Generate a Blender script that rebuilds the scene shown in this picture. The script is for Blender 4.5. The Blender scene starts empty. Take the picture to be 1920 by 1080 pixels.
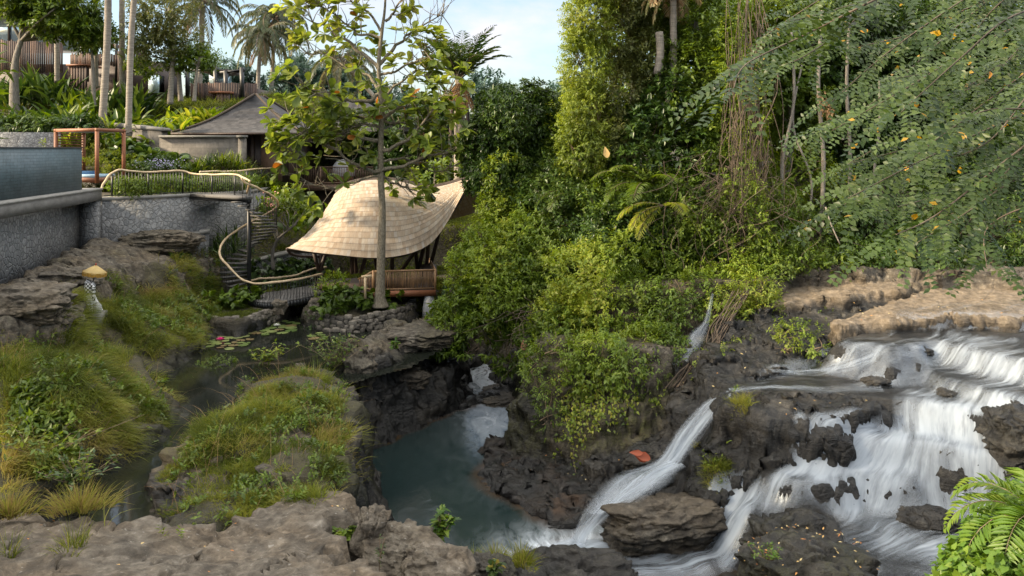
import bpy, math, random
import numpy as np
from mathutils import Vector, Matrix
R = math.radians
rng = np.random.default_rng(7)
random.seed(7)
sc = bpy.context.scene
COL = sc.collection
FPX, HY = 1500.0, 280.0            # focal length in photo pixels, horizon row: the camera is level at the origin

def P(px, py, Y):                   # photo pixel + distance -> world point
    return np.array([(px - 960) * Y / FPX, Y, (HY - py) * Y / FPX])
def PZ(px, py, Z):                  # photo pixel + height -> world point
    return P(px, py, Z * FPX / (HY - py))

# ------------------------------------------------------------------ noise
def _hash(ix, iy, iz, seed):
    h = (ix.astype(np.int64) * 374761393 + iy.astype(np.int64) * 668265263 + iz.astype(np.int64) * 2147483647 + seed * 1274126177) & 0xffffffff
    h = ((h ^ (h >> 13)) * 1274126177) & 0xffffffff
    h = ((h ^ (h >> 16)) * 2246822519) & 0xffffffff
    return ((h ^ (h >> 15)) & 0xffff) / 32767.5 - 1.0
def vnoise(p, seed=0):
    i = np.floor(p); f = p - i; i = i.astype(np.int64)
    u = f * f * f * (f * (f * 6 - 15) + 10)
    x, y, z = i[:, 0], i[:, 1], i[:, 2]
    def c(a, b, d): return _hash(x + a, y + b, z + d, seed)
    ux, uy, uz = u[:, 0], u[:, 1], u[:, 2]
    a = c(0,0,0) * (1-ux) + c(1,0,0) * ux
    b = c(0,1,0) * (1-ux) + c(1,1,0) * ux
    d = c(0,0,1) * (1-ux) + c(1,0,1) * ux
    e = c(0,1,1) * (1-ux) + c(1,1,1) * ux
    return (a * (1-uy) + b * uy) * (1-uz) + (d * (1-uy) + e * uy) * uz
def fbm(p, octv=4, seed=0, gain=.5):
    s = 0; a = 1; t = 0
    for o in range(octv):
        s = s + a * vnoise(p * (2.03 ** o) + 17.3 * o, seed + o); t += a; a *= gain
    return s / t
def facets(p, seed=0):
    """angular blocks: a random tilted plane per jittered cell"""
    i = np.floor(p).astype(np.int64); best = np.full(len(p), 1e9); val = np.zeros(len(p))
    for dx in (-1,0,1):
        for dy in (-1,0,1):
            for dz in (-1,0,1):
                a, b, c = i[:,0]+dx, i[:,1]+dy, i[:,2]+dz
                q = np.stack([a+.5+.45*_hash(a,b,c,seed), b+.5+.45*_hash(a,b,c,seed+1), c+.5+.45*_hash(a,b,c,seed+2)],1); e = p-q; d = (e*e).sum(1)
                v = e[:,0]*_hash(a,b,c,seed+3)+e[:,1]*_hash(a,b,c,seed+4)+e[:,2]*_hash(a,b,c,seed+5)+.35*_hash(a,b,c,seed+6)
                k = d < best; best[k] = d[k]; val[k] = v[k]
    return val
def ss(a, b, x):
    t = np.clip((x - a) / (b - a), 0, 1); return t * t * (3 - 2 * t)

# ------------------------------------------------------------------ mesh helpers
BASE = {}
def np_mesh(name, V, F, mat=None, smooth=False, attrs=None):
    """V (n,3); F list of (m,k) index arrays"""
    me = bpy.data.meshes.new(name)
    V = np.asarray(V, dtype=np.float32)
    F = [np.asarray(f, dtype=np.int32) for f in (F if isinstance(F, list) else [F]) if len(f)]
    me.vertices.add(len(V)); me.vertices.foreach_set('co', V.ravel())
    loops = np.concatenate([f.ravel() for f in F])
    tot = np.concatenate([np.full(len(f), f.shape[1], dtype=np.int32) for f in F])
    st = np.concatenate([[0], np.cumsum(tot)[:-1]]).astype(np.int32)
    me.loops.add(len(loops)); me.loops.foreach_set('vertex_index', loops)
    me.polygons.add(len(tot)); me.polygons.foreach_set('loop_start', st); me.polygons.foreach_set('loop_total', tot)
    if smooth: me.polygons.foreach_set('use_smooth', np.ones(len(tot), dtype=bool))
    for k, v in (attrs or {}).items():
        v = np.asarray(v, dtype=np.float32)
        if v.ndim == 1:
            at = me.attributes.new(k, 'FLOAT', 'POINT'); at.data.foreach_set('value', v)
        else:
            at = me.attributes.new(k, 'FLOAT_VECTOR', 'POINT'); at.data.foreach_set('vector', v.ravel())
    me.update(calc_edges=True)
    if mat: me.materials.append(mat)
    return me
def tag(o, label=None, cat=None, group=None, kind=None):
    if label: o['label'] = label
    if cat: o['category'] = cat
    if group: o['group'] = group
    if kind: o['kind'] = kind
    return o
def empty(name, loc, label, cat, group=None):
    o = bpy.data.objects.new(name, None); COL.objects.link(o)
    o.location = [float(v) for v in loc]; o.empty_display_size = .2
    BASE[o.name] = np.array(loc, dtype=float)
    return tag(o, label, cat, group)
def obj(name, V, F, mat, parent=None, smooth=False, attrs=None, label=None):
    V = np.asarray(V, dtype=float)
    if parent is not None:
        b = BASE[parent.name]
    else:
        b = np.array([(V[:,0].min() + V[:,0].max()) / 2, (V[:,1].min() + V[:,1].max()) / 2, V[:,2].min()])
    o = bpy.data.objects.new(name, np_mesh(name, V - b, F, mat, smooth, attrs)); COL.objects.link(o)
    if parent is not None:
        o.parent = parent; BASE[o.name] = b * 0 + b
    else:
        o.location = b; BASE[o.name] = b
    if label: o['label'] = label
    return o
def structure(name, V, F, mat, smooth=False, attrs=None):
    o = obj(name, V, F, mat, None, smooth, attrs); o['kind'] = 'structure'; return o

class MB:
    def __init__(s): s.v = []; s.f = []; s.n = 0; s.a = []
    def add(s, V, F, a=None):
        V = np.asarray(V, dtype=float)
        for f in (F if isinstance(F, list) and len(F) and hasattr(F[0], 'ndim') else [np.asarray(F)]):
            s.f.append(np.asarray(f) + s.n)
        s.v.append(V); s.n += len(V)
        s.a.append(np.full(len(V), random.random() if a is None else a))
    def box(s, c, size, rz=0, M=None, a=None):
        x, y, z = [d / 2 for d in size]
        V = np.array([[-x,-y,-z],[x,-y,-z],[x,y,-z],[-x,y,-z],[-x,-y,z],[x,-y,z],[x,y,z],[-x,y,z]])
        if M is not None: V = V @ np.asarray(M).T
        if rz:
            ca, sa = math.cos(rz), math.sin(rz)
            V = V @ np.array([[ca, sa, 0], [-sa, ca, 0], [0, 0, 1]])
        s.add(V + np.asarray(c), np.array([[0,3,2,1],[4,5,6,7],[0,1,5,4],[1,2,6,5],[2,3,7,6],[3,0,4,7]]), a)
    def beam(s, p0, p1, w, h, a=None, up=(0,0,1)):
        p0 = np.asarray(p0, float); p1 = np.asarray(p1, float); d = p1 - p0; L = np.linalg.norm(d); d /= L
        u = np.asarray(up, float)
        if abs(d @ u) > .98: u = np.array([1., 0, 0])
        sx = np.cross(d, u); sx /= np.linalg.norm(sx); uz = np.cross(sx, d)
        V = []
        for q in (p0, p1):
            for i, j in ((-1,-1),(1,-1),(1,1),(-1,1)): V.append(q + sx * i * w / 2 + uz * j * h / 2)
        s.add(np.array(V), np.array([[0,1,2,3],[7,6,5,4],[0,4,5,1],[1,5,6,2],[2,6,7,3],[3,7,4,0]]), a)
    def tube(s, pts, rad, n=8, a=None, cap=True):
        V, F = tube_arr(pts, rad, n, cap); s.add(V, F, a)
    def prism(s, poly, z0, z1, a=None):
        poly = np.asarray(poly, float); n = len(poly)
        z0 = np.broadcast_to(z0, n); z1 = np.broadcast_to(z1, n)
        V = np.concatenate([np.c_[poly, z0], np.c_[poly, z1]])
        i = np.arange(n); j = (i + 1) % n
        s.add(V, [np.stack([i, j, j + n, i + n], 1), np.array([list(range(n, 2 * n))]), np.array([list(range(n))[::-1]])], a)
    def build(s, name, mat, parent=None, smooth=False, label=None):
        return obj(name, np.concatenate(s.v), s.f, mat, parent, smooth, {'rnd': np.concatenate(s.a)}, label)
def tube_arr(pts, rad, n=8, cap=True):
    pts = np.asarray(pts, float); m = len(pts)
    rad = np.broadcast_to(np.asarray(rad, float), (m,))
    T = np.gradient(pts, axis=0); T /= np.linalg.norm(T, axis=1)[:, None] + 1e-9
    u = np.array([0, 0, 1.]) if abs(T[0, 2]) < .9 else np.array([1., 0, 0])
    V = np.zeros((m, n, 3)); th = np.arange(n) * 2 * np.pi / n
    for i in range(m):
        x = np.cross(T[i], u); x /= np.linalg.norm(x) + 1e-9; u = np.cross(x, T[i])
        V[i] = pts[i] + rad[i] * (np.cos(th)[:, None] * x + np.sin(th)[:, None] * u)
    V = V.reshape(-1, 3)
    i = np.arange(m - 1)[:, None]; j = np.arange(n)[None]
    F = [np.stack([i * n + j, i * n + (j + 1) % n, (i + 1) * n + (j + 1) % n, (i + 1) * n + j], -1).reshape(-1, 4)]
    if cap: F += [np.arange(n)[::-1][None], (np.arange(n) + (m - 1) * n)[None]]
    return V, F
def spline(pts, n):
    pts = np.asarray(pts, float); m = len(pts)
    t = np.linspace(0, m - 1, n); i = np.clip(t.astype(int), 0, m - 2); f = (t - i)[:, None]
    g = lambda k: pts[np.clip(k, 0, m - 1)]
    p0, p1, p2, p3 = g(i - 1), g(i), g(i + 1), g(i + 2)
    return .5 * (2 * p1 + (p2 - p0) * f + (2 * p0 - 5 * p1 + 4 * p2 - p3) * f**2 + (3 * p1 - p0 - 3 * p2 + p3) * f**3)
def norm(v): return v / (np.linalg.norm(v, axis=-1, keepdims=True) + 1e-9)

# ------------------------------------------------------------------ materials
def new_mat(name):
    m = bpy.data.materials.new(name); m.use_nodes = True
    nt = m.node_tree; nt.nodes.clear()
    out = nt.nodes.new('ShaderNodeOutputMaterial')
    return m, nt, out
class NT:
    def __init__(s, name): s.m, s.t, s.out = new_mat(name)
    def n(s, typ, **kw):
        nd = s.t.nodes.new('ShaderNode' + typ)
        for k, v in kw.items():
            if k.startswith('i_'): 
                key = k[2:]; key = int(key) if key.isdigit() else key.replace('_', ' ')
                s.set(nd.inputs[key], v)
            else: setattr(nd, k, v)
        return nd
    def set(s, inp, v):
        if hasattr(v, 'is_output') or isinstance(v, bpy.types.NodeSocket): s.t.links.new(v, inp)
        elif isinstance(v, (tuple, list)) and inp.type == 'RGBA': inp.default_value = (*v, 1) if len(v) == 3 else v
        else: inp.default_value = v
    def coord(s): return s.n('TexCoord').outputs['Object']
    def pos(s): return s.n('NewGeometry').outputs['Position']
    def attr(s, name, o='Fac'): return s.n('Attribute', attribute_name=name).outputs[o]
    def scale(s, vec, sc3): return s.n('Mapping', i_Vector=vec, i_Scale=sc3).outputs[0]
    def noise(s, vec, scale, detail=5, rough=.55, dist=0): 
        return s.n('TexNoise', i_Vector=vec, i_Scale=scale, i_Detail=detail, i_Roughness=rough, i_Distortion=dist).outputs['Fac']
    def vor(s, vec, scale, feature='F1', out='Distance', rand=1):
        return s.n('TexVoronoi', feature=feature, i_Vector=vec, i_Scale=scale, i_Randomness=rand).outputs[out]
    def ramp(s, fac, stops, interp='LINEAR'):
        r = s.n('ValToRGB', i_Fac=fac); e = r.color_ramp; e.interpolation = interp
        while len(e.elements) < len(stops): e.elements.new(.5)
        for el, (p, c) in zip(e.elements, stops):
            el.position = p; el.color = (*c, 1) if isinstance(c, (tuple, list)) else (c, c, c, 1)
        return r.outputs[0]
    def mix(s, f, a, b, mode='MIX'):
        m = s.n('MixRGB', blend_type=mode); s.set(m.inputs[0], f); s.set(m.inputs[1], a); s.set(m.inputs[2], b); return m.outputs[0]
    def math(s, op, a, b=0., clamp=False):
        m = s.n('Math', operation=op, use_clamp=clamp); s.set(m.inputs[0], a); s.set(m.inputs[1], b); return m.outputs[0]
    def mrange(s, v, a, b, c=0., d=1.):
        m = s.n('MapRange', clamp=True); 
        for k, x in enumerate((v, a, b, c, d)): s.set(m.inputs[k], x)
        return m.outputs[0]
    def bump(s, h, st=.5, dist=.05, nrm=None):
        b = s.n('Bump', i_Height=h, i_Strength=st, i_Distance=dist)
        if nrm is not None: s.set(b.inputs['Normal'], nrm)
        return b.outputs[0]
    def bsdf(s, col, rough=.8, nrm=None, **kw):
        b = s.n('BsdfPrincipled'); s.set(b.inputs['Base Color'], col); s.set(b.inputs['Roughness'], rough)
        if nrm is not None: s.set(b.inputs['Normal'], nrm)
        for k, v in kw.items(): s.set(b.inputs[k.replace('_', ' ')], v)
        return b.outputs[0]
    def done(s, sh): s.t.links.new(sh, s.out.inputs['Surface']); return s.m

def simple_mat(name, c1, c2, scale=3, rough=.7, bump=.3, stretch=(1,1,1), bd=.02, rnd=.25, spec=.5):
    g = NT(name); v = g.scale(g.coord(), stretch)
    n = g.noise(v, scale, 6, .6); n2 = g.noise(v, scale * 7, 4, .6)
    col = g.mix(g.mrange(n, .3, .7), c1, c2)
    k = g.math('ADD', g.math('MULTIPLY', n2, .5), .72)
    col = g.mix(1., col, k, 'MULTIPLY')
    if rnd:
        k = g.math('ADD', g.math('MULTIPLY', g.attr('rnd'), 2 * rnd), 1 - rnd); col = g.mix(1., col, k, 'MULTIPLY')
    return g.done(g.bsdf(col, rough, g.bump(g.math('ADD', n, n2), bump, bd), Specular_IOR_Level=spec))

def leaf_mat(name, cols, trans=.35, rough=.45, vein=0, spec=.4):
    """cols: ramp of leaf colours picked by the per-leaf attribute"""
    g = NT(name)
    k = len(cols)
    col = g.ramp(g.attr('rnd'), [(i / max(k - 1, 1), c) for i, c in enumerate(cols)])
    n = g.noise(g.pos(), .9, 3)
    col = g.mix(1., col, g.mrange(n, .3, .7, .75, 1.3), 'MULTIPLY')
    p = g.bsdf(col, rough, Specular_IOR_Level=spec)
    hs = g.n('HueSaturation', i_Hue=.488, i_Saturation=1.1, i_Value=1.5, i_Color=col).outputs[0]
    tr = g.n('BsdfTranslucent', i_Color=hs).outputs[0]
    mx = g.n('MixShader', i_Fac=trans); g.set(mx.inputs[1], p); g.set(mx.inputs[2], tr)
    return g.done(mx.outputs[0])
# ------------------------------------------------------------------ terrain
def poly_sdf(x, y, poly):
    d = np.full(x.shape, 1e9); inside = np.zeros(x.shape, bool); n = len(poly)
    for i in range(n):
        ax, ay = poly[i]; bx, by = poly[(i + 1) % n]
        ex, ey = bx - ax, by - ay
        wx, wy = x - ax, y - ay
        t = np.clip((wx * ex + wy * ey) / (ex * ex + ey * ey + 1e-12), 0, 1)
        d = np.minimum(d, (wx - ex * t) ** 2 + (wy - ey * t) ** 2)
        if ay != by:
            c = (ay > y) != (by > y); inside ^= c & (x < ex * (y - ay) / (by - ay) + ax)
    d = np.sqrt(d); return np.where(inside, -d, d)

FEATS = []   # (polygon, plane, slope, tag)
def feat(pts, k=3., tg='rock', z=None, bulge=0., world=False):
    if world: Q = np.array(pts, float)
    else: Q = np.array([PZ(p[0], p[1], p[2] if len(p) > 2 else z) for p in pts])
    A = np.c_[Q[:, :2], np.ones(len(Q))]
    c, *_ = np.linalg.lstsq(A, Q[:, 2], rcond=None) if np.ptp(Q[:, 2]) > 1e-6 else (np.array([0, 0, Q[0, 2]]),)
    FEATS.append((Q[:, :2], c, k, tg, bulge))
LUMPS = []
def lump(px, py, Z, r, h, tg='grass', ry=None):
    q = PZ(px, py, Z); LUMPS.append((q[0], q[1], r, ry or r, h, tg))

# garden beyond the pond, ramp terrace, upper terrace and hillside (world coordinates)
feat([(370,592),(450,597),(515,572),(545,560),(480,540),(440,535),(370,545)], 3, 'soil', -6.3)
feat([(400,548),(600,536),(650,548),(770,538),(830,545),(850,470),(400,470)], 1.6, 'soil', -6.05)
feat([(-18,37.4,-5.0),(-12,37.4,-5.4),(-8.2,38.9,-4.8),(-3,43,-3.8),(4,45,-3.2),(4,80,-3),(-18,80,-4)], 3.5, 'soil', world=True)
feat([(-40,19.2,-2.0),(-16.9,19.2,-2.0),(-18.6,32.4,-2.0),(-13.9,38.2,-2.0),(-13.5,45.5,-2),(-8,47,-2),(-8,140,-2),(-120,140,-2),(-120,19.2,-2)], 8, 'soil', world=True)
feat([(-100,39,-1.3),(-14,39,-1.3),(-13.5,47,1.6),(-12,60,3.5),(-60,60,4.2)], 1.2, 'soil', world=True)
feat([(-100,52,3.4),(-12,52,3.0),(-6,75,3.4),(-100,75,5)], .8, 'soil', world=True)
feat([(-200,70,2.5),(60,70,2.5),(120,140,3),(-200,140,3)], .7, 'soil', world=True)
# island round the tree, pond floor
feat([(578,588),(620,592),(690,590),(762,574),(775,560),(745,545),(650,545),(590,558)], 5, 'soil', -6.36, .45)
feat([(330,645,-7.4),(365,600,-7.4),(600,575,-7.4),(800,570,-7.4),(820,590,-7.4),(825,640,-7.4),(800,664,-7.4),(640,712,-7.4),(480,740,-7.4),(460,800,-7.4),(380,830,-7.4),(300,930,-7.4),(250,1000,-7.4),(180,960,-7.4),(230,870,-7.4),(300,800,-7.4),(330,720,-7.4)], 3.5, 'bed')
# rock point between pond and pool
feat([(640,655,-6.25),(690,655,-6.25),(745,655,-6.6),(800,642,-6.95),(850,618,-6.95),(838,596,-6.5),(800,588,-6.2),(725,612,-6.2),(690,635,-6.2)], 5, 'rock')
feat([(672,742),(700,742),(760,720),(830,690),(840,676),(700,690)], 4, 'wet', -7.6)
feat([(680,806),(700,800),(757,773),(812,738),(858,713),(855,698),(690,765)], 3, 'wet', -8.5)
# central grassy shelf
feat([(345,840),(420,800),(470,730),(560,695),(640,715),(652,760),(652,820),(645,880),(632,930),(560,960),(480,985),(350,990),(310,950),(300,880)], 6, 'rock', -6.6, .25)
lump(430,840,-6.6, 1.5,.35); lump(620,780,-6.5,.9,.35); lump(520,740,-6.5,1.3,.25); lump(400,960,-6.4,.8,.2); lump(590,880,-6.5,1.,.25)
# left: rock below the stone wall, grassy shoulders
feat([(-250,470,-2.8),(0,472,-2.95),(190,447,-3.5),(385,455,-4.2),(395,480,-4.55),(330,505,-4.7),(230,515,-4.6),(160,535,-4.45),(115,590,-4.6),(0,600,-4.5),(-250,610,-4.3)], 2.4, 'rock')
feat([(200,530,-4.9),(310,495,-4.9),(395,500,-5.4),(400,560,-6.1),(372,635,-6.75),(300,672,-6.5),(230,650,-6.0),(190,590,-5.3)], 1.6, 'grass')
feat([(-250,640,-4.8),(0,640,-5.0),(60,640,-5.1),(170,650,-5.6),(240,700,-6.2),(300,765,-6.7),(290,810,-6.8),(215,850,-6.8),(130,880,-6.7),(0,905,-6.3),(-250,900,-6)], 1.4, 'grass')
lump(60,690,-5.2,1.6,.5); lump(190,740,-5.9,1.3,.45); lump(120,800,-6.2,1.2,.5); lump(280,700,-6.2,1.,.3); lump(330,760,-6.7,.7,.35)
lump(250,580,-5.2,1.4,.4); lump(330,540,-5.2,1.3,.3); lump(365,775,-6.8,.55,.4); lump(440,760,-6.9,.5,.25); lump(420,690,-7.0,.8,.25,'rock'); lump(470,660,-7.0,.5,.3,'rock')
lump(380,730,-7.3,.8,.25,'bed'); lump(250,900,-7.3,.6,.2,'bed'); lump(395,700,-7.3,1.0,.35,'bed')
# foreground ledge
feat([(-400,925,-5.2),(0,938,-5.3),(90,955,-5.35),(200,980,-5.55),(300,1005,-5.75),(380,1000,-5.85),(460,985,-5.9),(540,958,-5.95),(600,930,-5.95),(648,925,-5.95),(640,970,-5.9),(580,985,-5.9),(575,1005,-5.8),(660,1030,-5.6),(672,1085,-5.5),(700,1300,-5.3),(-400,1300,-4.9)], 2.6, 'ledge')
feat([(0,3,-5.6),(-1.75,9,-5.6),(-1.5,11.0,-6.2),(-.75,11.4,-6.4),(-.6,3,-6.2)], 2.2, 'ledge', world=True)
# right bank of the pool, mossy cliff, jungle hill
feat([(865,752),(940,728),(1000,735),(1040,790),(1000,806),(945,822),(918,885),(1000,940),(1055,970),(1100,955),(1190,860),(1100,790),(1000,700)], 1.6, 'brown', -8.82)
feat([(1030,640),(1050,645),(1150,652),(1240,655),(1300,640),(1345,615),(1400,570),(1400,510),(1030,510)], 3.0, 'moss', -5.8)
feat([(1010,720),(1060,740),(1130,760),(1230,760),(1290,745),(1340,700),(1340,660),(1010,660)], 2.6, 'moss', -7.2)
feat([(1130,870),(1180,862),(1290,860),(1280,800),(1200,790),(1120,830)], 1.8, 'wet', -8.3)
feat([(3.2,26,-4.6),(8,26,-4.2),(10,28,-3.4),(24,29,-3.2),(30,60,-3),(5,60,-3),(3,44,-4.6),(3,38,-4.8)], 2.2, 'soil', world=True)
feat([(5.5,32,-1.5),(30,32,-1.0),(60,60,2),(5.5,60,1)], 1.2, 'soil', world=True)
# upper right rock platform
feat([(1380,560,-5.05),(1440,535,-4.75),(1600,520,-4.5),(1920,525,-4.4),(2400,530,-4.4),(2400,610,-5.05),(1920,600,-5.05),(1700,592,-5.0),(1565,612,-5.2),(1545,640,-5.4),(1450,640,-5.45),(1380,615,-5.4)], 1.8, 'wet')
feat([(1745,537,-4.5),(1920,535,-4.4),(2400,540,-4.4),(2400,608,-4.85),(1920,598,-4.85),(1790,588,-4.8),(1680,594,-4.8),(1572,610,-4.98),(1575,598,-4.9),(1680,566,-4.65)], 4.5, 'tan')
feat([(1345,562,-4.95),(1440,538,-4.65),(1560,521,-4.4),(1690,528,-4.4),(1700,540,-4.5),(1590,552,-4.6),(1540,548,-4.6),(1490,562,-4.8),(1400,570,-4.95)], 4.5, 'tan')
feat([(1300,520,-4.5),(1500,505,-4.1),(1700,505,-4.0),(2000,508,-3.9),(2400,508,-3.9),(2400,490,-3.6),(1300,490,-3.9)], 2.2, 'rock')
feat([(1330,640,-5.5),(1450,625,-5.4),(1545,640,-5.5),(1560,672,-5.8),(1450,692,-5.95),(1370,715,-6.0),(1330,700,-6.0)], 1.8, 'wet')
# cascade shelves
feat([(1570,640),(1700,606),(1920,600),(2400,600),(2400,690),(1920,680),(1850,662),(1760,642),(1660,652)], 2.0, 'flow', -5.2)
feat([(1560,682),(1640,658),(1760,655),(1860,690),(1950,715),(2400,715),(2400,770),(1900,748),(1800,718),(1740,695)], 2.1, 'flow', -5.75)
feat([(1350,733),(1440,692),(1560,682),(1720,694),(1800,718),(1880,742),(1960,760),(1900,785),(1760,760),(1640,745),(1560,737),(1450,738)], 2.2, 'flow', -6.08)
feat([(1366,740),(1450,736),(1560,737),(1640,748),(1632,760),(1540,772),(1440,768),(1372,752)], 2.4, 'wet', -6.12)
feat([(1285,850),(1330,815),(1440,805),(1500,830),(1490,868),(1430,878),(1340,872)], 2.6, 'wet', -7.4)
feat([(1500,800),(1640,788),(1780,795),(1850,775),(1950,760),(2400,760),(2400,860),(1880,850),(1800,846),(1640,826),(1560,818)], 2.1, 'flow', -6.68)
feat([(1440,882),(1500,842),(1640,832),(1800,850),(1880,850),(2300,860),(2300,900),(1850,893),(1700,896),(1600,886),(1500,902)], 2.0, 'flow', -7.25)
feat([(1400,952),(1480,908),(1600,898),(1850,898),(2300,900),(2300,1200),(1800,1200),(1600,1200),(1540,1050),(1540,985),(1450,972)], 1.6, 'flow', -7.95)
feat([(980,1045),(1090,1015),(1200,1020),(1300,1000),(1400,955),(1440,985),(1320,1070),(1150,1100),(1000,1080)], 1.2, 'flow', -9.0)
# bank under the camera's right side
feat([(2.95,3,-3.0),(2.95,4.9,-3.0),(3.6,5.8,-2.8),(9,7,-2.5),(9,0,-2.2),(2.8,0,-2.8)], 3.5, 'soil', world=True)
feat([(9,5,-2.3),(14,12,-3.2),(40,25,-3),(40,-5,-2),(9,-5,-2)], 1.2, 'soil', world=True)

def axis_pts(segs):
    out = [segs[0][0]]
    for a, b, st in segs:
        n = max(1, int(round((b - a) / st))); out += list(np.linspace(a, b, n + 1)[1:])
    return np.array(out)
GX = axis_pts([(-140,-40,5),(-40,-18,.5),(-18,-13,.12),(-13,15,.058),(15,20,.2),(20,60,1.5),(60,140,8)])
GY = axis_pts([(0,8.5,.25),(8.5,11,.1),(11,30,.058),(30,36,.1),(36,50,.3),(50,80,1.5),(80,140,5)])
TAGS = ['rock','soil','grass','bed','wet','ledge','brown','moss','tan','flow']
def terrain_height(x, y):
    p2 = np.c_[x, y, 0 * x]
    w1 = fbm(p2 * .55, 4, 3); w2 = fbm(p2 * .55 + 40, 4, 9)
    f1 = fbm(p2 * 2.3, 3, 5); f2 = fbm(p2 * 2.3 + 40, 3, 6)
    amp = np.where((y > 36) | (y < 6) | (x < -13.5), .15, 1.)
    xw = x + amp * (.34 * w1 + .10 * f1); yw = y + amp * (.34 * w2 + .10 * f2)
    h = np.full(x.shape, -10.3); tg = np.full(x.shape, TAGS.index('bed'))
    for poly, c, k, t, bul in FEATS:
        top = c[0] * xw + c[1] * yw + c[2]
        top = np.clip(top, -12, 6)
        lo = poly.min(0) - 9; hi = poly.max(0) + 9
        m = (xw > lo[0]) & (xw < hi[0]) & (yw > lo[1]) & (yw < hi[1])
        if not m.any(): continue
        d = poly_sdf(xw[m], yw[m], poly)
        dd = np.maximum(d, 0)
        v = top[m] - k * (np.sqrt(dd * dd + .02) - .141) + bul * ss(0, 1.2, -d)
        hm = h[m]; up = v > hm
        hm[up] = v[up]; h[m] = hm
        tm = tg[m]; tm[up] = TAGS.index(t); tg[m] = tm
    gl = np.zeros(x.shape)
    for cx, cy, rx, ry, hh, t in LUMPS:
        r2 = ((xw - cx) / rx) ** 2 + ((yw - cy) / ry) ** 2
        b = np.maximum(0, 1 - r2); h = h + hh * b ** .8 * (b > 0)
        if t != 'bed': tg = np.where(b > .25, TAGS.index(t), tg)
    # rounded relief and bedding
    rocky = np.isin(tg, [TAGS.index(t) for t in ('rock','wet','moss','brown','ledge','tan','flow','bed')]).astype(float)
    rocky *= (y < 37)*np.where(tg == TAGS.index('flow'), .16, 1)
    h = h + (.12 * fbm(p2 * .8, 3, 21) + .022 * fbm(p2 * 4, 3, 22)) * np.where(y > 37, 0, 1) * np.where(tg == TAGS.index('flow'), .28, 1)
    st = .42 + .05 * w1
    q = (h + .25 * w2 + .12 * x * .3) / st; fr = q - np.floor(q)
    h = h + rocky * np.where(tg == TAGS.index('ledge'), .35, np.where(tg == TAGS.index('tan'), .3, .75)) * st * (ss(.15, .85, fr) - fr) * .8
    rdg = 1 - np.abs(fbm(p2 * 1.7, 4, 31)); h = h + np.where(tg == TAGS.index('ledge'), 1, 0)*(.075*fbm(p2*1.5, 3, 25)+.03*fbm(p2*5, 3, 26)-.10*ss(.93,1.,1-np.abs(fbm(p2*.8,4,27)))-.35*ss(.42,.7,fbm(p2*.9+3,2,28)))
    h = h - rocky * .14 * ss(.9, 1., rdg) * np.where((tg == TAGS.index('flow')) | (tg == TAGS.index('ledge')) | (tg == TAGS.index('tan')), .25, 1)
    return h, tg
X2, Y2 = np.meshgrid(GX, GY); gx, gy = X2.ravel(), Y2.ravel()
gh, gt = terrain_height(gx, gy)
nx, ny = len(GX), len(GY)
H2 = gh.reshape(ny, nx)
def ground(x, y):
    x = np.atleast_1d(np.asarray(x, float)); y = np.atleast_1d(np.asarray(y, float))
    i = np.clip(np.searchsorted(GX, x) - 1, 0, nx - 2); j = np.clip(np.searchsorted(GY, y) - 1, 0, ny - 2)
    u = np.clip((x - GX[i]) / (GX[i+1] - GX[i]), 0, 1); v = np.clip((y - GY[j]) / (GY[j+1] - GY[j]), 0, 1)
    return (H2[j,i]*(1-u) + H2[j,i+1]*u)*(1-v) + (H2[j+1,i]*(1-u) + H2[j+1,i+1]*u)*v
gi = (np.arange(ny - 1)[:, None] * nx + np.arange(nx - 1)[None]).ravel()
GF = np.stack([gi, gi + 1, gi + nx + 1, gi + nx], 1)
sx = np.gradient(H2, GX, axis=1); sy = np.gradient(H2, GY, axis=0)
slope = np.sqrt(sx**2 + sy**2).ravel(); nrm_g = norm(np.stack([-sx.ravel(), -sy.ravel(), np.ones(nx*ny)], 1))
pg = np.c_[gx, gy, gh]
# displace cliffs sideways so that they break up and overhang
dn = fbm(pg * np.array([1.3,1.3,2.6]), 4, 51); dn2 = 1-2*np.abs(fbm(pg * np.array([2.6,2.6,4.6]), 4, 52))
rocky_all = np.isin(gt,[TAGS.index(t) for t in ('rock','wet','moss','brown','tan')])*ss(38,34,gy)*ss(8,11,gy)
near = ss(38, 34, gy) * ss(.5, 1.6, slope) * np.where(gt == TAGS.index('flow'), .25, 1)
off = (.30 * dn + .13 * dn2) * near - .03*(1-2*np.abs(fbm(pg*5.5,3,55)))*rocky_all
mk = (rocky_all > 0) & (np.abs(gx) < 20)
fc = np.zeros(len(pg)); fc[mk] = .17*facets(pg[mk]*[.95,.95,1.7]+.25*np.stack([fbm(pg[mk]*1.1,2,71),fbm(pg[mk]*1.1,2,72),fbm(pg[mk]*1.1,2,73)],1), 7) + .07*facets(pg[mk]*[2.3,2.3,4.]+.3*dn[mk][:,None], 17)
fc *= np.where(np.isin(gt, [TAGS.index('tan')]), .35, 1) * (.35 + .65*ss(.3, 1.2, slope))
VG = pg + nrm_g * (off + fc)[:, None]
HD2 = np.maximum(VG[:, 2], gh - .05).reshape(ny, nx)
def ground_top(x, y):
    global H2
    keep = H2; H2 = HD2; r = ground(x, y); H2 = keep; return r
rk = lambda *n: np.isin(gt, [TAGS.index(t) for t in n]).astype(float)
def blur(a, n=3):
    a = a.reshape(ny, nx)
    for _ in range(n):
        a = (a + np.roll(a, 1, 0) + np.roll(a, -1, 0) + np.roll(a, 1, 1) + np.roll(a, -1, 1)) / 5
    return a.ravel()
nz1 = fbm(pg * .8, 4, 61); nz2 = fbm(pg * 2.2, 4, 62)
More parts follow.
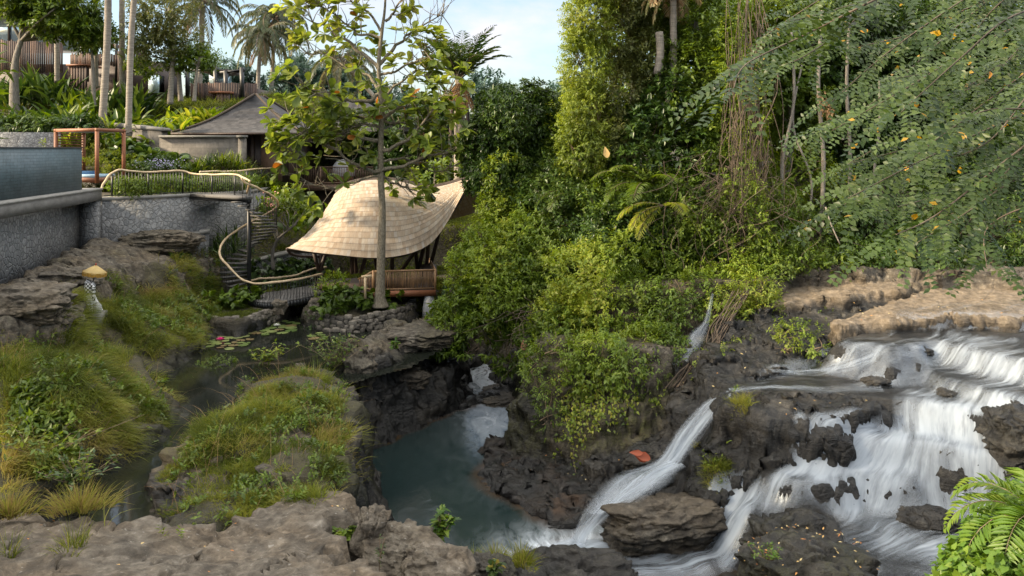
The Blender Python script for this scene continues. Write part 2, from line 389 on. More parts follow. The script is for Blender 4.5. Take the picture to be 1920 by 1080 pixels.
lowwet = ss(.55, .1, gh - np.where(gy < 36, np.where((gx < -1.5) & (gh > -8), -6.9, -9.0), -99) + .35 * nz1)
wet = np.clip(blur(np.maximum(rk('wet','flow') + .30*rk('moss') + .15*rk('brown'), 0), 3) + lowwet * (gy < 36), 0, 1)
wet = np.clip(np.maximum(wet, ((gx > -4.5) & (gx < 1) & (gh < -6.9) & (gy > 18) & (gy < 32)) * .95), 0, 1)
moss = np.clip(blur(rk('moss'), 6) * ss(-.5, .1, nz1 + .4 * nz2) + .5 * rk('grass') + .35 * rk('rock') * ss(.1, .5, nz1) * (gx < 0), 0, 1)
tan = blur(rk('tan'), 5); soil = blur(rk('soil', 'grass'), 4); brown = blur(rk('brown'), 5) + blur(rk('bed'), 4); ledge = blur(rk('ledge'), 4)

g = NT('rock_ground')
p = g.coord(); n1 = g.noise(p, .8, 8, .62); n2 = g.noise(p, 5, 8, .65); n3 = g.noise(p, 22, 6, .65)
strata = g.noise(g.scale(p, (.5, .5, 5)), 2.2, 6, .6, .4)
vo = g.n('TexVoronoi', feature='DISTANCE_TO_EDGE', i_Vector=g.mix(.12, p, g.n('TexNoise', i_Vector=p, i_Scale=3., i_Detail=4.).outputs['Color']), i_Scale=.5).outputs['Distance']
crack = g.mrange(vo, 0., .02)
grey = g.ramp(n2, [(.28, (.024,.021,.016)), (.45, (.072,.062,.048)), (.58, (.125,.110,.085)), (.74, (.25,.225,.185))])
grey = g.mix(g.mrange(n1, .42, .62), grey, g.mix(1., grey, (.97, .87, .73), 'MULTIPLY'))
tanc = g.ramp(n2, [(.26, (.055,.042,.028)), (.45, (.135,.105,.070)), (.58, (.19,.15,.105)), (.74, (.29,.24,.175))])
ledc = g.ramp(n2, [(.26, (.030,.025,.018)), (.42, (.090,.075,.056)), (.56, (.145,.124,.096)), (.74, (.27,.24,.195))])
ledc = g.mix(g.mrange(n1, .45, .6), ledc, g.mix(1., ledc, (1.0,.91,.80), 'MULTIPLY'))
ledc = g.mix(g.mrange(g.noise(p, 1.7, 6, .7), .52, .66, 0, .75), ledc, (.05,.042,.032)); ledc = g.mix(g.mrange(g.noise(p, 13, 3, .5), .66, .72, 0, .5), ledc, (.34,.32,.28))
col = g.mix(g.attr('ledge'), grey, ledc)
col = g.mix(g.attr('tan'), col, tanc)
brn = g.ramp(n2, [(.3, (.020,.011,.005)), (.7, (.070,.038,.018))])
col = g.mix(g.attr('brown'), col, brn)
soilc = g.ramp(n2, [(.3, (.03,.026,.014)), (.7, (.085,.07,.042))])
col = g.mix(g.math('MULTIPLY', g.attr('soil'), g.mrange(n3, .2, .6, .7, 1.)), col, soilc)
mossc = g.ramp(n3, [(.3, (.016,.014,.004)), (.5, (.042,.042,.009)), (.7, (.095,.100,.016))])
mf = g.math('MULTIPLY', g.attr('moss'), g.mrange(n2, .35, .6))
col = g.mix(mf, col, mossc)
wetc = g.ramp(n2, [(.3, (.004,.004,.004)), (.52, (.0115,.0115,.011)), (.66, (.025,.025,.023)), (.80, (.085,.083,.076))])
wf = g.math('MULTIPLY', g.attr('wet'), g.mrange(n1, .3, .5, .6, 1.))
wetc = g.mix(g.math('MULTIPLY', mf, .8), wetc, g.mix(.5, mossc, (.03,.028,.01)))
col = g.mix(wf, col, wetc)
col = g.mix(g.mrange(strata, .40, .47, .5, 0.), col, g.mix(1., col, (.5,.47,.43), 'MULTIPLY'))
col = g.mix(g.mrange(crack, 0, 1, .22, 0), col, (.012,.011,.01))
rough = g.mix(wf, (.85,.85,.85), g.mix(n3, (.18,.18,.18), (.55,.55,.55)))
hgt = g.math('ADD', g.math('ADD', g.math('MULTIPLY', n2, .9), g.math('MULTIPLY', n3, .35)), g.math('ADD', g.math('MULTIPLY', strata, .7), g.math('MULTIPLY', crack, .25)))
hgt = g.math('ADD', hgt, g.math('MULTIPLY', g.noise(p, 70, 4, .7), .09))
M_ROCK = g.done(g.bsdf(col, rough, Specular_IOR_Level=g.mix(wf, (.4,.4,.4), (.32,.32,.32)), nrm= g.bump(hgt, .85, .10)))
def on_ground(px, py, lift=0., y0=9., y1=46.):
    Ys = np.arange(y0, y1, .04); k = np.where(ground((px-960)*Ys/FPX, Ys) + lift > (HY-py)*Ys/FPX)[0]
    return P(px, py, Ys[k[0]] if len(k) else y1)
structure('ground', VG, GF, M_ROCK, True, dict(wet=wet, moss=moss, tan=tan, soil=soil, brown=np.clip(brown,0,1), ledge=ledge))
# ------------------------------------------------------------------ water
def water_mat(name, deep, shallow, rough, wave, wscale, foamy=True):
    g = NT(name); p = g.coord()
    dpt = g.attr('depth'); foam = g.attr('foam')
    nz = g.noise(g.scale(p, (1, .6, 1)), wscale, 5, .55, .6); nb = g.noise(p, wscale * .22, 4, .6)
    col = g.mix(g.mrange(g.math('ADD', dpt, g.math('MULTIPLY', nb, .35)), .15, .75), shallow, deep)
    fm = g.math('MULTIPLY', foam, g.mrange(g.noise(g.scale(p, (1, .45, 1)), 2.3, 7, .62, 1.2), .32, .68), True)
    col = g.mix(fm, col, (.62, .68, .74))
    rg = g.mix(fm, (rough,)*3, (.6,)*3)
    return g.done(g.bsdf(col, rg, g.bump(nz, wave, .02), IOR=1.33))
M_POOL = water_mat('pool_water', (.010,.0185,.0185), (.036,.022,.011), .13, .5, 2.6)
M_POND = water_mat('pond_water', (.011,.013,.010), (.026,.027,.018), .045, .05, 3.)
def water_plane(name, poly_px, Z, mat, step=.16, foamf=None, levelf=None):
    poly = np.array([PZ(a, b, Z)[:2] for a, b in poly_px])
    xs = np.arange(poly[:,0].min(), poly[:,0].max() + step, step); ys = np.arange(poly[:,1].min(), poly[:,1].max() + step, step)
    A, B = np.meshgrid(xs, ys); a, b = A.ravel(), B.ravel()
    d = poly_sdf(a, b, poly); keep = d < step * 1.5
    idx = np.full(len(a), -1); idx[keep] = np.arange(keep.sum())
    m, n = len(ys), len(xs); q = (np.arange(m-1)[:,None]*n + np.arange(n-1)[None]).ravel()
    F = idx[np.stack([q, q+1, q+n+1, q+n], 1)]; F = F[(F >= 0).all(1)]
    a, b = a[keep], b[keep]
    z = np.full(len(a), Z) if levelf is None else levelf(a, b)
    V = np.c_[a, b, z]
    return structure(name, V, F, mat, True, dict(depth=np.maximum(0, z - ground(a, b)), foam=np.clip(foamf(a, b), 0, 1) if foamf else 0*a))
def blob(a, b, px, py, Z, rx, ry=None):
    q = PZ(px, py, Z); return np.exp(-((a - q[0]) / rx) ** 2 - ((b - q[1]) / (ry or rx)) ** 2)
def pool_foam(a, b):
    f = 1.15 * blob(a, b, 1060, 1040, -9, 1.3, 1.0) + .9 * blob(a, b, 1130, 1060, -9, 1.2) + .04 * blob(a, b, 1000, 930, -9, 1.6, 1.2)
    f = f + .03 * blob(a, b, 900, 850, -9, 1.5, 3) + .08 * blob(a, b, 925, 800, -9, 1.0, 1.8) + .85 * blob(a, b, 900, 690, -9, 1.3, 4) + .9 * blob(a, b, 930, 655, -9, 1.4, 4) + .35 * blob(a, b, 925, 790, -9, .7, 1.5) + 0 * blob(a, b, 780, 940, -9, 1.6, 1.5)
    return f + 0.0*ss(-.1,.5,fbm(np.c_[a*.9,b*.6,0*a],4,44))
water_plane('pool_water', [(640,830),(760,740),(840,690),(860,620),(1010,620),(1040,720),(1080,800),(1220,860),(1300,950),(1500,960),(1500,1180),(700,1180),(640,980)], -9.0, M_POOL, .12, pool_foam)
water_plane('pond_water', [(330,640),(365,600),(440,590),(560,560),(600,540),(800,540),(880,570),(850,640),(760,690),(660,715),(560,740),(480,760),(470,820),(400,860),(330,930),(270,1010),(180,980),(200,890),(300,790),(320,720)], -6.9, M_POND, .14)
water_plane('stream_channel', [(860,620),(1010,620),(1010,585),(860,585)], -8.98, M_POOL, .3, lambda a, b: 0*a+.3)

# silky cascades: sheets that follow the rock bed; u runs across the flow, v along it
g = NT('silk_water'); fl = g.attr('flowuv', 'Vector'); foam = g.attr('foam')
st1 = g.noise(g.scale(fl, (1, .11, 1)), 3.6, 5, .6, .15); st2 = g.noise(g.scale(fl, (1, .07, 1)), 8.5, 4, .62)
st = g.math('ADD', g.math('MULTIPLY', st1, .65), g.math('MULTIPLY', st2, .35))
f = g.math('ADD', g.math('MULTIPLY', g.math('SUBTRACT', st, .5), 3.2), g.math('SUBTRACT', g.math('MULTIPLY', foam, 1.05), .12), True)
f = g.math('MULTIPLY', f, g.mrange(f, 0, .9, .42, .82))
f = g.math('MULTIPLY', f, g.attr('edge'))
white = g.n('BsdfDiffuse', i_Color=g.mix(g.mrange(st2, .3, .66), (.31,.36,.42), (.46,.52,.585))).outputs[0]
tl = g.n('BsdfTranslucent', i_Color=(.44,.49,.55,1)).outputs[0]
wm = g.n('MixShader', i_Fac=.3); g.set(wm.inputs[1], white); g.set(wm.inputs[2], tl)
dark = g.n('BsdfGlossy', i_Color=(.5,.55,.6,1), i_Roughness=.3, i_Normal=g.bump(st, .5, .08)).outputs[0]
clear = g.n('BsdfTransparent').outputs[0]
wt = g.n('MixShader', i_Fac=g.math('MULTIPLY', g.attr('edge'), .14)); g.set(wt.inputs[1], clear); g.set(wt.inputs[2], dark)
mx = g.n('MixShader', i_Fac=f); g.set(mx.inputs[1], wt.outputs[0]); g.set(mx.inputs[2], wm.outputs[0])
M_SILK = g.done(mx.outputs[0])

def ribbon(name, rows, n=26, m=60, foam=(1,1), arch=.06, seed=1, soft=.18, hug=None):
    """rows: (left pixel x, y, Y) (right pixel x, y, Y) pairs downstream -> lofted sheet"""
    Lp = spline([P(*r[0]) for r in rows], m); Rp = spline([P(*r[1]) for r in rows], m)
    t = np.linspace(0, 1, n)
    V = Lp[:, None] * (1 - t)[None, :, None] + Rp[:, None] * t[None, :, None]
    s = np.r_[0, np.cumsum(np.linalg.norm(np.diff((Lp + Rp) / 2, axis=0), axis=1))]
    w = np.linalg.norm(Lp - Rp, axis=1)
    V = V.reshape(-1, 3); S = np.repeat(s, n); T = np.tile(t, m); W = np.repeat(w, n)
    V[:, 2] += arch * np.sin(T * np.pi) + .05 * fbm(np.c_[T * 5, S * 1.1, 0 * S], 3, seed)
    V[:, 1] -= .05 * fbm(np.c_[T * 9, S * .5, 0 * S + 5], 3, seed + 3)
    if hug is not None: V[:, 2] = np.maximum(V[:, 2], ground(V[:,0], V[:,1]) + hug)
    fo = np.interp(S / s[-1], np.linspace(0, 1, len(foam)), foam)
    ed = ss(0, soft, T) * ss(0, soft, 1 - T)
    i = np.arange(m - 1)[:, None]; j = np.arange(n - 1)[None]
    F = np.stack([i*n+j, i*n+j+1, (i+1)*n+j+1, (i+1)*n+j], -1).reshape(-1, 4)
    return structure(name, V, F, M_SILK, True, dict(flowuv=np.c_[T * W.mean() + seed * 7, S, 0*S], foam=fo, edge=ed))

def cascade_sheet(name, poly, zoff, flow, foamf, seed, step=.075):
    poly = np.array([PZ(*q)[:2] for q in poly])
    xs = np.arange(poly[:,0].min(), poly[:,0].max(), step); ys = np.arange(poly[:,1].min(), poly[:,1].max(), step)
    A, B = np.meshgrid(xs, ys); a, b = A.ravel(), B.ravel(); m, n = len(ys), len(xs)
    hb = ground_top(a, b).reshape(m, n); hs = ground(a, b).reshape(m, n)
    for _ in range(7):
        hp = np.pad(hs, 1, mode='edge'); hs = (hs + hp[2:,1:-1] + hp[:-2,1:-1] + hp[1:-1,2:] + hp[1:-1,:-2]) / 5
    z = np.maximum(hs, np.minimum(hb, hs + .12)) + zoff
    for _ in range(2):
        zp = np.pad(z, 1, mode='edge'); z = (z + zp[2:,1:-1] + zp[:-2,1:-1] + zp[1:-1,2:] + zp[1:-1,:-2]) / 5
    z = np.where(hb - z < .10, np.maximum(z, hb + .025), z)
    syy, sxx = np.gradient(z, step, step); slp = np.sqrt(sxx**2 + syy**2).ravel()
    z = z.ravel() + .03 * fbm(np.c_[a, b, 0*a] * 2.5, 3, seed)
    d = poly_sdf(a + .2 * fbm(np.c_[a, b, 0*a] * .9, 3, seed + 4), b, poly); keep = d < .05
    idx = np.full(len(a), -1); idx[keep] = np.arange(keep.sum())
    q = (np.arange(m-1)[:,None]*n + np.arange(n-1)[None]).ravel()
    F = idx[np.stack([q, q+1, q+n+1, q+n], 1)]; F = F[(F >= 0).all(1)]
    fx, fy = flow; wv = .8 * fbm(np.c_[a, b, 0*a] * .4, 2, seed + 8) + .03 * fbm(np.c_[a, b, 0*a] * 1.7, 2, seed + 9)
    u = (-fy * a + fx * b) + wv; v = fx * a + fy * b - z
    big = fbm(np.c_[a, b, 0*a] * .7, 4, seed + 2)
    fo = np.clip(foamf(a, b) + .30 * ss(.35, 1.2, slp) + .42 * big, 0, 1.0)
    k = keep
    return structure(name, np.c_[a, b, z][k], F, M_SILK, True, dict(flowuv=np.c_[u, v, 0*u][k], foam=fo[k], edge=(ss(.02, -.3, d)*ss(-.01, .05, z - hb.ravel()))[k]))
def casc_foam(a, b):
    f = .11 + 0*a - .08*ss(20.6, 22.2, b)
    for px,py,Z,rx,ry,w_ in ((1810,662,-5.5,.7,.5,.5),(1845,705,-5.8,.8,.5,.5),(1900,740,-6.,.9,.5,.4),(1690,765,-6.4,1.3,.45,.55),(1740,820,-6.7,1.1,.5,.4),(1590,825,-6.9,.8,.5,.25),(1530,850,-7.1,.6,.5,.5),(1640,870,-7.2,.7,.4,.25),(1810,870,-7.3,.9,.5,.4),(1480,930,-7.9,.9,.5,.65),(1600,945,-7.9,1.2,.6,.75),(1750,930,-7.9,1.3,.7,.75),(1860,950,-7.9,1.2,.8,.7),(1720,1030,-7.95,1.2,.8,.6),(1850,1050,-7.95,1.,.8,.5),(1900,780,-6.6,.8,.6,.3),(1400,960,-8.3,.7,.5,.6)):
        f = f + w_*blob(a, b, px, py, Z, rx, ry)
    return f
cascade_sheet('cascade_water', [(1590,640,-5.2),(1700,606,-5.2),(1940,598,-5.2),(2200,600,-5.2),(2200,1180,-7.95),(1650,1180,-7.95),(1560,1050,-7.95),(1550,980,-7.95),(1450,975,-7.95),(1400,955,-7.95),(1480,905,-7.6),(1495,850,-7.25),(1515,822,-6.7),(1665,772,-6.3),(1685,735,-6.1),(1735,704,-5.9),(1640,665,-5.5)], .06, norm(np.array([-.80,-.6])),
    casc_foam, 3)
cascade_sheet('lower_rapids', [(990,1045,-9),(1080,1015,-9),(1200,1022,-8.95),(1320,985,-8.8),(1400,945,-8.2),(1460,975,-8.1),(1440,1010,-8.6),(1340,1090,-9),(1150,1110,-9),(1010,1075,-9)], .16, norm(np.array([-.9,-.35])), lambda a, b: .78 + 0*a, 5)
cascade_sheet('shelf_water', [(1350,731,-6.05),(1440,694,-6.05),(1560,684,-6.05),(1720,696,-6.05),(1790,716,-6.05),(1740,738,-6.05),(1640,742,-6.08),(1560,736,-6.08),(1450,737,-6.08)], .05, norm(np.array([-1.,-.12])), lambda a, b: .10 + 0*a, 17)
ribbon('waterfall', [((1362,731,20.3),(1372,745,19.75)), ((1318,752,20.2),(1350,775,19.7)), ((1272,800,20.0),(1312,830,19.5)), ((1228,862,19.5),(1275,880,19.1)), ((1150,890,19.0),(1262,905,18.5)), ((1098,945,18.55),(1180,950,18.1)), ((1070,1005,18.3),(1112,1000,18.0)), ((1058,1035,18.2),(1100,1040,17.7))], 34, 80, (.58,.74,.84,.68,.6,.7,.95), .05, 2, .30)
ribbon('waterfall_fan', [((1240,868,19.1),(1290,878,18.8)), ((1180,888,18.8),(1262,900,18.5)), ((1130,925,18.4),(1235,925,18.2)), ((1100,965,18.2),(1150,975,17.8))], 30, 40, (.62,.46,.48,.6), .08, 4, .35)
ribbon('upper_sheet', [((1660,640,21.3),(1700,655,21.2)), ((1600,665,21.1),(1640,690,20.9)), ((1530,690,20.85),(1560,702,20.6)), ((1440,692,21.0),(1450,700,20.7))], 22, 50, (.3,.45,.42,.5), .03, 6, .5, .03)
ribbon('shelf_stream', [((1650,722,20.35),(1660,738,19.9)), ((1560,730,20.3),(1570,740,19.85)), ((1450,722,20.3),(1460,733,19.95)), ((1362,729,20.4),(1372,740,20.0))], 18, 50, (.36,.34,.3,.5), .02, 8, .5, .03)
ribbon('side_trickle', [((1332,552,24.6),(1340,552,24.6)), ((1318,600,24.2),(1332,602,24.2)), ((1290,625,24.0),(1325,635,23.9)), ((1278,665,23.7),(1308,668,23.6)), ((1255,720,23.2),(1275,725,23.1)), ((1240,770,22.9),(1252,772,22.8))], 14, 60, (.30,.32,.42,.36,.28,.15), .02, 10, .45, .03)
# ------------------------------------------------------------------ masonry, timber and roof materials
def rubble_mat(name, c1, c2, joint, scale, bump=.6):
    g = NT(name); p = g.coord()
    pw = g.mix(.10, p, g.n('TexNoise', i_Vector=p, i_Scale=2.5, i_Detail=3.).outputs['Color'])
    e = g.n('TexVoronoi', feature='DISTANCE_TO_EDGE', i_Vector=pw, i_Scale=scale).outputs['Distance']
    c = g.n('TexVoronoi', feature='F1', i_Vector=pw, i_Scale=scale)
    r = g.n('SeparateColor', i_Color=c.outputs['Color']).outputs[0]
    n = g.noise(p, 9, 6, .65)
    col = g.mix(r, c1, c2); col = g.mix(1., col, g.mrange(n, .25, .75, .6, 1.35), 'MULTIPLY')
    k = g.mrange(e, .01, .055); col = g.mix(k, joint, col)
    col = g.mix(g.mrange(g.noise(p, .45, 5), .45, .7, 0, .35), col, g.mix(1., col, (.75,.62,.52), 'MULTIPLY'))
    return g.done(g.bsdf(col, .88, g.bump(g.math('ADD', g.mrange(e, 0, .14), g.math('MULTIPLY', n, .35)), bump, .05)))
M_RUBBLE = rubble_mat('rubble_stone', (.14,.145,.15), (.23,.232,.23), (.11,.11,.105), 5.6)
M_RUBBLE2 = rubble_mat('small_rubble_stone', (.13,.13,.13), (.26,.26,.25), (.10,.10,.10), 8.)
M_DRY = rubble_mat('dry_stone', (.06,.055,.048), (.24,.21,.17), (.012,.011,.009), 4.4, 1.)
def block_mat(name, c1, c2, bw, bh, rough=.8, bump=.3, joint=.5):
    g = NT(name); p = g.coord()
    pt = g.n('SeparateXYZ', i_Vector=p)
    uv = g.n('CombineXYZ', i_X=g.math('ADD', pt.outputs[0], g.math('MULTIPLY', pt.outputs[1], .8)), i_Y=pt.outputs[2]).outputs[0]
    b = g.n('TexBrick', i_Vector=uv, i_Scale=1., i_Mortar_Size=.006, i_Brick_Width=bw, i_Row_Height=bh, i_Color1=(*c1,1), i_Color2=(*c2,1), i_Mortar=(*[x*joint for x in c1],1), i_Bias=0.)
    n = g.noise(p, 6, 7, .7); n2 = g.noise(p, 1.1, 5)
    col = g.mix(1., b.outputs['Color'], g.mrange(n, .25, .75, .65, 1.3), 'MULTIPLY')
    col = g.mix(1., col, g.mrange(n2, .3, .7, .78, 1.15), 'MULTIPLY')
    h = g.math('ADD', g.math('MULTIPLY', b.outputs['Fac'], -1.), g.math('MULTIPLY', n, .6))
    return g.done(g.bsdf(col, rough, g.bump(h, bump, .02)))
M_BLUE = block_mat('blue_grey_slate_tile', (.055,.085,.098), (.075,.105,.118), .30, .10, .6)
M_TUFF = block_mat('tuff_block', (.105,.095,.08), (.15,.135,.115), .6, .3, .9)
M_CONC = simple_mat('weathered_concrete', (.12,.115,.105), (.22,.21,.195), 2.2, .85, .3, (1,1,2.5))
M_COPE = simple_mat('pale_coping_stone', (.17,.165,.15), (.26,.25,.23), 3, .85, .25)
M_STEEL = simple_mat('black_steel', (.012,.013,.014), (.02,.021,.022), 6, .45, .1)
M_TREAD = simple_mat('dark_tread', (.045,.042,.038), (.085,.08,.074), 6, .6, .2)
M_BRANCH = simple_mat('peeled_branch', (.42,.30,.17), (.60,.47,.30), 5, .55, .4, (1,1,1), .01, .1)
M_PERG = simple_mat('orange_timber', (.20,.072,.030), (.28,.105,.045), 6, .6, .2, (4,4,.6))
M_DKWOOD = simple_mat('dark_timber', (.028,.017,.012), (.055,.033,.024), 5, .6, .2, (6,6,.5))
M_MIDWOOD = simple_mat('weathered_timber', (.11,.065,.042), (.19,.12,.08), 6, .7, .3, (5,5,.5))
M_BAMBOO = simple_mat('bamboo_pole', (.17,.095,.045), (.28,.165,.08), 8, .5, .2, (3,3,.6), .01, .35)
M_DECK = simple_mat('grey_deck_board', (.085,.08,.075), (.15,.14,.13), 6, .75, .3, (1,8,1))
M_CLOTH = simple_mat('white_cloth', (.66,.66,.66), (.78,.78,.78), 5, .9, .2, rnd=.05)
M_BLUEFAB = simple_mat('blue_cushion', (.02,.07,.16), (.03,.10,.21), 8, .9, .2, rnd=.1)
M_PALEBLUE = simple_mat('pale_blue_fabric', (.30,.44,.55), (.38,.52,.62), 8, .9, .2, rnd=.1)
M_GRANITE = simple_mat('granite_post', (.22,.22,.22), (.42,.42,.41), 30, .8, .4)
g = NT('window_glass'); M_GLASS = g.done(g.bsdf((.55,.68,.74), .06, Specular_IOR_Level=.9, Metallic=.35))
g = NT('wood_slat')
k = g.attr('rnd'); n = g.noise(g.scale(g.coord(), (5,5,.7)), 4, 5, .6)
col = g.ramp(k, [(0, (.022,.015,.013)), (.4, (.050,.032,.026)), (.75, (.085,.05,.036)), (1, (.17,.10,.065))])
M_SLAT = g.done(g.bsdf(g.mix(1., col, g.mrange(n, .3, .7, .7, 1.25), 'MULTIPLY'), .75, g.bump(n, .3, .02)))
# shingled roofs: uv = (along, up) stored on the vertices
def shingle_mat(name, cols, cw, rh, joint, warm=None):
    g = NT(name); uv = g.attr('tile', 'Vector'); s = g.n('SeparateXYZ', i_Vector=uv)
    v = g.math('DIVIDE', s.outputs[1], rh); row = g.math('FLOOR', v); fv = g.math('FRACT', v)
    sh = g.n('TexWhiteNoise', noise_dimensions='1D', i_W=row).outputs['Value']
    u = g.math('ADD', g.math('DIVIDE', s.outputs[0], cw), g.math('MULTIPLY', sh, 7.)); cu = g.math('FLOOR', u); fu = g.math('FRACT', u)
    cell = g.n('TexWhiteNoise', noise_dimensions='3D', i_Vector=g.n('CombineXYZ', i_X=cu, i_Y=row).outputs[0]).outputs['Value']
    n = g.noise(g.scale(uv, (14, 2.2, 1)), 2.2, 5, .65); nb = g.noise(g.coord(), .6, 4)
    col = g.ramp(cell, [(i / (len(cols) - 1), c) for i, c in enumerate(cols)])
    if warm: col = g.mix(g.mrange(s.outputs[0], warm[0], warm[1]), col, g.mix(1., col, warm[2], 'MULTIPLY'))
    col = g.mix(1., col, g.mrange(n, .25, .75, .72, 1.2), 'MULTIPLY'); col = g.mix(1., col, g.mrange(nb, .3, .7, .82, 1.12), 'MULTIPLY')
    edge = g.mrange(fv, 0., joint); side = g.mrange(fu, 0., .10)
    col = g.mix(g.math('MULTIPLY', g.math('SUBTRACT', 1., edge), .85), col, (.05,.035,.022)); col = g.mix(g.math('MULTIPLY', g.math('SUBTRACT', 1., side), .16), col, (.05,.035,.022))
    h = g.math('ADD', g.math('ADD', g.math('SUBTRACT', 1., fv), g.math('MULTIPLY', cell, .35)), g.math('MULTIPLY', n, .25))
    return g.done(g.bsdf(col, .85, g.bump(h, .7, .03)))
M_BAMROOF = shingle_mat('bamboo_shingle', [(.32,.24,.165), (.39,.305,.22), (.43,.365,.285), (.36,.275,.19), (.43,.385,.33)], .12, .27, .08)
M_WOODROOF = shingle_mat('grey_wood_shingle', [(.014,.014,.015), (.030,.029,.030), (.050,.048,.048), (.022,.021,.022)], .22, .26, .16)

# ------------------------------------------------------------------ stone walls and terrace edge
def wall_run(pts, thick, z0, z1, back=(0, 1)):
    """a wall whose visible face follows the plan points; thickness goes to the far side"""
    b = MB(); pts = [np.array(p, float) for p in pts]
    for i in range(len(pts) - 1):
        p, q = pts[i], pts[i + 1]; t = norm(q - p); nrm = np.array([-t[1], t[0]])
        if nrm @ np.array(back) < 0: nrm = -nrm
        a0 = z0 if np.isscalar(z0) else z0[i]; a1 = z0 if np.isscalar(z0) else z0[i+1]
        c0 = z1 if np.isscalar(z1) else z1[i]; c1 = z1 if np.isscalar(z1) else z1[i+1]
        poly = [p, q, q + nrm * thick, p + nrm * thick]
        b.prism(poly, [a0, a1, a1, a0], [c0, c1, c1, c0])
    return b
A_, B_, C_ = np.array([-16.35,31.95]), np.array([-12.35,36.9]), np.array([-12.45,45.])
w_ = empty('stone_wall', (*((A_+B_)/2), -5), 'long grey rubble stone retaining wall under the black railing, beside the spiral staircase', 'wall')
wall_run([A_, B_, C_], .45, -5.6, -2.06, (-1, 1)).build('masonry', M_RUBBLE, w_)
wall_run([A_ + (.0,-.05), B_ + (.05,-.05), C_ + (.06,0)], .5, -2.06, -1.92, (-1, 1)).build('coping', M_COPE, w_)
L0, L1 = np.array([-14.15,19.5]), np.array([-16.38,31.9])
w_ = empty('stone_wall', (*((L0+L1)/2), -4), 'shaded rubble stone wall below the overhanging concrete ledge at left', 'wall')
wall_run([L0 + (-.75,0), L1 + (-.75,0)], .4, -4.6, -2.02, (-1, 0)).build('masonry', M_RUBBLE, w_)
b = MB(); b.prism([L1 + (-.75,-.35), L1 + (-.02,-.35), L1 + (-.02,.02), L1 + (-.75,.02)], -4.6, -2.02); b.build('end_pier', M_RUBBLE, w_)  # concrete pier in rubble stone so it reads darker, as in shade
w_ = empty('concrete_ledge', (*((L0+L1)/2), -2), 'overhanging weathered concrete gutter ledge below the blue grey pool wall', 'ledge')
wall_run([L0, L1 + (0,.05)], .9, -2.02, -1.62, (-1, 0)).build('beam', M_CONC, w_)
wall_run([L0 + (.05,0), L1 + (.05,.05)], .9, -1.617, -1.54, (-1, 0)).build('coping', M_COPE, w_)
w_ = empty('pool_wall', (-15.9, 25, -1.6), 'blue grey slate tiled wall of the raised pool at the left edge', 'wall')
b = MB(); b.prism([(-14.55,19.5),(-16.45,30.6),(-17.2,30.6),(-22,30.6),(-22,19.5)], -1.54, .035); b.build('tiled_face', M_BLUE, w_)
b = MB(); b.prism([(-14.52,19.5),(-16.42,30.63),(-17.2,30.63),(-22,30.63),(-22,19.5)], .037, .075); b.build('rim', M_STEEL, w_)
b = wall_run([P(326,0,33.6)[:2], P(391,0,34.6)[:2], P(393,0,36.0)[:2]], .35, -5.6, [-3.7,-3.62,-3.62], (-1, 1))
w_ = empty('low_stone_wall', P(360,440,34.2), 'short low stone wall stub rising out of the rock before the long stone wall', 'wall'); b.build('masonry', M_RUBBLE, w_)
wall_run([P(326,0,33.55)[:2], P(392,0,34.55)[:2], P(394.5,0,36.0)[:2]], .4, [-3.70,-3.62,-3.62], [-3.6,-3.52,-3.52], (-1, 1)).build('coping', M_COPE, w_)
rw = [(390,507,35.6),(440,496,36),(520,478,36.8),(600,458,38),(660,440,40)]
w_ = empty('ramp_wall', P(500,500,36.5), 'sloping low rubble wall with pale coping behind the spiral staircase', 'wall')
wall_run([P(*q)[:2] for q in rw], .4, -6.4, [P(*q)[2] - .1 for q in rw]).build('masonry', M_RUBBLE2, w_)
wall_run([P(q[0],q[1],q[2]-.06)[:2] for q in rw], .7, [P(*q)[2] - .1 for q in rw], [P(*q)[2] for q in rw]).build('coping', M_COPE, w_)
w_ = empty('garden_wall', P(380,300,40), 'wide tan tuff block garden wall in front of the shingle roofed pavilion', 'wall')
wall_run([P(299,0,40)[:2], P(460,0,40.4)[:2], P(462,0,42.6)[:2]], .35, -2.2, .60, (-1,1)).build('blockwork', M_TUFF, w_)
wall_run([P(297,0,39.9)[:2], P(461,0,40.3)[:2], P(463,0,42.6)[:2]], .45, .60, .70, (-1,1)).build('coping', M_COPE, w_)
w_ = empty('garden_wall', P(250,280,42), 'darker tuff garden wall stepping back behind the orange pergola', 'wall')
wall_run([P(165,0,46)[:2], P(232,0,43)[:2], P(302,0,41.6)[:2]], .4, -1.5, [1.35,1.15,.95], (-1,1)).build('blockwork', M_TUFF, w_)
wall_run([P(163,0,45.9)[:2], P(232,0,42.9)[:2], P(304,0,41.5)[:2]], .6, [1.35,1.15,.95], [1.6,1.38,1.1], (-1,1)).build('coping', M_CONC, w_)
w_ = empty('stone_wall', P(40,265,38), 'grey pebble stone wall on the slope above the blue grey pool wall', 'wall')
wall_run([P(-90,0,37.5)[:2], P(108,0,38.6)[:2]], .5, -2, .82).build('masonry', M_RUBBLE2, w_)

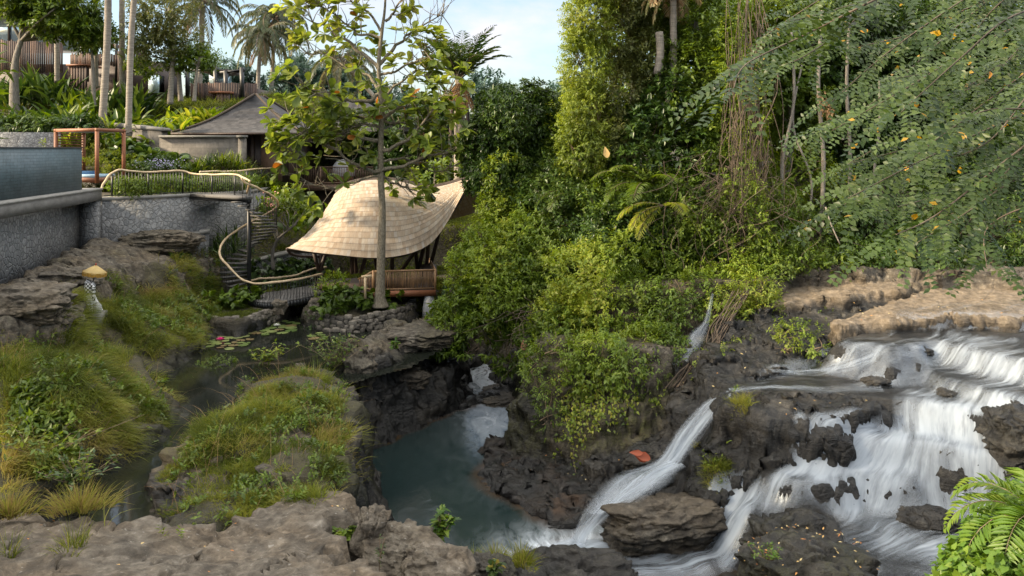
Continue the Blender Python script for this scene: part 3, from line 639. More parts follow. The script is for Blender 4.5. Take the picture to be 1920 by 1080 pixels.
# ------------------------------------------------------------------ pergola with day bed, steps
N_, Rr, Ll = P(182,0,35.5)[:2], P(232,0,37.5)[:2], P(105,0,37.)[:2]; Ff = Ll + Rr - N_
zt, zb = .80, -1.5
pg_ = empty('pergola', (*((N_ + Ff) / 2), zb), 'orange stained timber pergola over a day bed behind the pool wall', 'pergola')
for q in (N_, Rr, Ll, Ff):
    b = MB(); b.box((*q, (zt + zb) / 2), (.15, .15, zt - zb), .3); b.build('post', M_PERG, pg_)
for p, q in ((N_, Rr), (N_, Ll), (Ll, Ff), (Ff, Rr)):
    b = MB(); t = norm(q - p) * .08; b.beam((*(p - t), zt + .07), (*(q + t), zt + .07), .12, .14); b.build('beam', M_PERG, pg_)
b = MB()
for i in range(16):
    z = zb + .35 + i * .125; b.beam((*(Ll + (Ff - Ll) * .03), z), (*(Ff - (Ff - Ll) * .03), z), .03, .05)
b.build('slat_screen', M_PERG, pg_)
b = MB(); b.prism([N_ + .05*(Ff-N_), Rr + .05*(Ll-Rr), Ff + .05*(N_-Ff), Ll + .05*(Rr-Ll)], zt - .01, zt + .015); b.build('fabric_roof', simple_mat('shade_fabric', (.20,.22,.23), (.27,.29,.30), 3, .9), pg_)
ce = (N_ + Ff) / 2
db = empty('day_bed', (*ce, zb), 'day bed with pale blue mattress on a timber base under the pergola', 'day bed')
b = MB(); b.prism([N_*.8+ce*.2+(0,-.1), Rr*.75+ce*.25, Ff*.6+ce*.4, Ll*.7+ce*.3], zb, zb+.22); b.build('base', M_PERG, db)
b = MB(); b.prism([N_*.78+ce*.22+(0,-.1), Rr*.73+ce*.27, Ff*.58+ce*.42, Ll*.68+ce*.32], zb+.22, zb+.36); b.build('mattress', M_PALEBLUE, db)
def pillow(name, c, size, rz, mat, lab, cat, tilt=0):
    u = np.linspace(-1,1,13); A, Bq = np.meshgrid(u, u); a, bb = A.ravel(), Bq.ravel()
    th = (np.clip((1-np.abs(a)**3)*(1-np.abs(bb)**3),0,1))**.5
    V = np.concatenate([np.c_[a*size[0], bb*size[1], th*size[2]], np.c_[a*size[0], bb*size[1], -th*size[2]]])
    q = (np.arange(12)[:,None]*13+np.arange(12)[None]).ravel(); F = np.stack([q,q+1,q+14,q+13],1)
    M_ = np.array(Matrix.Rotation(rz,3,'Z') @ Matrix.Rotation(tilt,3,'X'))
    o = obj(name, V @ M_.T + c, [F, F[:, ::-1] + 169], mat, None, True, {'rnd': np.full(338,.5)}); tag(o, lab, cat)
pillow('cushion', P(159,333,36.6)+(0,0,.05), (.42,.3,.14), .4, M_BLUEFAB, 'dark blue cushion leaning on the pale blue day bed', 'cushion', 1.0)
st_ = empty('garden_steps', P(196,330,39.5), 'pale stone garden steps rising behind the pergola posts', 'steps')
for i in range(4):
    q = P(200 - i*10, 0, 38.8 + i*.8); b = MB(); b.box((q[0], q[1], -1.42 + i*.27 - .5), (1.9, .9, 1.1), .1); b.build('step', M_COPE, st_)

# ------------------------------------------------------------------ shingle roofed pavilion
def hip_roof(name, quad, apexes, z0, parent, mat, curve=.35, n=12):
    """quad: four eave corners (front-left, front-right, back-right, back-left); apexes: ridge ends"""
    b = MB(); Vs = []; Fs = []; UV = []; off = 0; a0, a1 = apexes
    sides = [(quad[0], quad[1], a0, a1), (quad[1], quad[2], a1, a1), (quad[2], quad[3], a1, a0), (quad[3], quad[0], a0, a0)]
    for p, q, ap, aq in sides:
        p, q, ap, aq = [np.array(v, float) for v in (p, q, ap, aq)]
        Lq = np.linalg.norm(q - p); Hh = np.linalg.norm((ap + aq) / 2 - (p + q) / 2)
        for i in range(n + 1):
            t = i / n; A = p + (ap - p) * t; Bq = q + (aq - q) * t; sag = -curve * math.sin(t * math.pi) * (1 - t * .4)
            for j in range(n + 1):
                s = j / n; v = A + (Bq - A) * s; v = v + (0, 0, sag); Vs.append(v)
                uu = (np.dot(v - p, (q - p) / Lq)); UV.append((uu, t * Hh, 0))
        gq = (np.arange(n)[:,None]*(n+1)+np.arange(n)[None]).ravel() + off
        Fs.append(np.stack([gq, gq+1, gq+n+2, gq+n+1], 1)); off += (n+1)**2
    o = obj(name, np.array(Vs), Fs, mat, parent, False, {'tile': np.array(UV)})
    return o
pv = empty('pavilion', P(520,330,43), 'dark timber pavilion with steep grey shingle hip roof behind the garden wall', 'pavilion')
ez = .86; e = [(-17.4,40.9,ez),(-10.6,40.9,ez),(-10.6,49.6,ez),(-17.4,49.6,ez)]
rf = hip_roof('roof', e, [(-14.45,44.9,3.05),(-14.35,46.2,3.05)], ez, pv, M_WOODROOF)
b = MB()
for i in range(4): b.beam(np.array(e[i]) + (0,0,-.06), np.array(e[(i+1)%4]) + (0,0,-.06), .10, .10)
b.build('fascia', M_DKWOOD, rf)
b = MB()
for i, ap in ((0,(-14.45,44.9,3.07)),(1,(-14.35,44.9,3.07)),(2,(-14.35,46.2,3.07)),(3,(-14.45,46.2,3.07))):
    pts = [np.array(e[i]) + (np.array(ap) - e[i]) * t + (0,0,-.35*math.sin(t*math.pi)*(1-t*.4) + .035) for t in np.linspace(0,1,10)]
    b.tube(pts, .07, 6)
b.build('ridge_cap', M_WOODROOF, rf)
b = MB(); b.prism([(-16.6,41.8),(-11.4,41.8),(-11.4,48.8),(-16.6,48.8)], -1.9, ez-.1); b.build('wall', M_DKWOOD, pv)
b = MB(); b.box((-12.55,41.77,-.45),(1.1,.05,2.4)); b.build('door_panel', M_MIDWOOD, pv)
for x in (-13.55,-11.5):
    b = MB(); b.box((x,41.7,-.5),(.22,.22,2.6)); b.build('post', M_DKWOOD, pv)
e2 = [(-11.4,44.3,1.0),(-4.9,44.3,1.0),(-4.9,52,1.0),(-11.4,52,1.0)]
pv2 = empty('pavilion', P(640,340,46), 'further veranda building with second grey shingle roof seen through the large leaved tree', 'pavilion')
hip_roof('roof', e2, [(-10.2,48,3.0),(-9.0,48,3.0)], 1., pv2, M_WOODROOF)
b = MB(); b.prism([(-11.3,49),(-5.4,49),(-5.4,51.5),(-11.3,51.5)], -1.95, .95); b.build('wall', M_DKWOOD, pv2)
b = MB(); b.prism([(-12.1,43.6),(-4.6,43.6),(-4.6,51.5),(-12.1,51.5)], -2.25, -1.95); b.build('deck', M_MIDWOOD, pv2)
b = MB(); b.prism([(-12.1,44.2),(-4.6,44.2),(-4.6,51.5),(-12.1,51.5)], -4.0, -2.25); b.build('base_wall', M_DKWOOD, pv2)
b = MB(); b.tube([P(570,345,44.6)+(0,0,.05), P(570,250,44.6)], .085, 10); b.build('column', simple_mat('teal_paint', (.03,.09,.11), (.04,.12,.14), 3, .5), pv2)
rl = empty('railing', P(610,340,43.7), 'weathered timber railing of upright slats along the veranda deck', 'railing')
z0 = -1.95; x0, x1 = P(547,0,43.75)[0], P(700,0,43.75)[0]
for z, nm in ((z0+.98,'top_rail'),(z0+.12,'bottom_rail')):
    b = MB(); b.beam((x0,43.75,z),(x1,43.75,z),.08,.06); b.build(nm, M_MIDWOOD, rl)
b = MB(); b.box((0,0,0),(.03,.03,.84)); bal_me = None
for i, x in enumerate(np.arange(x0+.05, x1, .095)):
    if i % 16 == 0:
        b = MB(); b.box((x,43.75,z0+.5),(.09,.09,1.0)); b.build('post', M_MIDWOOD, rl)
    elif bal_me is None:
        b = MB(); b.box((x,43.75,z0+.55),(.035,.03,.84)); o0 = b.build('baluster', M_MIDWOOD, rl); bal_me = (o0, x)
    else:
        o = bal_me[0].copy(); COL.objects.link(o); o.parent = rl; o.location = (x - bal_me[1], 0, 0)
def dome(c, r, hz, n=20, m=10, thick=.04):
    th = np.linspace(0, 2*np.pi, n, endpoint=False); ph = np.linspace(-.35, np.pi/2, m)
    V = np.array([[r*math.cos(p)*math.cos(t), r*math.cos(p)*math.sin(t), hz*math.sin(p)] for p in ph for t in th]) + c
    i = np.arange(m-1)[:,None]; j = np.arange(n)[None]
    return V, np.stack([i*n+j, i*n+(j+1)%n, (i+1)*n+(j+1)%n, (i+1)*n+j], -1).reshape(-1,4)
pod = empty('dome_lounger', P(645,340,45.2), 'round grey woven dome lounger standing behind the veranda railing', 'lounger')
V, F = dome(P(644,322,45.2), .66, .72); obj('canopy', V, F, simple_mat('woven_grey', (.30,.31,.33), (.40,.41,.43), 9, .85), pod, True, {'rnd': np.full(len(V), .5)})
b = MB(); b.tube([P(644,345,45.2), P(644,326,45.2)], [.5,.62], 18); b.build('base', M_PERG, pod)

# ------------------------------------------------------------------ villas on the hill
def slat_panel(b, pts, z0, z1, wd=.12):
    pts = np.array(pts, float); s = np.r_[0, np.cumsum(np.linalg.norm(np.diff(pts,axis=0),axis=1))]
    n = int(s[-1] / (wd * 1.08))
    for k in range(n):
        t = (k + .5) / n * s[-1]; q = [np.interp(t, s, pts[:,0]), np.interp(t, s, pts[:,1])]
        d = [np.interp(t+.05, s, pts[:,0]) - np.interp(t-.05, s, pts[:,0]), np.interp(t+.05, s, pts[:,1]) - np.interp(t-.05, s, pts[:,1])]
        r1, r2 = random.random(), random.random()
        b.box((q[0], q[1], (z0 + z1) / 2 + (r2-.5)*.12), (wd, .04, z1 - z0), math.atan2(d[1], d[0]), None, r1 * .75 + .25 * r2)
def arc(x0, x1, Y, bul, n=14):
    return [(x0 + (x1-x0)*t, Y - bul*math.sin(t*math.pi)) for t in np.linspace(0,1,n)]
def PX(px, Y): return (px-960)*Y/FPX
def PYz(py, Y): return (HY-py)*Y/FPX
va = empty('villa', P(40,170,56), 'dark slatted timber villa with tall pale glazing at the far upper left', 'villa')
Y = 56
b = MB(); slat_panel(b, arc(PX(-70,Y), PX(118,Y), Y, 1.2), PYz(138,Y), PYz(80,Y)); b.build('slat_screen', M_SLAT, va)
b = MB(); b.prism([(PX(-70,Y),Y+.6),(PX(95,Y),Y+.6),(PX(95,Y),Y+5),(PX(-70,Y),Y+5)], PYz(84,Y), PYz(20,Y)); b.build('glazing', M_GLASS, va)
for px in (-20, 8, 46, 92):
    b = MB(); b.box((PX(px,Y), Y+.55, PYz(56,Y)), (.14,.14,3.0)); b.build('post', M_DKWOOD, va)
b = MB(); b.prism(arc(PX(-80,Y), PX(95,Y), Y-.4, 1.)+[(PX(95,Y),Y+5),(PX(-80,Y),Y+5)], PYz(30,Y), PYz(12,Y)); b.build('roof', M_DKWOOD, va)
b = MB(); b.prism([(PX(-70,Y),Y+.8),(PX(112,Y),Y+.8),(PX(112,Y),Y+5),(PX(-70,Y),Y+5)], PYz(190,Y), PYz(118,Y)); b.build('base_wall', M_DKWOOD, va)
Y = 54; vb = empty('villa', P(210,170,54), 'sunlit orange brown slatted villa with small canopy between the palm trunks', 'villa')
b = MB(); slat_panel(b, arc(PX(132,Y), PX(236,Y), Y, .6), PYz(124,Y), PYz(102,Y)); slat_panel(b, arc(PX(232,Y), PX(246,Y), Y-.8, .1), PYz(168,Y), PYz(98,Y)); slat_panel(b, arc(PX(246,Y), PX(284,Y), Y-.6, .7), PYz(140,Y), PYz(92,Y)); b.build('slat_screen', M_SLAT, vb)
b = MB(); slat_panel(b, [(PX(141,Y),Y-.9),(PX(177,Y),Y-.9)], PYz(172,Y), PYz(126,Y), .16); b.build('entrance_box', M_SLAT, vb)
b = MB(); b.prism([(PX(139,Y),Y-1.0),(PX(179,Y),Y-1.0),(PX(179,Y),Y+1),(PX(139,Y),Y+1)], PYz(126,Y), PYz(123,Y)); b.build('box_cap', M_PERG, vb)
b = MB(); b.prism([(PX(136,Y),Y-.6),(PX(176,Y),Y-.6),(PX(176,Y),Y+4),(PX(136,Y),Y+4)], PYz(77,Y), PYz(72,Y)); b.build('canopy', M_PERG, vb)
for px in (148, 158, 213, 222):
    b = MB(); b.box((PX(px,Y), Y+.4, PYz(112,Y)), (.16,.16,2.9)); b.build('post', M_STEEL, vb)
b = MB(); b.prism([(PX(134,Y),Y+1.2),(PX(284,Y),Y+1.2),(PX(284,Y),Y+4.5),(PX(134,Y),Y+4.5)], PYz(190,Y), PYz(112,Y)); b.build('wall', M_DKWOOD, vb)
b = MB(); b.prism([(PX(264,Y),Y+1.1),(PX(284,Y),Y+1.1),(PX(284,Y),Y+2),(PX(264,Y),Y+2)], PYz(172,Y), PYz(138,Y)); b.build('window', M_GLASS, vb)
Y = 58; vc = empty('villa', P(420,190,58), 'dark slatted villa with open steel frame roof terrace above the pavilion roof', 'villa')
b = MB(); slat_panel(b, arc(PX(357,Y), PX(482,Y), Y, 1.0, 20), PYz(200,Y), PYz(157,Y), .15); b.build('slat_screen', M_SLAT, vc)
b = MB(); slat_panel(b, [(PX(421,Y),Y-1.6),(PX(446,Y),Y-1.6)], PYz(215,Y), PYz(178,Y), .2); b.build('entrance_box', M_SLAT, vc)
b = MB(); b.prism([(PX(408,Y),Y-1.7),(PX(446,Y),Y-1.7),(PX(446,Y),Y),(PX(408,Y),Y)], PYz(178,Y), PYz(174,Y)); b.build('box_cap', M_PERG, vc)
b = MB(); b.prism([(PX(362,Y),Y+.6),(PX(478,Y),Y+.6),(PX(478,Y),Y+5),(PX(362,Y),Y+5)], PYz(215,Y), PYz(165,Y)); b.build('wall', M_DKWOOD, vc)
for px, yt in ((410,126),(459,128),(429,134),(358,130)):
    b = MB(); b.box((PX(px,Y), Y-.6, (PYz(yt,Y)+PYz(185,Y))/2), (.24,.24,PYz(yt,Y)-PYz(185,Y))); b.build('post', M_STEEL, vc)
for p, q in (((358,132),(410,130)),((410,137),(459,131)),((429,138),(459,132))):
    b = MB(); b.beam(P(*p,Y-.6), P(*q,Y-.6), .14, .2); b.build('beam', M_STEEL, vc)
b = MB(); b.prism([(PX(385,Y),Y+.7),(PX(416,Y),Y+.7),(PX(416,Y),Y+2),(PX(385,Y),Y+2)], PYz(160,Y), PYz(136,Y)); b.build('glazing', M_GLASS, vc)
b = MB(); b.prism([(PX(380,Y),Y-.4),(PX(430,Y),Y-.4),(PX(430,Y),Y+2.4),(PX(380,Y),Y+2.4)], PYz(136,Y), PYz(131,Y)); b.build('canopy', M_DKWOOD, vc)

# ------------------------------------------------------------------ railing with wavy branch handrails, spiral stair, footbridge
def rail_tube(path, r, n=90, wob=.02, seed=0):
    pts = spline(path, n); k = np.c_[np.arange(n) * .17, np.zeros(n), np.zeros(n)]
    pts = pts + wob * np.c_[fbm(k, 3, seed), fbm(k + 9, 3, seed), fbm(k + 31, 3, seed)]
    rr = r * (1 + .22 * fbm(k * 2.2 + 5, 2, seed)); return pts, rr
def baluster_row(parent, path, zb, dz, step, rad=.014, post_every=0):
    """upright bars below a handrail path; zb(x, y) gives the foot height"""
    pts = spline(path, 200); s = np.r_[0, np.cumsum(np.linalg.norm(np.diff(pts[:,:2],axis=0),axis=1))]
    for k, t in enumerate(np.arange(step, s[-1], step)):
        q = [np.interp(t, s, pts[:,i]) for i in range(3)]; z0 = zb(q[0], q[1], q[2]) ; big = post_every and k % post_every == 0
        if q[2] - z0 < .12: continue
        b = MB()
        if big: b.beam((q[0],q[1],z0),(q[0],q[1],q[2]-.01),.055,.055)
        else: b.tube([(q[0],q[1],z0+.02),(q[0],q[1],q[2]-.01)], rad, 5)
        b.build('post' if big else 'baluster', M_STEEL, parent)
u1 = [P(190,356,31.9)-(0,0,.0), P(194,345,32.0), P(204,330,32.2), P(220,320,32.5), P(240,320,32.8), P(275,323,33.4), P(310,322,34.0), P(338,320,34.5), P(358,325,34.6), P(380,327,34.4), P(410,327,34.0), P(440,328,33.4), P(458,334,32.7), P(469,341,32.3)]
r_ = empty('railing', P(330,370,34), 'black bar railing with wavy peeled branch handrail along the top of the stone wall', 'railing')
pts, rr = rail_tube(u1, .045, 110, .03, 3); b = MB(); b.tube(pts, rr, 8); b.build('handrail', M_BRANCH, r_, True)
baluster_row(r_, u1[2:-1], lambda x, y, z: -1.9, 0, .135, .014, 11)
b = MB(); q = spline([np.array([p[0], p[1], -1.86]) for p in u1[1:-1]], 40); b.tube(q, .02, 5); b.build('bottom_rail', M_STEEL, r_)
u2 = [P(374,322,35.6), P(400,322,36.4), P(440,321,37.6), P(480,317,40), P(508,316,41.6), P(519,317,42.2), P(526,326,42.5), P(530,345,42.6)]
r_ = empty('railing', P(450,350,38), 'second branch topped railing curving back toward the pavilion wall', 'railing')
pts, rr = rail_tube(u2, .042, 80, .03, 5); b = MB(); b.tube(pts, rr, 8); b.build('handrail', M_BRANCH, r_, True)
baluster_row(r_, u2[:-2], lambda x, y, z: -1.9, 0, .14, .014, 12)

SX, SY, SR = PX(467,33.5), 33.5, 1.12
sp = empty('spiral_staircase', (SX, SY, -6.0), 'black spiral staircase winding round a steel pole with a wavy branch handrail', 'staircase')
b = MB(); b.tube([(SX,SY,-6.2),(SX,SY,-1.62)], .085, 14); b.build('pole', M_STEEL, sp, True)
nt_ = 25; zt, zb = -2.12, -5.85
def spz(a): return zt + (zb - zt) * (a + 100) / 380.
for k in range(nt_):
    a = -100 + 380 * k / (nt_ - 1); z = spz(a); a0, a1 = R(a - 11), R(a + 11)
    poly = [(SX + .07*math.cos(a0), SY + .07*math.sin(a0)), (SX + SR*math.cos(a0), SY + SR*math.sin(a0)), (SX + SR*math.cos((a0+a1)/2)*1.02, SY + SR*math.sin((a0+a1)/2)*1.02), (SX + SR*math.cos(a1), SY + SR*math.sin(a1)), (SX + .07*math.cos(a1), SY + .07*math.sin(a1))]
    b = MB(); b.prism(poly, z - .05, z); b.build('tread', M_TREAD, sp)
hr = [(SX + .1, SY - 1.15, spz(-100) + .98)] + [(SX + SR*1.03*math.cos(R(a)), SY + SR*1.03*math.sin(R(a)), spz(a) + .98 - .22*ss(100,250,np.array(a))) for a in np.arange(-80, 250, 20)]
exitp = [P(447,519,32.2), P(462,528,31.9), P(485,531,31.8), P(530,528,32.0), P(570,521,32.7), P(605,514,33.6)]
pts, rr = rail_tube(hr + exitp, .046, 150, .03, 7); b = MB(); b.tube(pts, rr, 8); b.build('handrail', M_BRANCH, sp, True)
for a in np.arange(-85, 255, 7.5):
    x, y = SX + SR*math.cos(R(a)), SY + SR*math.sin(R(a)); b = MB(); b.tube([(x,y,spz(a)-.05),(x,y,spz(a)+.98 - .22*float(ss(100,250,np.array(a))))], .010, 5); b.build('baluster', M_STEEL, sp)
b = MB(); b.tube([P(468,342,32.4), P(466,350,32.9), P(463,362,33.3)], .04, 8); b.build('newel', M_BRANCH, sp)
ld = empty('landing', P(410,365,34), 'dark steel landing bridging from the stone wall to the spiral staircase pole', 'landing')
b = MB(); b.prism([P(352,0,34.9)[:2], P(440,0,32.6)[:2], P(472,0,32.5)[:2], P(474,0,33.5)[:2], P(440,0,35.8)[:2], P(412,0,36.2)[:2]], -2.05, -1.93); b.build('deck', M_DECK, ld)
b = MB(); b.beam(P(354,366,34.9)*[1,1,0]+(0,0,-2.1), P(470,0,32.55)*[1,1,0]+(0,0,-2.1), .08, .16); b.build('edge_beam', M_STEEL, ld)

fb = empty('footbridge', P(540,560,33), 'curved dark plank footbridge crossing the pond inlet below the spiral staircase', 'bridge')
fr = spline([PZ(466,560,-6.), PZ(500,566,-6.), PZ(560,559,-6.), PZ(612,547,-6.), PZ(660,541,-6.)], 40); bk = spline([PZ(463,549,-6.), PZ(510,547,-6.), PZ(560,539,-6.), PZ(600,531,-6.), PZ(650,526,-6.)], 40)
b = MB()
for i in range(39):
    p = [fr[i][:2], fr[i+1][:2]*.93 + fr[i][:2]*.07, bk[i+1][:2]*.93 + bk[i][:2]*.07, bk[i][:2]]; b.prism(p, -6.06, -6.0 + .006*random.random())
b.build('deck', M_DECK, fb)
for nm, ln in (('edge_beam', fr), ('edge_beam', bk)):
    b = MB(); q = ln.copy(); q[:,2] = -6.16
    for i in range(0, 39): b.beam(q[i], q[i+1], .08, .2)
    b.build(nm, M_STEEL, fb)
baluster_row(fb, [np.array([*exitp[i][:2], exitp[i][2]]) for i in (2,3,4,5)], lambda x, y, z: -6.1, 0, .14, .009)
bkr = [P(469,526,33.6), P(490,522,34.2), P(530,520,34.8), P(560,514,35.2), P(585,505,35.8), P(612,500,36.4)]
pts, rr = rail_tube(bkr, .042, 70, .03, 9); b = MB(); b.tube(pts, rr, 8); b.build('handrail', M_BRANCH, fb, True)
baluster_row(fb, bkr, lambda x, y, z: -6.1, 0, .15, .009)
for i, (px, py, Z) in enumerate(((524,576,-6.5),(592,572,-6.5))):
    pass

# ------------------------------------------------------------------ bamboo pavilion
def patch(rows, n, m):
    """rows: list of control polylines (3D) from bottom to top -> smooth grid n along, m across"""
    C = np.array([spline(r, n) for r in rows]); G = np.array([spline(C[:, i], m) for i in range(n)])   # n,m,3
    return G
bp = empty('bamboo_pavilion', P(700,540,34.5), 'open bamboo pavilion with swooping leaf shaped shingle roof beside the pond', 'pavilion')
front = [
  [P(538,466,33.0), P(575,472,32.4), P(630,478,32.0), P(700,484,31.9), P(760,478,32.2), P(805,458,33.0), P(835,422,34.0), P(862,375,35.0), P(884,333,36.0)],
  [P(556,455,33.2), P(594,448,32.6), P(640,450,32.2), P(700,452,32.1), P(755,448,32.5), P(800,430,33.2), P(832,402,34.2), P(858,368,35.2), P(883,334,36.0)],
  [P(580,434,33.6), P(614,420,33.1), P(650,415,32.8), P(702,413,32.7), P(753,412,33.1), P(796,402,33.7), P(828,384,34.5), P(855,360,35.4), P(882,334,36.1)],
  [P(604,404,34.2), P(632,382,33.8), P(660,376,33.6), P(704,373,33.6), P(750,376,33.9), P(792,376,34.4), P(823,366,35.0), P(852,352,35.7), P(881,333,36.2)],
  [P(628,364,35.0), P(646,350,34.8), P(666,344,34.7), P(704,341,34.7), P(746,347,34.9), P(788,357,35.2), P(820,353,35.6), P(850,345,36.0), P(880,333,36.3)]]
Gf = patch(front, 64, 40)
top = Gf[:, -1]; c_ = np.array([1.1, 2.2, -.0])
back = [top, top + np.array([.25,1.0,.02]), top + np.array([.5,2.2,-.55]), top + np.array([.7,3.6,-1.6])]
Gb = patch([list(r) for r in back], 64, 14)
G = np.concatenate([Gf, Gb[:, 1:]], 1); n_, m_ = G.shape[:2]
du = np.r_[0, np.cumsum(np.linalg.norm(np.diff(G[:, 12], axis=0), axis=1))]; dv = np.r_[0, np.cumsum(np.linalg.norm(np.diff(G[24], axis=0), axis=1))]
uv = np.stack([np.repeat(du, m_), np.tile(dv, n_), np.zeros(n_*m_)], 1)
i = np.arange(n_-1)[:,None]; j = np.arange(m_-1)[None]; F = np.stack([i*m_+j, (i+1)*m_+j, (i+1)*m_+j+1, i*m_+j+1], -1).reshape(-1,4)
row_ = np.mod(dv / .27, 1.); lift = np.tile(.035 * (1 - row_), n_)[:, None]
gn = norm(np.cross(np.gradient(G, axis=0).reshape(-1,3), np.gradient(G, axis=1).reshape(-1,3))); gn *= np.sign(-gn[:, 1:2] + 1e-6)
rf = obj('roof', G.reshape(-1,3) + gn * lift, F, M_BAMROOF, bp, True, {'tile': uv})
Gi = G.reshape(-1,3) - gn * .16
border = np.concatenate([np.arange(n_)*m_, (n_-1)*m_+np.arange(1,m_), (np.arange(n_-1)[::-1])*m_+m_-1, np.arange(1,m_-1)[::-1]])
bn = np.roll(border, -1); K = n_*m_
obj('lining', np.concatenate([Gi, G.reshape(-1,3)]), [F[:, ::-1], np.stack([border, bn, bn + K, border + K], 1)], simple_mat('dark_bamboo_lining', (.03,.02,.013), (.06,.042,.027), 7, .8), bp, True, {'rnd': np.full(2*K, .5)})
lip = [P(538,466,33.0), P(548,477,33.4), P(575,481,34.0), P(610,479,34.6), P(640,470,35.2)]
b = MB(); b.tube(spline(lip, 20), .06, 6); b.build('lip_pole', M_DKWOOD, rf)
legs = [((598,508,34),(588,478,33.8)),((600,508,34),(612,478,34.2)),((603,508,34.2),(600,470,34.6)),((660,512,34),(660,478,33.2)),((668,512,34.2),(664,470,34)),((676,512,34.4),(690,475,34)),((735,512,33.6),(736,478,33.2)),((752,508,35),(790,462,34.2)),((782,505,35.2),(778,455,34.4)),((785,505,35.2),(800,445,34.6)),((800,503,35.2),(804,440,34.8)),((806,502,35.2),(832,410,35.2)),((708,512,35.5),(700,470,35))]
for p, q in legs:
    b = MB(); b.tube([P(*p), P(*q) + (0,0,.15)], .085, 8); b.build('bamboo_leg', M_DKWOOD, bp)
bun = MB(); bun.tube([P(803,508,35.2)+(0,0,-.2), P(803,498,35.2), P(803,494,35.2)], [.42,.36,.1], 12); bun.build('leg_base', M_DKWOOD, bp)
b = MB(); dk = [PZ(662,548,-5.72), PZ(700,547,-5.72), PZ(816,544,-5.72), PZ(806,520,-5.72), PZ(640,522,-5.72), PZ(590,530,-5.72)]
b.prism([p[:2] for p in dk], -5.92, -5.72); b.build('deck', M_DKWOOD, bp)
b = MB(); b.prism([PZ(560,532,-5.9)[:2], PZ(640,540,-5.9)[:2], PZ(800,540,-5.9)[:2], PZ(860,520,-5.9)[:2], PZ(600,510,-5.9)[:2]], -6.0, -5.9)
fs = MB(); fs.beam(dk[1]+(0,-.03,-.1), dk[2]+(0.02,-.03,-.1), .06, .24); fs.build('fascia', M_PERG, bp)
br = empty('bamboo_railing', P(750,535,32.5), 'warm brown bamboo balustrade on the deck under the shingle roof', 'railing')
pA, pB, pC = dk[1]*1.0, dk[2]*1., dk[3]*1.
pS = PZ(672,540,-5.72)
for zz, nm in ((.82,'top_rail'),(.08,'bottom_rail')):
    for p, q in ((pA, pB), (pB, pC), (pA, pS)):
        b = MB(); b.tube([p + (0,0,zz if p is not pS else zz*.3+.1), q + (0,0,zz if q is not pS else zz*.45)], .042, 8); b.build(nm, M_BAMBOO, br)
for p in (pA, pB, pC):
    b = MB(); b.tube([p, p + (0,0,.86)], .05, 8); b.build('post', M_BAMBOO, br)
for p, q, n in ((pA, pB, 46), (pB, pC, 12), (pS, pA, 9)):
    for k in range(1, n):
        t = k / n + random.uniform(-.003, .003); c = p + (q - p) * t; jz = random.uniform(-.02, .02); hh = .80 if p is not pS else .35 + .45 * t
        b = MB(); b.tube([c + (jz,0,.06), c + (-jz,0,hh)], random.uniform(.016,.024), 5); b.build('bamboo_bar', M_BAMBOO, br)
gp = empty('granite_post', P(805,580,32.6), 'speckled grey granite post standing in water under the bamboo deck corner', 'post')
b = MB(); b.tube([P(805,592,32.6), P(805,575,32.6), P(804,553,32.6), P(804,547,32.6)], [.30,.27,.17,.15], 10); b.build('shaft', M_GRANITE, gp, True)
tp = empty('timber_post', P(685,556,31), 'pale timber post with a short crossbar standing among the island leaves', 'post')
b = MB(); b.tube([P(685,560,30.9), P(684.5,519,30.9)], .05, 8); b.build('upright', M_BRANCH, tp, True)
b = MB(); b.tube([P(678,519,30.9), P(697,517,30.9)], .055, 8); b.build('crossbar', M_BRANCH, tp, True)

# ------------------------------------------------------------------ shrine parasol and draped shrine on the rock
uc = on_ground(174,585,0,20,32)*[1,1,0] + (.12,-.2,0); uc = P(178.5,505,uc[1]); ur = .0142*uc[1]
ub = empty('parasol', uc + (0,0,-1.0), 'small yellow fringed temple parasol leaning over the draped shrine on the rock', 'parasol')
nseg = 24; th = np.linspace(0, 2*np.pi, nseg, endpoint=False); rings = [(0,.115),(.12,.095),(.55,.02),(1.0,-.075),(1.0,-.085)]
V = []; 
for r_q, z in rings:
    for k, t in enumerate(th):
        sc_ = 1 - .03 * (k % 3 == 0) * r_q; V.append((ur*r_q*sc_*math.cos(t), ur*r_q*sc_*math.sin(t), z*1.25))
tilt = np.array(Matrix.Rotation(R(8),3,'Y')); Vc = np.array(V) @ tilt.T
i = np.arange(len(rings)-1)[:,None]; j = np.arange(nseg)[None]; F = np.stack([i*nseg+j, i*nseg+(j+1)%nseg, (i+1)*nseg+(j+1)%nseg, (i+1)*nseg+j], -1).reshape(-1,4)
M_YEL = simple_mat('yellow_cloth', (.36,.25,.09), (.46,.34,.14), 6, .8, .2, rnd=.1); M_FRI = simple_mat('yellow_fringe', (.28,.15,.02), (.38,.21,.03), 9, .9, .2)
cn = obj('canopy', Vc + uc, F, M_YEL, ub, False, {'rnd': np.full(len(Vc), .5)})
b = MB()
for k in range(96):
    t = 2*np.pi*k/96; o_ = np.array([ur*.985*math.cos(t), ur*.985*math.sin(t), -.07]); ln = .10 + .035*random.random()
    tn = np.array([-math.sin(t), math.cos(t), 0]) * .014
    q = np.array([o_-tn, o_+tn, o_+tn*1.2+(0,0,-ln), o_-tn*1.2+(0,0,-ln)]) @ tilt.T + uc; b.add(q, np.array([[0,1,2,3]]))
b.build('fringe', M_FRI, cn)
b = MB(); b.tube([np.array([0,0,.12]) @ tilt.T + uc, np.array([0,0,.2]) @ tilt.T + uc], [.03,.012], 8); b.build('finial', simple_mat('red_paint', (.45,.05,.02), (.5,.08,.03), 4, .5), cn)
b = MB(); b.tube([np.array([0,0,.1]) @ tilt.T + uc, np.array([-.05,.05,-1.4]) @ tilt.T + uc], .016, 8); b.build('pole', M_DKWOOD, ub)
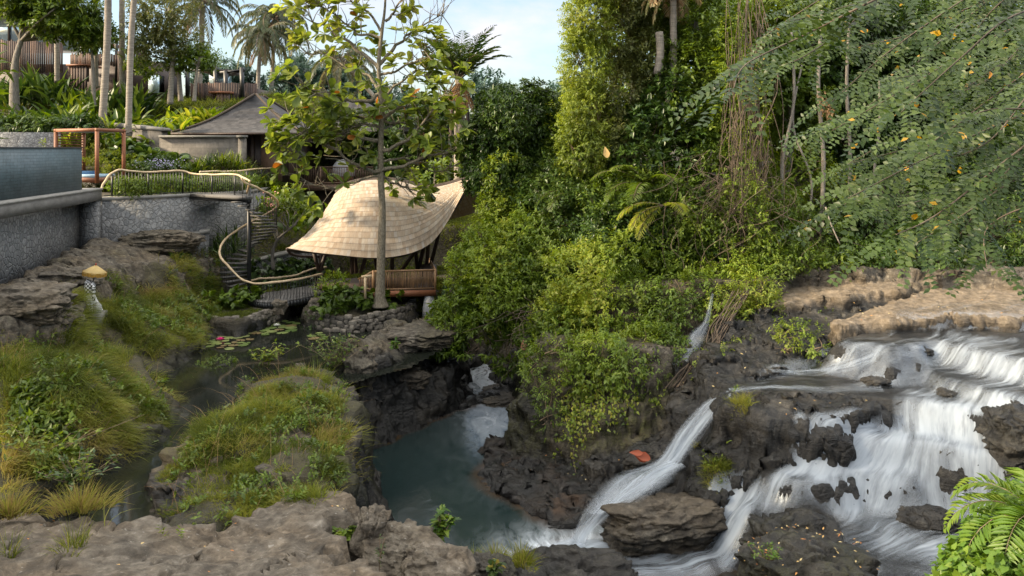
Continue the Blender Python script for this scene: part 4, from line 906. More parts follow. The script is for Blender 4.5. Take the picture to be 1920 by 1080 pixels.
sb = on_ground(168,586,.25,20,32); sh = empty('shrine', sb, 'small stone shrine draped in white cloth with a black and white chequered sash', 'shrine')
n, m = 40, 14; V = []
for k in range(m):
    t = k/(m-1); 
    for a in range(n):
        th_ = 2*np.pi*a/n; fold = 1 + .13*math.sin(th_*6+1.3*t)*(t) + .08*math.sin(th_*11)
        r0 = .11 + .20*t**1.3; V.append((r0*fold*math.cos(th_)*1.1, r0*fold*math.sin(th_)*.8, .62*(1-t)+.06+.05*math.sin(th_*3)*t))
i = np.arange(m-1)[:,None]; j = np.arange(n)[None]; F = np.stack([i*n+j, i*n+(j+1)%n, (i+1)*n+(j+1)%n, (i+1)*n+j], -1).reshape(-1,4)
obj('white_drape', np.array(V) + sb, F, M_CLOTH, sh, True, {'rnd': np.full(len(V), .5)})
g = NT('chequered_cloth'); ck = g.n('TexChecker', i_Vector=g.coord(), i_Scale=17., i_Color1=(.02,.02,.02,1), i_Color2=(.62,.62,.62,1)); M_CHK = g.done(g.bsdf(ck.outputs[0], .9))
b = MB(); b.tube(spline([sb+(0,0,.62), sb+(.01,0,.8), sb+(0,0,.95), sb+(.02,0,1.0)], 10), [.15,.15,.16,.17,.16,.15,.14,.13,.1,.05], 14); b.build('chequered_sash', M_CHK, sh, True)
b = MB(); b.tube(spline([sb+(.10,-.1,.95), sb+(.2,-.14,.75), sb+(.19,-.15,.55), sb+(.24,-.16,.4)], 10), .055, 6); b.build('hanging_sash', M_CHK, sh, True)
for dx in (-.27, .29):
    b = MB(); b.tube([sb+(dx,-.1,-.02), sb+(dx,-.1,.1), sb+(dx,-.1,.24), sb+(dx,-.1,.33), sb+(dx,-.1,.36)], [.10,.14,.13,.06,.02], 10); b.build('stone_guardian', M_GRANITE, sh, True)
b = MB(); b.prism([sb[:2]+(-.4,-.28), sb[:2]+(.42,-.28), sb[:2]+(.42,.3), sb[:2]+(-.4,.3)], sb[2]-.5, sb[2]+.02); b.build('stone_base', M_CONC, sh)
# ------------------------------------------------------------------ foliage library
TPL = {
 'simple': (np.array([[0,0,0],[.42,-.5,.07],[1,0,-.06],[.42,.5,.07]]), [np.array([[0,1,2],[0,2,3]])]),
 'narrow': (np.array([[0,0,0],[.5,-.5,.04],[1,0,-.14],[.5,.5,.04]]), [np.array([[0,1,2],[0,2,3]])]),
 'heart': (np.array([[0,0,0],[-.12,-.32,.03],[.25,-.52,.06],[1,0,-.12],[.25,.52,.06],[-.12,.32,.03],[.5,0,0]]), [np.array([[0,1,2,6],[6,2,3,3],[6,3,3,4],[0,6,4,5]])[:, :4]]),
 'broad': (np.array([[0,0,0],[.33,-.3,.05],[.68,-.5,.05],[.92,-.28,.0],[1,0,-.05],[.92,.28,0],[.68,.5,.05],[.33,.3,.05],[.34,0,-.02],[.68,0,-.03]]),
           [np.array([[0,1,8,8],[0,8,8,7]])[:0].reshape(0,4), np.array([[0,1,8],[0,8,7]]), np.array([[1,2,9,8],[8,9,6,7],[2,3,4,9],[9,4,5,6]])]),
}
TPL['heart'] = (TPL['heart'][0], [np.array([[0,1,2],[0,2,6],[6,2,3],[6,3,4],[0,6,4],[0,4,5]])])
TPL['broad'] = (TPL['broad'][0], TPL['broad'][1][1:])
class LB:
    def __init__(s): s.c = []
    def add(s, pos, d, n, L, W, rnd, tpl='simple'):
        N = len(pos); s.c.append((np.asarray(pos, float), norm(np.asarray(d, float)), np.asarray(n, float), np.broadcast_to(L, N), np.broadcast_to(W, N), np.broadcast_to(rnd, N), tpl))
    def arrays(s):
        Vs, Fs, A = [], [], []; off = 0
        for pos, d, n, L, W, rnd, tpl in s.c:
            T, TF = TPL[tpl]; k = len(T); side = norm(np.cross(d, n)); up = np.cross(side, d)
            V = pos[:,None] + (T[None,:,0:1]*d[:,None])*L[:,None,None] + (T[None,:,1:2]*side[:,None])*W[:,None,None] + (T[None,:,2:3]*up[:,None])*L[:,None,None]
            Vs.append(V.reshape(-1,3)); A.append(np.repeat(rnd, k))
            o = (np.arange(len(pos))*k + off)[:,None,None]
            for tf in TF: Fs.append((tf[None] + o).reshape(-1, tf.shape[1]))
            off += len(pos)*k
        return np.concatenate(Vs), Fs, np.concatenate(A)
    def n(s): return sum(len(c[0]) for c in s.c)
    def build(s, name, mat, parent=None, smooth=False):
        V, F, A = s.arrays(); return obj(name, V, F, mat, parent, smooth, {'rnd': A})
def rdir(n): return norm(rng.normal(size=(n,3)))
def sprays(lb, C, D, nl, twig, L, W, droop=.3, tpl='simple', rnd=None, whorl=False, spread=.9, jit=.25):
    """C: spray origins, D: twig directions; nl leaves each"""
    S = len(C); t = np.tile((np.arange(nl)+.6)/nl, S).reshape(S, nl) if not whorl else .75 + .25*rng.random((S,nl))
    tw = twig*(.7+.6*rng.random(S))
    D = norm(D); ref = norm(np.cross(D, rdir(S))); bi = np.cross(D, ref)
    ph = (np.arange(nl)*(2.4 if whorl else np.pi) )[None] + rng.random((S,1))*6.28 + rng.normal(size=(S,nl))*jit
    side = np.cos(ph)[...,None]*ref[:,None] + np.sin(ph)[...,None]*bi[:,None]
    pos = C[:,None] + D[:,None]*(t*tw[:,None])[...,None]
    d = D[:,None]*(1-spread*.45) + side*spread + np.array([0,0,-droop]) + rng.normal(size=(S,nl,3))*.18
    nn = np.array([0,0,1.]) + D[:,None]*.5 + rng.normal(size=(S,nl,3))*.35
    l = L*(.65+.6*rng.random((S,nl))); 
    r = rng.random((S,nl))*.45 + (rng.random((S,1))*.5 if rnd is None else np.asarray(rnd).reshape(-1,1)*.55)
    lb.add(pos.reshape(-1,3), d.reshape(-1,3), nn.reshape(-1,3), l.ravel(), (l*W/1.).ravel(), np.clip(r.ravel(),0,1), tpl)
def blob_points(blobs, dens, gap=.0, gscale=.9, seed=1, inner=.45, low=True):
    """points in the outer shell of ellipsoids; blobs (centre, radii); dens points per m2 of shell"""
    P_, D_ = [], []
    for c, r in blobs:
        c = np.asarray(c, float); r = np.broadcast_to(np.asarray(r, float), 3)
        n = int(dens * 4*np.pi*((r[0]*r[1])**1.6/3+(r[0]*r[2])**1.6/3+(r[1]*r[2])**1.6/3)**(1/1.6))
        u = rdir(n); rad = (inner**3 + (1-inner**3)*rng.random(n))**(1/3.)
        q = c + u*r*(rad*(1+.28*fbm(u*1.7+c, 3, seed)))[:,None]
        k = fbm(q*gscale, 3, seed+5) > gap - .5
        k &= rng.random(n) < .25 + .75*rad
        P_.append(q[k]); D_.append(u[k])
    return np.concatenate(P_), np.concatenate(D_)
def pb(px, py, Y, rpx, ry=None, rd=None):
    """blob from photo pixels: centre, radius in pixels"""
    k = Y/FPX; return (P(px, py, Y), (rpx*k, (rd or rpx)*k, (ry or rpx)*k))
def foliage(blobs, dens, L, W=.45, nl=7, twig=.3, droop=.3, gap=.1, tpl='simple', whorl=False, seed=1, out=.8, up=.25, inner=.45, cull=None, spread=.9, gscale=.9):
    lb = LB(); C, D = blob_points(blobs, dens, gap, gscale, seed, inner)
    if cull is not None: k = cull(C); C, D = C[k], D[k]
    k = C[:,2] > ground(C[:,0], C[:,1]) - .1; C, D = C[k], D[k]
    rv = np.clip(.5 + .9*fbm(C*.8, 3, seed+9), 0, 1)
    sprays(lb, C, D*out + rdir(len(C))*.6 + np.array([0,0,up]), nl, twig, L, W, droop, tpl, rv, whorl, spread)
    return lb
def branch_net(b, root, targets, r0, seed=0, wob=.12, n=12, sides=6, r1=.012):
    """limbs running from points on a trunk to the given targets"""
    rg = np.random.default_rng(seed)
    for q in targets:
        root_ = root(q) if callable(root) else root
        mid = (np.array(root_)+q)/2 + rg.normal(size=3)*wob*np.linalg.norm(q-root_) + (0,0,.08*np.linalg.norm(q-root_))
        pts = spline([root_, mid, q], n); b.tube(pts, np.linspace(r0, r1, n), sides)
M_BARK = simple_mat('grey_bark', (.11,.095,.075), (.24,.215,.18), 7, .9, .7, (3,3,.7), .03)
M_BARKM = simple_mat('mottled_bark', (.085,.070,.045), (.30,.26,.19), 9, .9, .8, (2.2,2.2,1.1), .03, .05)
M_PALMB = simple_mat('palm_bark', (.17,.145,.115), (.33,.29,.24), 2.2, .9, .5, (1,1,9), .03, .05)
M_TWIG = simple_mat('dry_twig', (.09,.062,.038), (.21,.155,.10), 8, .9, .4, rnd=.4)
M_VINE = simple_mat('brown_vine', (.045,.033,.022), (.13,.095,.065), 6, .9, .4, rnd=.45)
L_MID = leaf_mat('mid_green_leaf', [(.030,.056,.006),(.068,.115,.011),(.115,.170,.018),(.18,.22,.032)])
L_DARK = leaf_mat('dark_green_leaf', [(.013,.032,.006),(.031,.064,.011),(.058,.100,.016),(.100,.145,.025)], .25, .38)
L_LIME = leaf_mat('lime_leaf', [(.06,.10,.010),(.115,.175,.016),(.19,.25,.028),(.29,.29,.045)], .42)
L_YEL = leaf_mat('yellow_green_leaf', [(.085,.125,.020),(.15,.20,.026),(.23,.28,.04),(.33,.31,.06)], .42)
L_OLIVE = leaf_mat('olive_leaf', [(.055,.07,.02),(.09,.11,.028),(.14,.15,.038),(.22,.17,.06)], .35)
L_HAZE = leaf_mat('haze_tinted_leaf', [(.030,.062,.046),(.050,.092,.064),(.080,.125,.082)], .3)  # pale blue of distance haze is put into these leaf colours
L_GREY = leaf_mat('grey_green_leaf', [(.014,.032,.006),(.026,.050,.010),(.044,.074,.015),(.066,.098,.026),(.05,.085,.016),(.30,.19,.02)], .3, .42, spec=.28)
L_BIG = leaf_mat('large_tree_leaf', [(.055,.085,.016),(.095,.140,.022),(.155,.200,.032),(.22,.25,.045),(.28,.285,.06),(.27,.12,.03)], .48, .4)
L_PALM = leaf_mat('palm_leaf', [(.028,.045,.018),(.055,.075,.03),(.10,.11,.045),(.17,.15,.07)], .25, .4)
L_DEAD = leaf_mat('dead_leaf', [(.16,.085,.035),(.27,.16,.07),(.38,.25,.13)], .2, .7)
L_SOFT = leaf_mat('grass_blade', [(.060,.080,.012),(.11,.135,.020),(.17,.19,.030),(.24,.235,.050),(.23,.19,.065),(.18,.13,.05)], .42, .6, spec=.2)
L_FERN = leaf_mat('bright_fern_leaf', [(.030,.070,.008),(.055,.120,.012),(.10,.18,.02),(.16,.22,.03)], .4)

def frond(lb, base, d0, L, droop, lf, lw, n=34, rnd=.5, hang=.4, rach=None, ang=.9):
    """pinnate palm frond: rachis leaves base along d0 and bends down; returns rachis points"""
    t = np.linspace(0,1,24); d0 = norm(np.asarray(d0,float)); pts = [np.asarray(base,float)]
    d = d0.copy()
    for i in range(23):
        d = norm(d + np.array([0,0,-droop*(t[i+1])*.12])); pts.append(pts[-1] + d*L/23)
    pts = np.array(pts); tt = np.linspace(.12,1,n); q = np.array([[np.interp(a,t,pts[:,k]) for k in range(3)] for a in tt])
    T = norm(np.gradient(q,axis=0)); side = norm(np.cross(T, [0,0,1.])); up = np.cross(side,T)
    prof = np.sin(np.clip(tt*.9+.12,0,1)*np.pi)**.6
    for s in (-1,1):
        dd = side*s*ang + T*.62 + up*.15 + np.array([0,0,-hang]) + rng.normal(size=q.shape)*.08
        lb.add(q, dd, up, lf*prof*(.85+.3*rng.random(n)), lw, np.clip(rnd+rng.normal(size=n)*.12,0,1), 'narrow')
    if rach is not None: rach.tube(pts[::3], np.linspace(.03,.008,len(pts[::3]))*L/3.5, 4)
    return pts
def palm(name, label, base, top, r, nf, L, lean=None, crown=True, mat=None, droop=1.6, rings=True, dead=0, hang=.45, group=None, lf=.55, lw=.06, upb=0.):
    base, top = np.array(base), np.array(top)
    e = empty(name, base, label, 'palm tree', group)
    mid = (base+top)/2 + (np.array(lean) if lean is not None else 0)
    pts = spline([base - (0,0,.4), base, mid, top], 30); rr = np.interp(np.linspace(0,1,30), [0,.08,.25,1], [r*1.45,r*1.15,r,r*.8])
    rr = rr*(1+.05*np.sin(np.arange(30)*2.4)) if rings else rr
    b = MB(); b.tube(pts, rr, 12); b.build('trunk', M_PALMB, e, True)
    if crown:
        lb = LB(); rb = MB()
        for k in range(nf):
            az = k*2.399 + rng.random()*.4; el = (k+.5)/nf; up = 1.25 + upb - 1.75*el
            frond(lb, top, (math.cos(az), math.sin(az), up), L*(.85+.3*rng.random()), droop, lf, lw, 30, .25+.5*rng.random()+(.3*(el>.85)), hang, rb)
        lb.build('crown', mat or L_PALM, e); rb.build('frond_stem', M_TWIG, e)
        if dead:
            lb = LB()
            for k in range(dead):
                az = rng.random()*6.28; frond(lb, top-(0,0,.2), (math.cos(az)*.5, math.sin(az)*.5, -.7), L*.7, .5, lf*.8, lw, 26, rng.random(), .8)
            lb.build('dead_fronds', L_DEAD, e)
    return e
def blades(b, base, n, L, W, el=(.5,1.2), arch=1., pet=.35, seg=7, fold=.22, rnd=(0,1), az0=None, jitter=.12, prof='lance'):
    """long broad leaves on petioles arching out of one base (ginger, banana, taro, bromeliad)"""
    for k in range(n):
        az = (rng.random()*6.28 if az0 is None else az0[0] + (rng.random()-.5)*az0[1]); e = rng.uniform(*el); l = L*rng.uniform(.65,1.15)
        d = np.array([math.cos(az)*math.cos(e), math.sin(az)*math.cos(e), math.sin(e)]); q = np.asarray(base,float) + np.array([rng.normal()*jitter, rng.normal()*jitter, 0])
        hz = np.array([math.cos(az), math.sin(az), 0]); sd = np.array([-math.sin(az), math.cos(az), 0]); tw = rng.normal()*.5
        V = []; m = seg*2
        pts = [q]; ds = [d]
        for i in range(m):
            d = norm(d + np.array([0,0,-arch*.16*(i/m)**1.2])); pts.append(pts[-1]+d*l/m); ds.append(d)
        a = rng.uniform(*rnd)
        for i in range(m+1):
            t = i/m; x = max(0,(t-pet)/(1-pet))
            w = W*((math.sin(min(1,x**.72)*math.pi)**.8) if prof=='lance' else (x<.999)*math.sin(min(1,x*.93+.07)*math.pi)**.55) if x>0 else .012
            w = max(w,.006); u = norm(np.cross(sd, ds[i])) ; u = u if u[2]>0 else -u
            s2 = norm(sd*math.cos(tw*t)+u*math.sin(tw*t)); u2 = np.cross(s2, ds[i]); u2 = u2 if u2[2]>0 else -u2
            V += [pts[i]-s2*w/2+u2*w*fold, pts[i], pts[i]+s2*w/2+u2*w*fold]
        i = np.arange(m)[:,None]*3; F = np.concatenate([i+np.array([[0,1,4,3]]), i+np.array([[1,2,5,4]])])
        b.add(np.array(V), F, a)
def one(lb_or_b, name, mat, label, cat, group=None, smooth=False):
    o = lb_or_b.build(name, mat, None, smooth); return tag(o, label, cat, group)
def copy_thing(o, loc, rz=0, s=1., label=None):
    c = o.copy(); COL.objects.link(c); c.location = [float(v) for v in loc]; c.rotation_euler = (0,0,rz); c.scale = (s,s,s)
    if label: c['label'] = label
    for ch in o.children:
        d = ch.copy(); COL.objects.link(d); d.parent = c
        for g2 in ch.children: e2_ = g2.copy(); COL.objects.link(e2_); e2_.parent = d
    return c
# ------------------------------------------------------------------ large leaved tree on the island
tb = P(713,562,31.4); tb[2] = -5.95
ct = empty('broadleaf_tree', tb, 'large leaved tree with slender mottled trunk on the pond island', 'tree')
trunk_px = [(713,575,31.4),(713,545,31.4),(715,470,31.4),(717,400,31.4),(714,330,31.4),(714,270,31.4),(715,200,31.4),(710,125,31.4),(716,60,31.4),(722,10,31.4),(724,-70,31.4)]
tp_ = spline([P(*q) for q in trunk_px], 60); tr_ = np.interp(np.linspace(0,1,60), [0,.06,.12,.3,.5,.75,1], [.36,.23,.175,.135,.105,.075,.03])
tr_ = tr_*(1+.06*fbm(np.c_[np.arange(60)*.35,np.zeros(60),np.zeros(60)],3,4))
b = MB(); b.tube(tp_, tr_, 14); b.build('trunk', M_BARKM, ct, True)
mb = MB(); lb = LB(); rg = np.random.default_rng(12)
limbs = [[(714,322),(690,316),(655,300),(625,278),(596,262),(566,252)],[(716,282),(758,264),(790,236),(812,200),(846,168)],[(714,320),(762,311),(805,292),(850,284),(872,262)],
 [(715,178),(680,190),(640,188),(606,176),(572,165)],[(709,128),(682,104),(645,72),(600,48),(556,22)],[(710,122),(738,92),(756,70),(790,50),(826,30)],[(713,225),(752,204),(790,190),(830,192)],
 [(713,226),(672,218),(630,208),(585,214),(548,222)],[(714,262),(664,256),(612,246),(566,268),(548,280)],[(716,62),(690,24),(655,0),(610,-14)],[(722,40),(748,8),(772,-24)],[(714,327),(660,346),(608,350),(560,330)],
 [(714,330),(740,345),(770,352)],[(716,300),(760,300),(800,318),(842,318)],[(711,140),(745,130),(785,108),(800,86)],[(716,70),(672,60),(630,30),(580,4)],[(714,240),(690,232),(660,240),(640,262)],[(716,200),(745,160),(775,140),(805,150)],
 [(716,215),(735,235),(760,230),(790,262)],[(714,300),(690,290),(672,262),(640,250)],[(714,170),(690,140),(655,132),(620,110),(582,98)]]
for li, lm in enumerate(limbs):
    dy = rg.uniform(-1.7,1.7); m = len(lm); pts = spline([P(q[0],q[1],31.4 + dy*(k/(m-1))**1.1) for k, q in enumerate(lm)], 26)
    pts[1:] += np.c_[fbm(np.c_[np.arange(25)*.3,np.full(25,li),np.zeros(25)],3,1),fbm(np.c_[np.arange(25)*.3,np.full(25,li+50),np.zeros(25)],3,1),fbm(np.c_[np.arange(25)*.3,np.full(25,li+90),np.zeros(25)],3,1)]*.14
    mb.tube(pts, np.linspace(.085 if li < 9 else .06, .016, 26), 7)
    bare = li == 5
    ends = []
    for t in np.r_[np.linspace(.28,1,9 if m>4 else 7), 1.]:
        q = np.array([np.interp(t, np.linspace(0,1,26), pts[:,k]) for k in range(3)])
        for _ in range(3 if t > .4 else 2):
            d = norm(norm(pts[-1]-pts[0])*.5 + rg.normal(size=3)*.75 + (0,0,.35)); l = rg.uniform(.35,1.0); e_ = q + d*l
            mid = q + d*l*.5 + rg.normal(size=3)*.06; tw = spline([q, mid, e_], 6); mb.tube(tw, np.linspace(.022,.009,6), 5); ends.append((e_, norm(e_-mid)+np.array([0,0,.25])))
    if bare:
        for e_, d in ends[::1]:
            for _ in range(2):
                d2 = norm(d+rg.normal(size=3)*.5+(0,0,.6)); mb.tube(spline([e_, e_+d2*.3, e_+d2*.6+rg.normal(size=3)*.08],6), np.linspace(.010,.004,6), 4)
        ends = ends[:4]
    C = np.array([e_[0] for e_ in ends]); D = np.array([e_[1] for e_ in ends])
    keep = rg.random(len(C)) < (.74 if li not in (11,12,13) else .4); C, D = C[keep], D[keep]
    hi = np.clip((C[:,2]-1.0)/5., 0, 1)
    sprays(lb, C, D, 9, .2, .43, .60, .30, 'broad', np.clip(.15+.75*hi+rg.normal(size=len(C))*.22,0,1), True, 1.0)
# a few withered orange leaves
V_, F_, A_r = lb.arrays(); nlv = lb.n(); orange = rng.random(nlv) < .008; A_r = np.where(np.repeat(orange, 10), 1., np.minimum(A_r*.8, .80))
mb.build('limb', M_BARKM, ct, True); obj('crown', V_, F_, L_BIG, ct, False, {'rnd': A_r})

# ------------------------------------------------------------------ trees behind
def tree(name, label, base, trunk, blobs, mat, dens, L, group=None, r=.2, bark=None, cat='tree', limbs=10, **kw):
    e = empty(name, base, label, cat, group); b = MB()
    pts = spline(trunk, 24); b.tube(pts, np.linspace(r*1.2, r*.45, 24), 9)
    bl = []
    for c, rr in blobs:
        for _ in range(max(1, limbs//len(blobs))): bl.append(np.array(c) + rdir(1)[0]*np.array(rr)*.6)
    branch_net(b, lambda q: pts[int(np.clip(np.argmin(np.linalg.norm(pts-q,axis=1))-3, 8, 21))], bl, r*.4, 3)
    b.build('trunk', bark or M_BARK, e, True)
    foliage(blobs, dens, L, **kw).build('crown', mat, e); return e
k = 47.
tree('spreading_tree', 'bright green tree with forked grey trunks before the dark villa at upper left', P(28,205,k), [P(28,215,k),P(27,160,k),P(30,110,k),P(45,60,k)], [pb(95,24,k,56,34),pb(30,4,k,46,28),pb(150,52,k,36,20),pb(105,52,k,36,18),pb(60,-12,k,70,30),pb(150,6,k,40,26)], L_MID, 15, .30, r=.26, limbs=26, gap=.22, twig=.5, nl=9, W=.42, seed=3, inner=.3)
k = 48.
tree('spreading_tree', 'dense deep green crown hanging over the sunlit villa between palm trunks', P(172,190,k), [P(176,200,k),P(174,120,k),P(168,70,k)], [pb(172,52,k,36,26),pb(186,72,k,26,20),pb(160,78,k,22,16)], L_MID, 18, .26, r=.12, gap=.2, twig=.45, nl=9, seed=4, inner=.3)
k = 50.
tree('tall_tree', 'tall airy tree with brownish olive foliage right of the leaning palm trunks', P(322,190,k), [P(319,195,k),P(322,140,k),P(326,80,k),P(318,20,k)], [pb(300,40,k,46,44),pb(340,70,k,36,34),pb(300,90,k,44,34),pb(325,10,k,44,34),pb(270,60,k,30,40),pb(285,10,k,40,30)], L_OLIVE, 11, .24, r=.16, gap=.30, twig=.5, nl=8, seed=5, inner=.3, bark=M_PALMB)
k = 51.
tree('tall_tree', 'fresh green mid height tree beside the olive one with two pale slender stems', P(338,188,k), [P(339,190,k),P(336,130,k),P(342,95,k)], [pb(350,105,k,36,24),pb(385,108,k,24,18),pb(320,118,k,30,18),pb(262,100,k,28,26),pb(280,120,k,26,18)], L_MID, 15, .24, r=.14, gap=.25, twig=.45, nl=8, seed=6, inner=.3, bark=M_PALMB)
tree('slender_tree', 'thin leaning pale stem tree left of the open frame villa', P(366,187,50), [P(364,190,50),P(367,150,50),P(371,118,50)], [pb(374,112,50,26,14)], L_MID, 14, .24, r=.11, gap=.2, seed=8, bark=M_PALMB)
palm('coconut_palm', 'thick grey coconut palm trunk, tallest left of the orange pergola', P(192,228,43), P(203,-110,43), .20, 18, 3.8, (.12,0,0))
palm('coconut_palm', 'slimmer coconut palm trunk leaning right behind the orange pergola', P(241,236,42), P(264,-130,42), .165, 18, 3.8, (-.15,0,0))
palm('coconut_palm', 'straight coconut palm trunk standing farther back between the two leaning ones', P(229,170,51), P(230,-120,51), .19, 18, 3.8, (-.03,0,0))
palm('coconut_palm', 'thin shaded palm trunk rising beside the small orange entrance box', P(180,150,50.5), P(177,-130,50.5), .15, 16, 3.6)
palm('coconut_palm', 'bluish palm trunk in front of the dark slatted villa', P(107,140,52), P(105,-120,52), .16, 16, 3.6)
palm('coconut_palm', 'coconut palm whose ragged fronds droop into the gap of sky above the frame villa', P(372,180,62), P(379,4,62), .22, 24, 4.4, (.1,0,0), droop=2.2, hang=.7, dead=3, lf=.75, lw=.09)
palm('coconut_palm', 'coconut palm with round drooping crown behind the pavilion roof, left of its twin', P(483,195,78), P(491,66,78), .22, 26, 4.6, (-.1,0,0), droop=2.3, hang=.7, dead=2, lf=.85, lw=.11)
palm('coconut_palm', 'taller coconut palm with bushy crown right behind its twin', P(507,195,82), P(513,34,82), .22, 28, 5.2, (.1,0,0), droop=2.1, hang=.7, dead=2, lf=.9, lw=.12)
palm('coconut_palm', 'palm crown partly hidden behind the upper leaves of the island tree', P(770,260,70), P(640,110,70)*[1,1,1], .2, 18, 4.2, droop=2., hang=.7, lf=.8, lw=.1)
e = palm('sugar_palm', 'dark bristly sugar palm with a bundle of dead straw fronds beside the island tree', P(862,330,40), P(862,150,40), .30, 26, 3.1, mat=L_DARK, droop=.75, hang=.05, lf=.66, lw=.034, upb=1.1)
lb = LB()
for q in range(9):
    az = rng.random()*6.28; frond(lb, P(862,150,39.8), (math.cos(az)*.35, math.sin(az)*.3-.3, -.5), 1.9, .9, .5, .05, 26, rng.random(), .9)
lb.build('dead_fronds', L_DEAD, e)
for q in range(8):
    lb2 = LB(); 
b = MB()
for q in range(16):
    az = rng.random()*6.28; b.tube(spline([P(862,165,40), P(862,200,40)+(.4*math.cos(az),.4*math.sin(az),0), P(862,320,40)+(.55*math.cos(az),.55*math.sin(az),rng.random())],8), [.05]*7+[.01], 5)
b.build('hanging_fibre', M_DKWOOD, e)
# far wood: separate crowns, distance haze painted into the leaf colour
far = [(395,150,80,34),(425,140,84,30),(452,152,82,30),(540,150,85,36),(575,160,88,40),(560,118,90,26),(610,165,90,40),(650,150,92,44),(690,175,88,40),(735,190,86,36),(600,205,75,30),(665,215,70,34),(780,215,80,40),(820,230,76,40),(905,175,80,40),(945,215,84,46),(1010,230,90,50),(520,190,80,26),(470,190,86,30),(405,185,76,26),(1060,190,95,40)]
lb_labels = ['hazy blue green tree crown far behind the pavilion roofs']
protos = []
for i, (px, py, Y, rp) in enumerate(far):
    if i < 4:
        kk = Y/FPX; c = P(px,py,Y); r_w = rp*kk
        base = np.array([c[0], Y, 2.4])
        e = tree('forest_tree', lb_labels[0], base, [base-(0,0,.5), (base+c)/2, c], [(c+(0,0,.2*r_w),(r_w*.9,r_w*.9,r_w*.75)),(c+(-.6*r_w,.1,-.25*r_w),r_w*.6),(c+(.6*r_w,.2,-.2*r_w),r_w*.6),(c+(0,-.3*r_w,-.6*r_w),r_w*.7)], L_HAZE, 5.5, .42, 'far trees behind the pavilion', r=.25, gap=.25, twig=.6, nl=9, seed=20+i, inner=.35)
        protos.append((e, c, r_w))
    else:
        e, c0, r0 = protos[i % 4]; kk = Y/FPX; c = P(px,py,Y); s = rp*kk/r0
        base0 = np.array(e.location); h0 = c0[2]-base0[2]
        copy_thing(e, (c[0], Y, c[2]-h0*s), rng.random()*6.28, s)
# dark trees behind the shingle roof
k = 45.
tree('garden_tree', 'dark leafy tree filling the gap behind the island tree and above the roof dip', P(780,330,k), [P(780,340,k),P(785,290,k),P(790,250,k)], [pb(790,250,k,56,46),pb(760,300,k,52,36),pb(830,290,k,50,44),pb(735,250,k,40,34),pb(840,230,k,40,40),pb(800,335,k,60,26)], L_DARK, 12, .32, r=.16, gap=.12, nl=8, twig=.4, seed=31)
k = 47.
tree('garden_tree', 'dark glossy tree standing between the veranda and the sugar palm', P(700,330,k), [P(700,335,k),P(700,290,k),P(702,260,k)], [pb(700,290,k,44,34),pb(660,250,k,40,34),pb(720,240,k,44,30)], L_DARK, 11, .3, r=.14, gap=.15, nl=8, twig=.4, seed=32)
e = tree('ficus_shrub', 'young glossy broad leaved shrub beside the dip of the shingle roof', P(815,340,38.5), [P(815,352,38.5),P(815,335,38.5),P(816,320,38.5)], [pb(812,330,38.5,36,22),pb(845,322,38.5,24,20)], L_MID, 6, .34, r=.05, gap=.1, nl=7, twig=.2, tpl='broad', whorl=True, W=.55, seed=33, cat='shrub', limbs=6)
# ------------------------------------------------------------------ jungle bank on the right: each plant its own object
def shrub(name, label, blobs, mat, dens, L, cat='shrub', group=None, twigs=30, twmat=None, **kw):
    e = empty(name, blobs[0][0]*[1,1,1] , label, cat, group)
    foliage(blobs, dens, L, **kw).build('foliage', mat, e)
    if twigs:
        b = MB()
        for c, r in blobs:
            r = np.broadcast_to(r, 3)
            for _ in range(max(2, twigs//len(blobs))):
                q = c + rdir(1)[0]*r*.95; s0 = c + np.array([rng.normal()*.3*r[0], .3*r[1], -.5*r[2]]); m = (q+s0)/2 + rng.normal(size=3)*.15*r[0]
                b.tube(spline([s0,m,q],8), np.linspace(.022,.006,8), 4)
        b.build('twig', twmat or M_TWIG, e)['kind'] = 'stuff'
    return e
k=31.
tree('mango_tree', 'dense dark mango tree with drooping leaf rosettes right of the sugar palm', np.array([0.5,31,-5]), [np.array([0.5,31.6,-5]),P(970,420,31.5),P(965,320,31.4),P(965,240,31.3)], [pb(965,222,k,72,62),pb(915,265,k,52,50),pb(1010,225,k,46,60),pb(950,330,k,74,62),pb(1010,330,k,54,66),pb(940,370,30.4,36,42)], L_DARK, 49, .21, r=.16, gap=.12, nl=11, twig=.12, tpl='narrow', whorl=True, W=.30, droop=.45, seed=41, inner=.5)
shrub('climber_bush', 'light lime green bush spilling over the tip of the shingle roof', [pb(948,330,30,40,40),pb(935,400,29.8,36,46),pb(915,470,29.6,55,56),pb(880,500,29.8,40,40),pb(950,430,29.4,40,50)], L_LIME, 60, .13, gap=.22, nl=8, twig=.3, seed=42, inner=.5)
shrub('glossy_shrub', 'dark glossy shrub with star shaped rosettes overhanging the channel', [pb(862,590,28.6,52,46),pb(915,620,28.2,52,46),pb(835,640,28.4,36,26),pb(900,560,28.8,46,40),pb(952,660,27.8,28,40),pb(880,650,28.,30,20)], L_MID, 26, .24, nl=10, twig=.10, tpl='narrow', whorl=True, W=.30, gap=.2, droop=.25, seed=43, inner=.45)
shrub('climber_bush', 'pale green tangle of fine leaves in the middle of the slope above the channel', [pb(985,500,28.4,60,60),pb(965,560,28,50,50),pb(1010,570,27.7,56,50),pb(1040,480,28.4,60,56),pb(1000,430,29,56,50)], L_MID, 68, .12, gap=.2, nl=8, twig=.3, seed=44, inner=.5)
shrub('climber_bush', 'bright yellow green climber mound bulging toward the pool in the centre', [pb(1100,520,26.6,80,62),pb(1060,600,26.2,56,60),pb(1120,590,26.,66,56),pb(1160,480,27,66,50),pb(1075,660,25.8,40,44),pb(1190,560,26.4,46,50)], L_LIME, 68, .12, gap=.18, nl=8, twig=.3, seed=45, inner=.5)
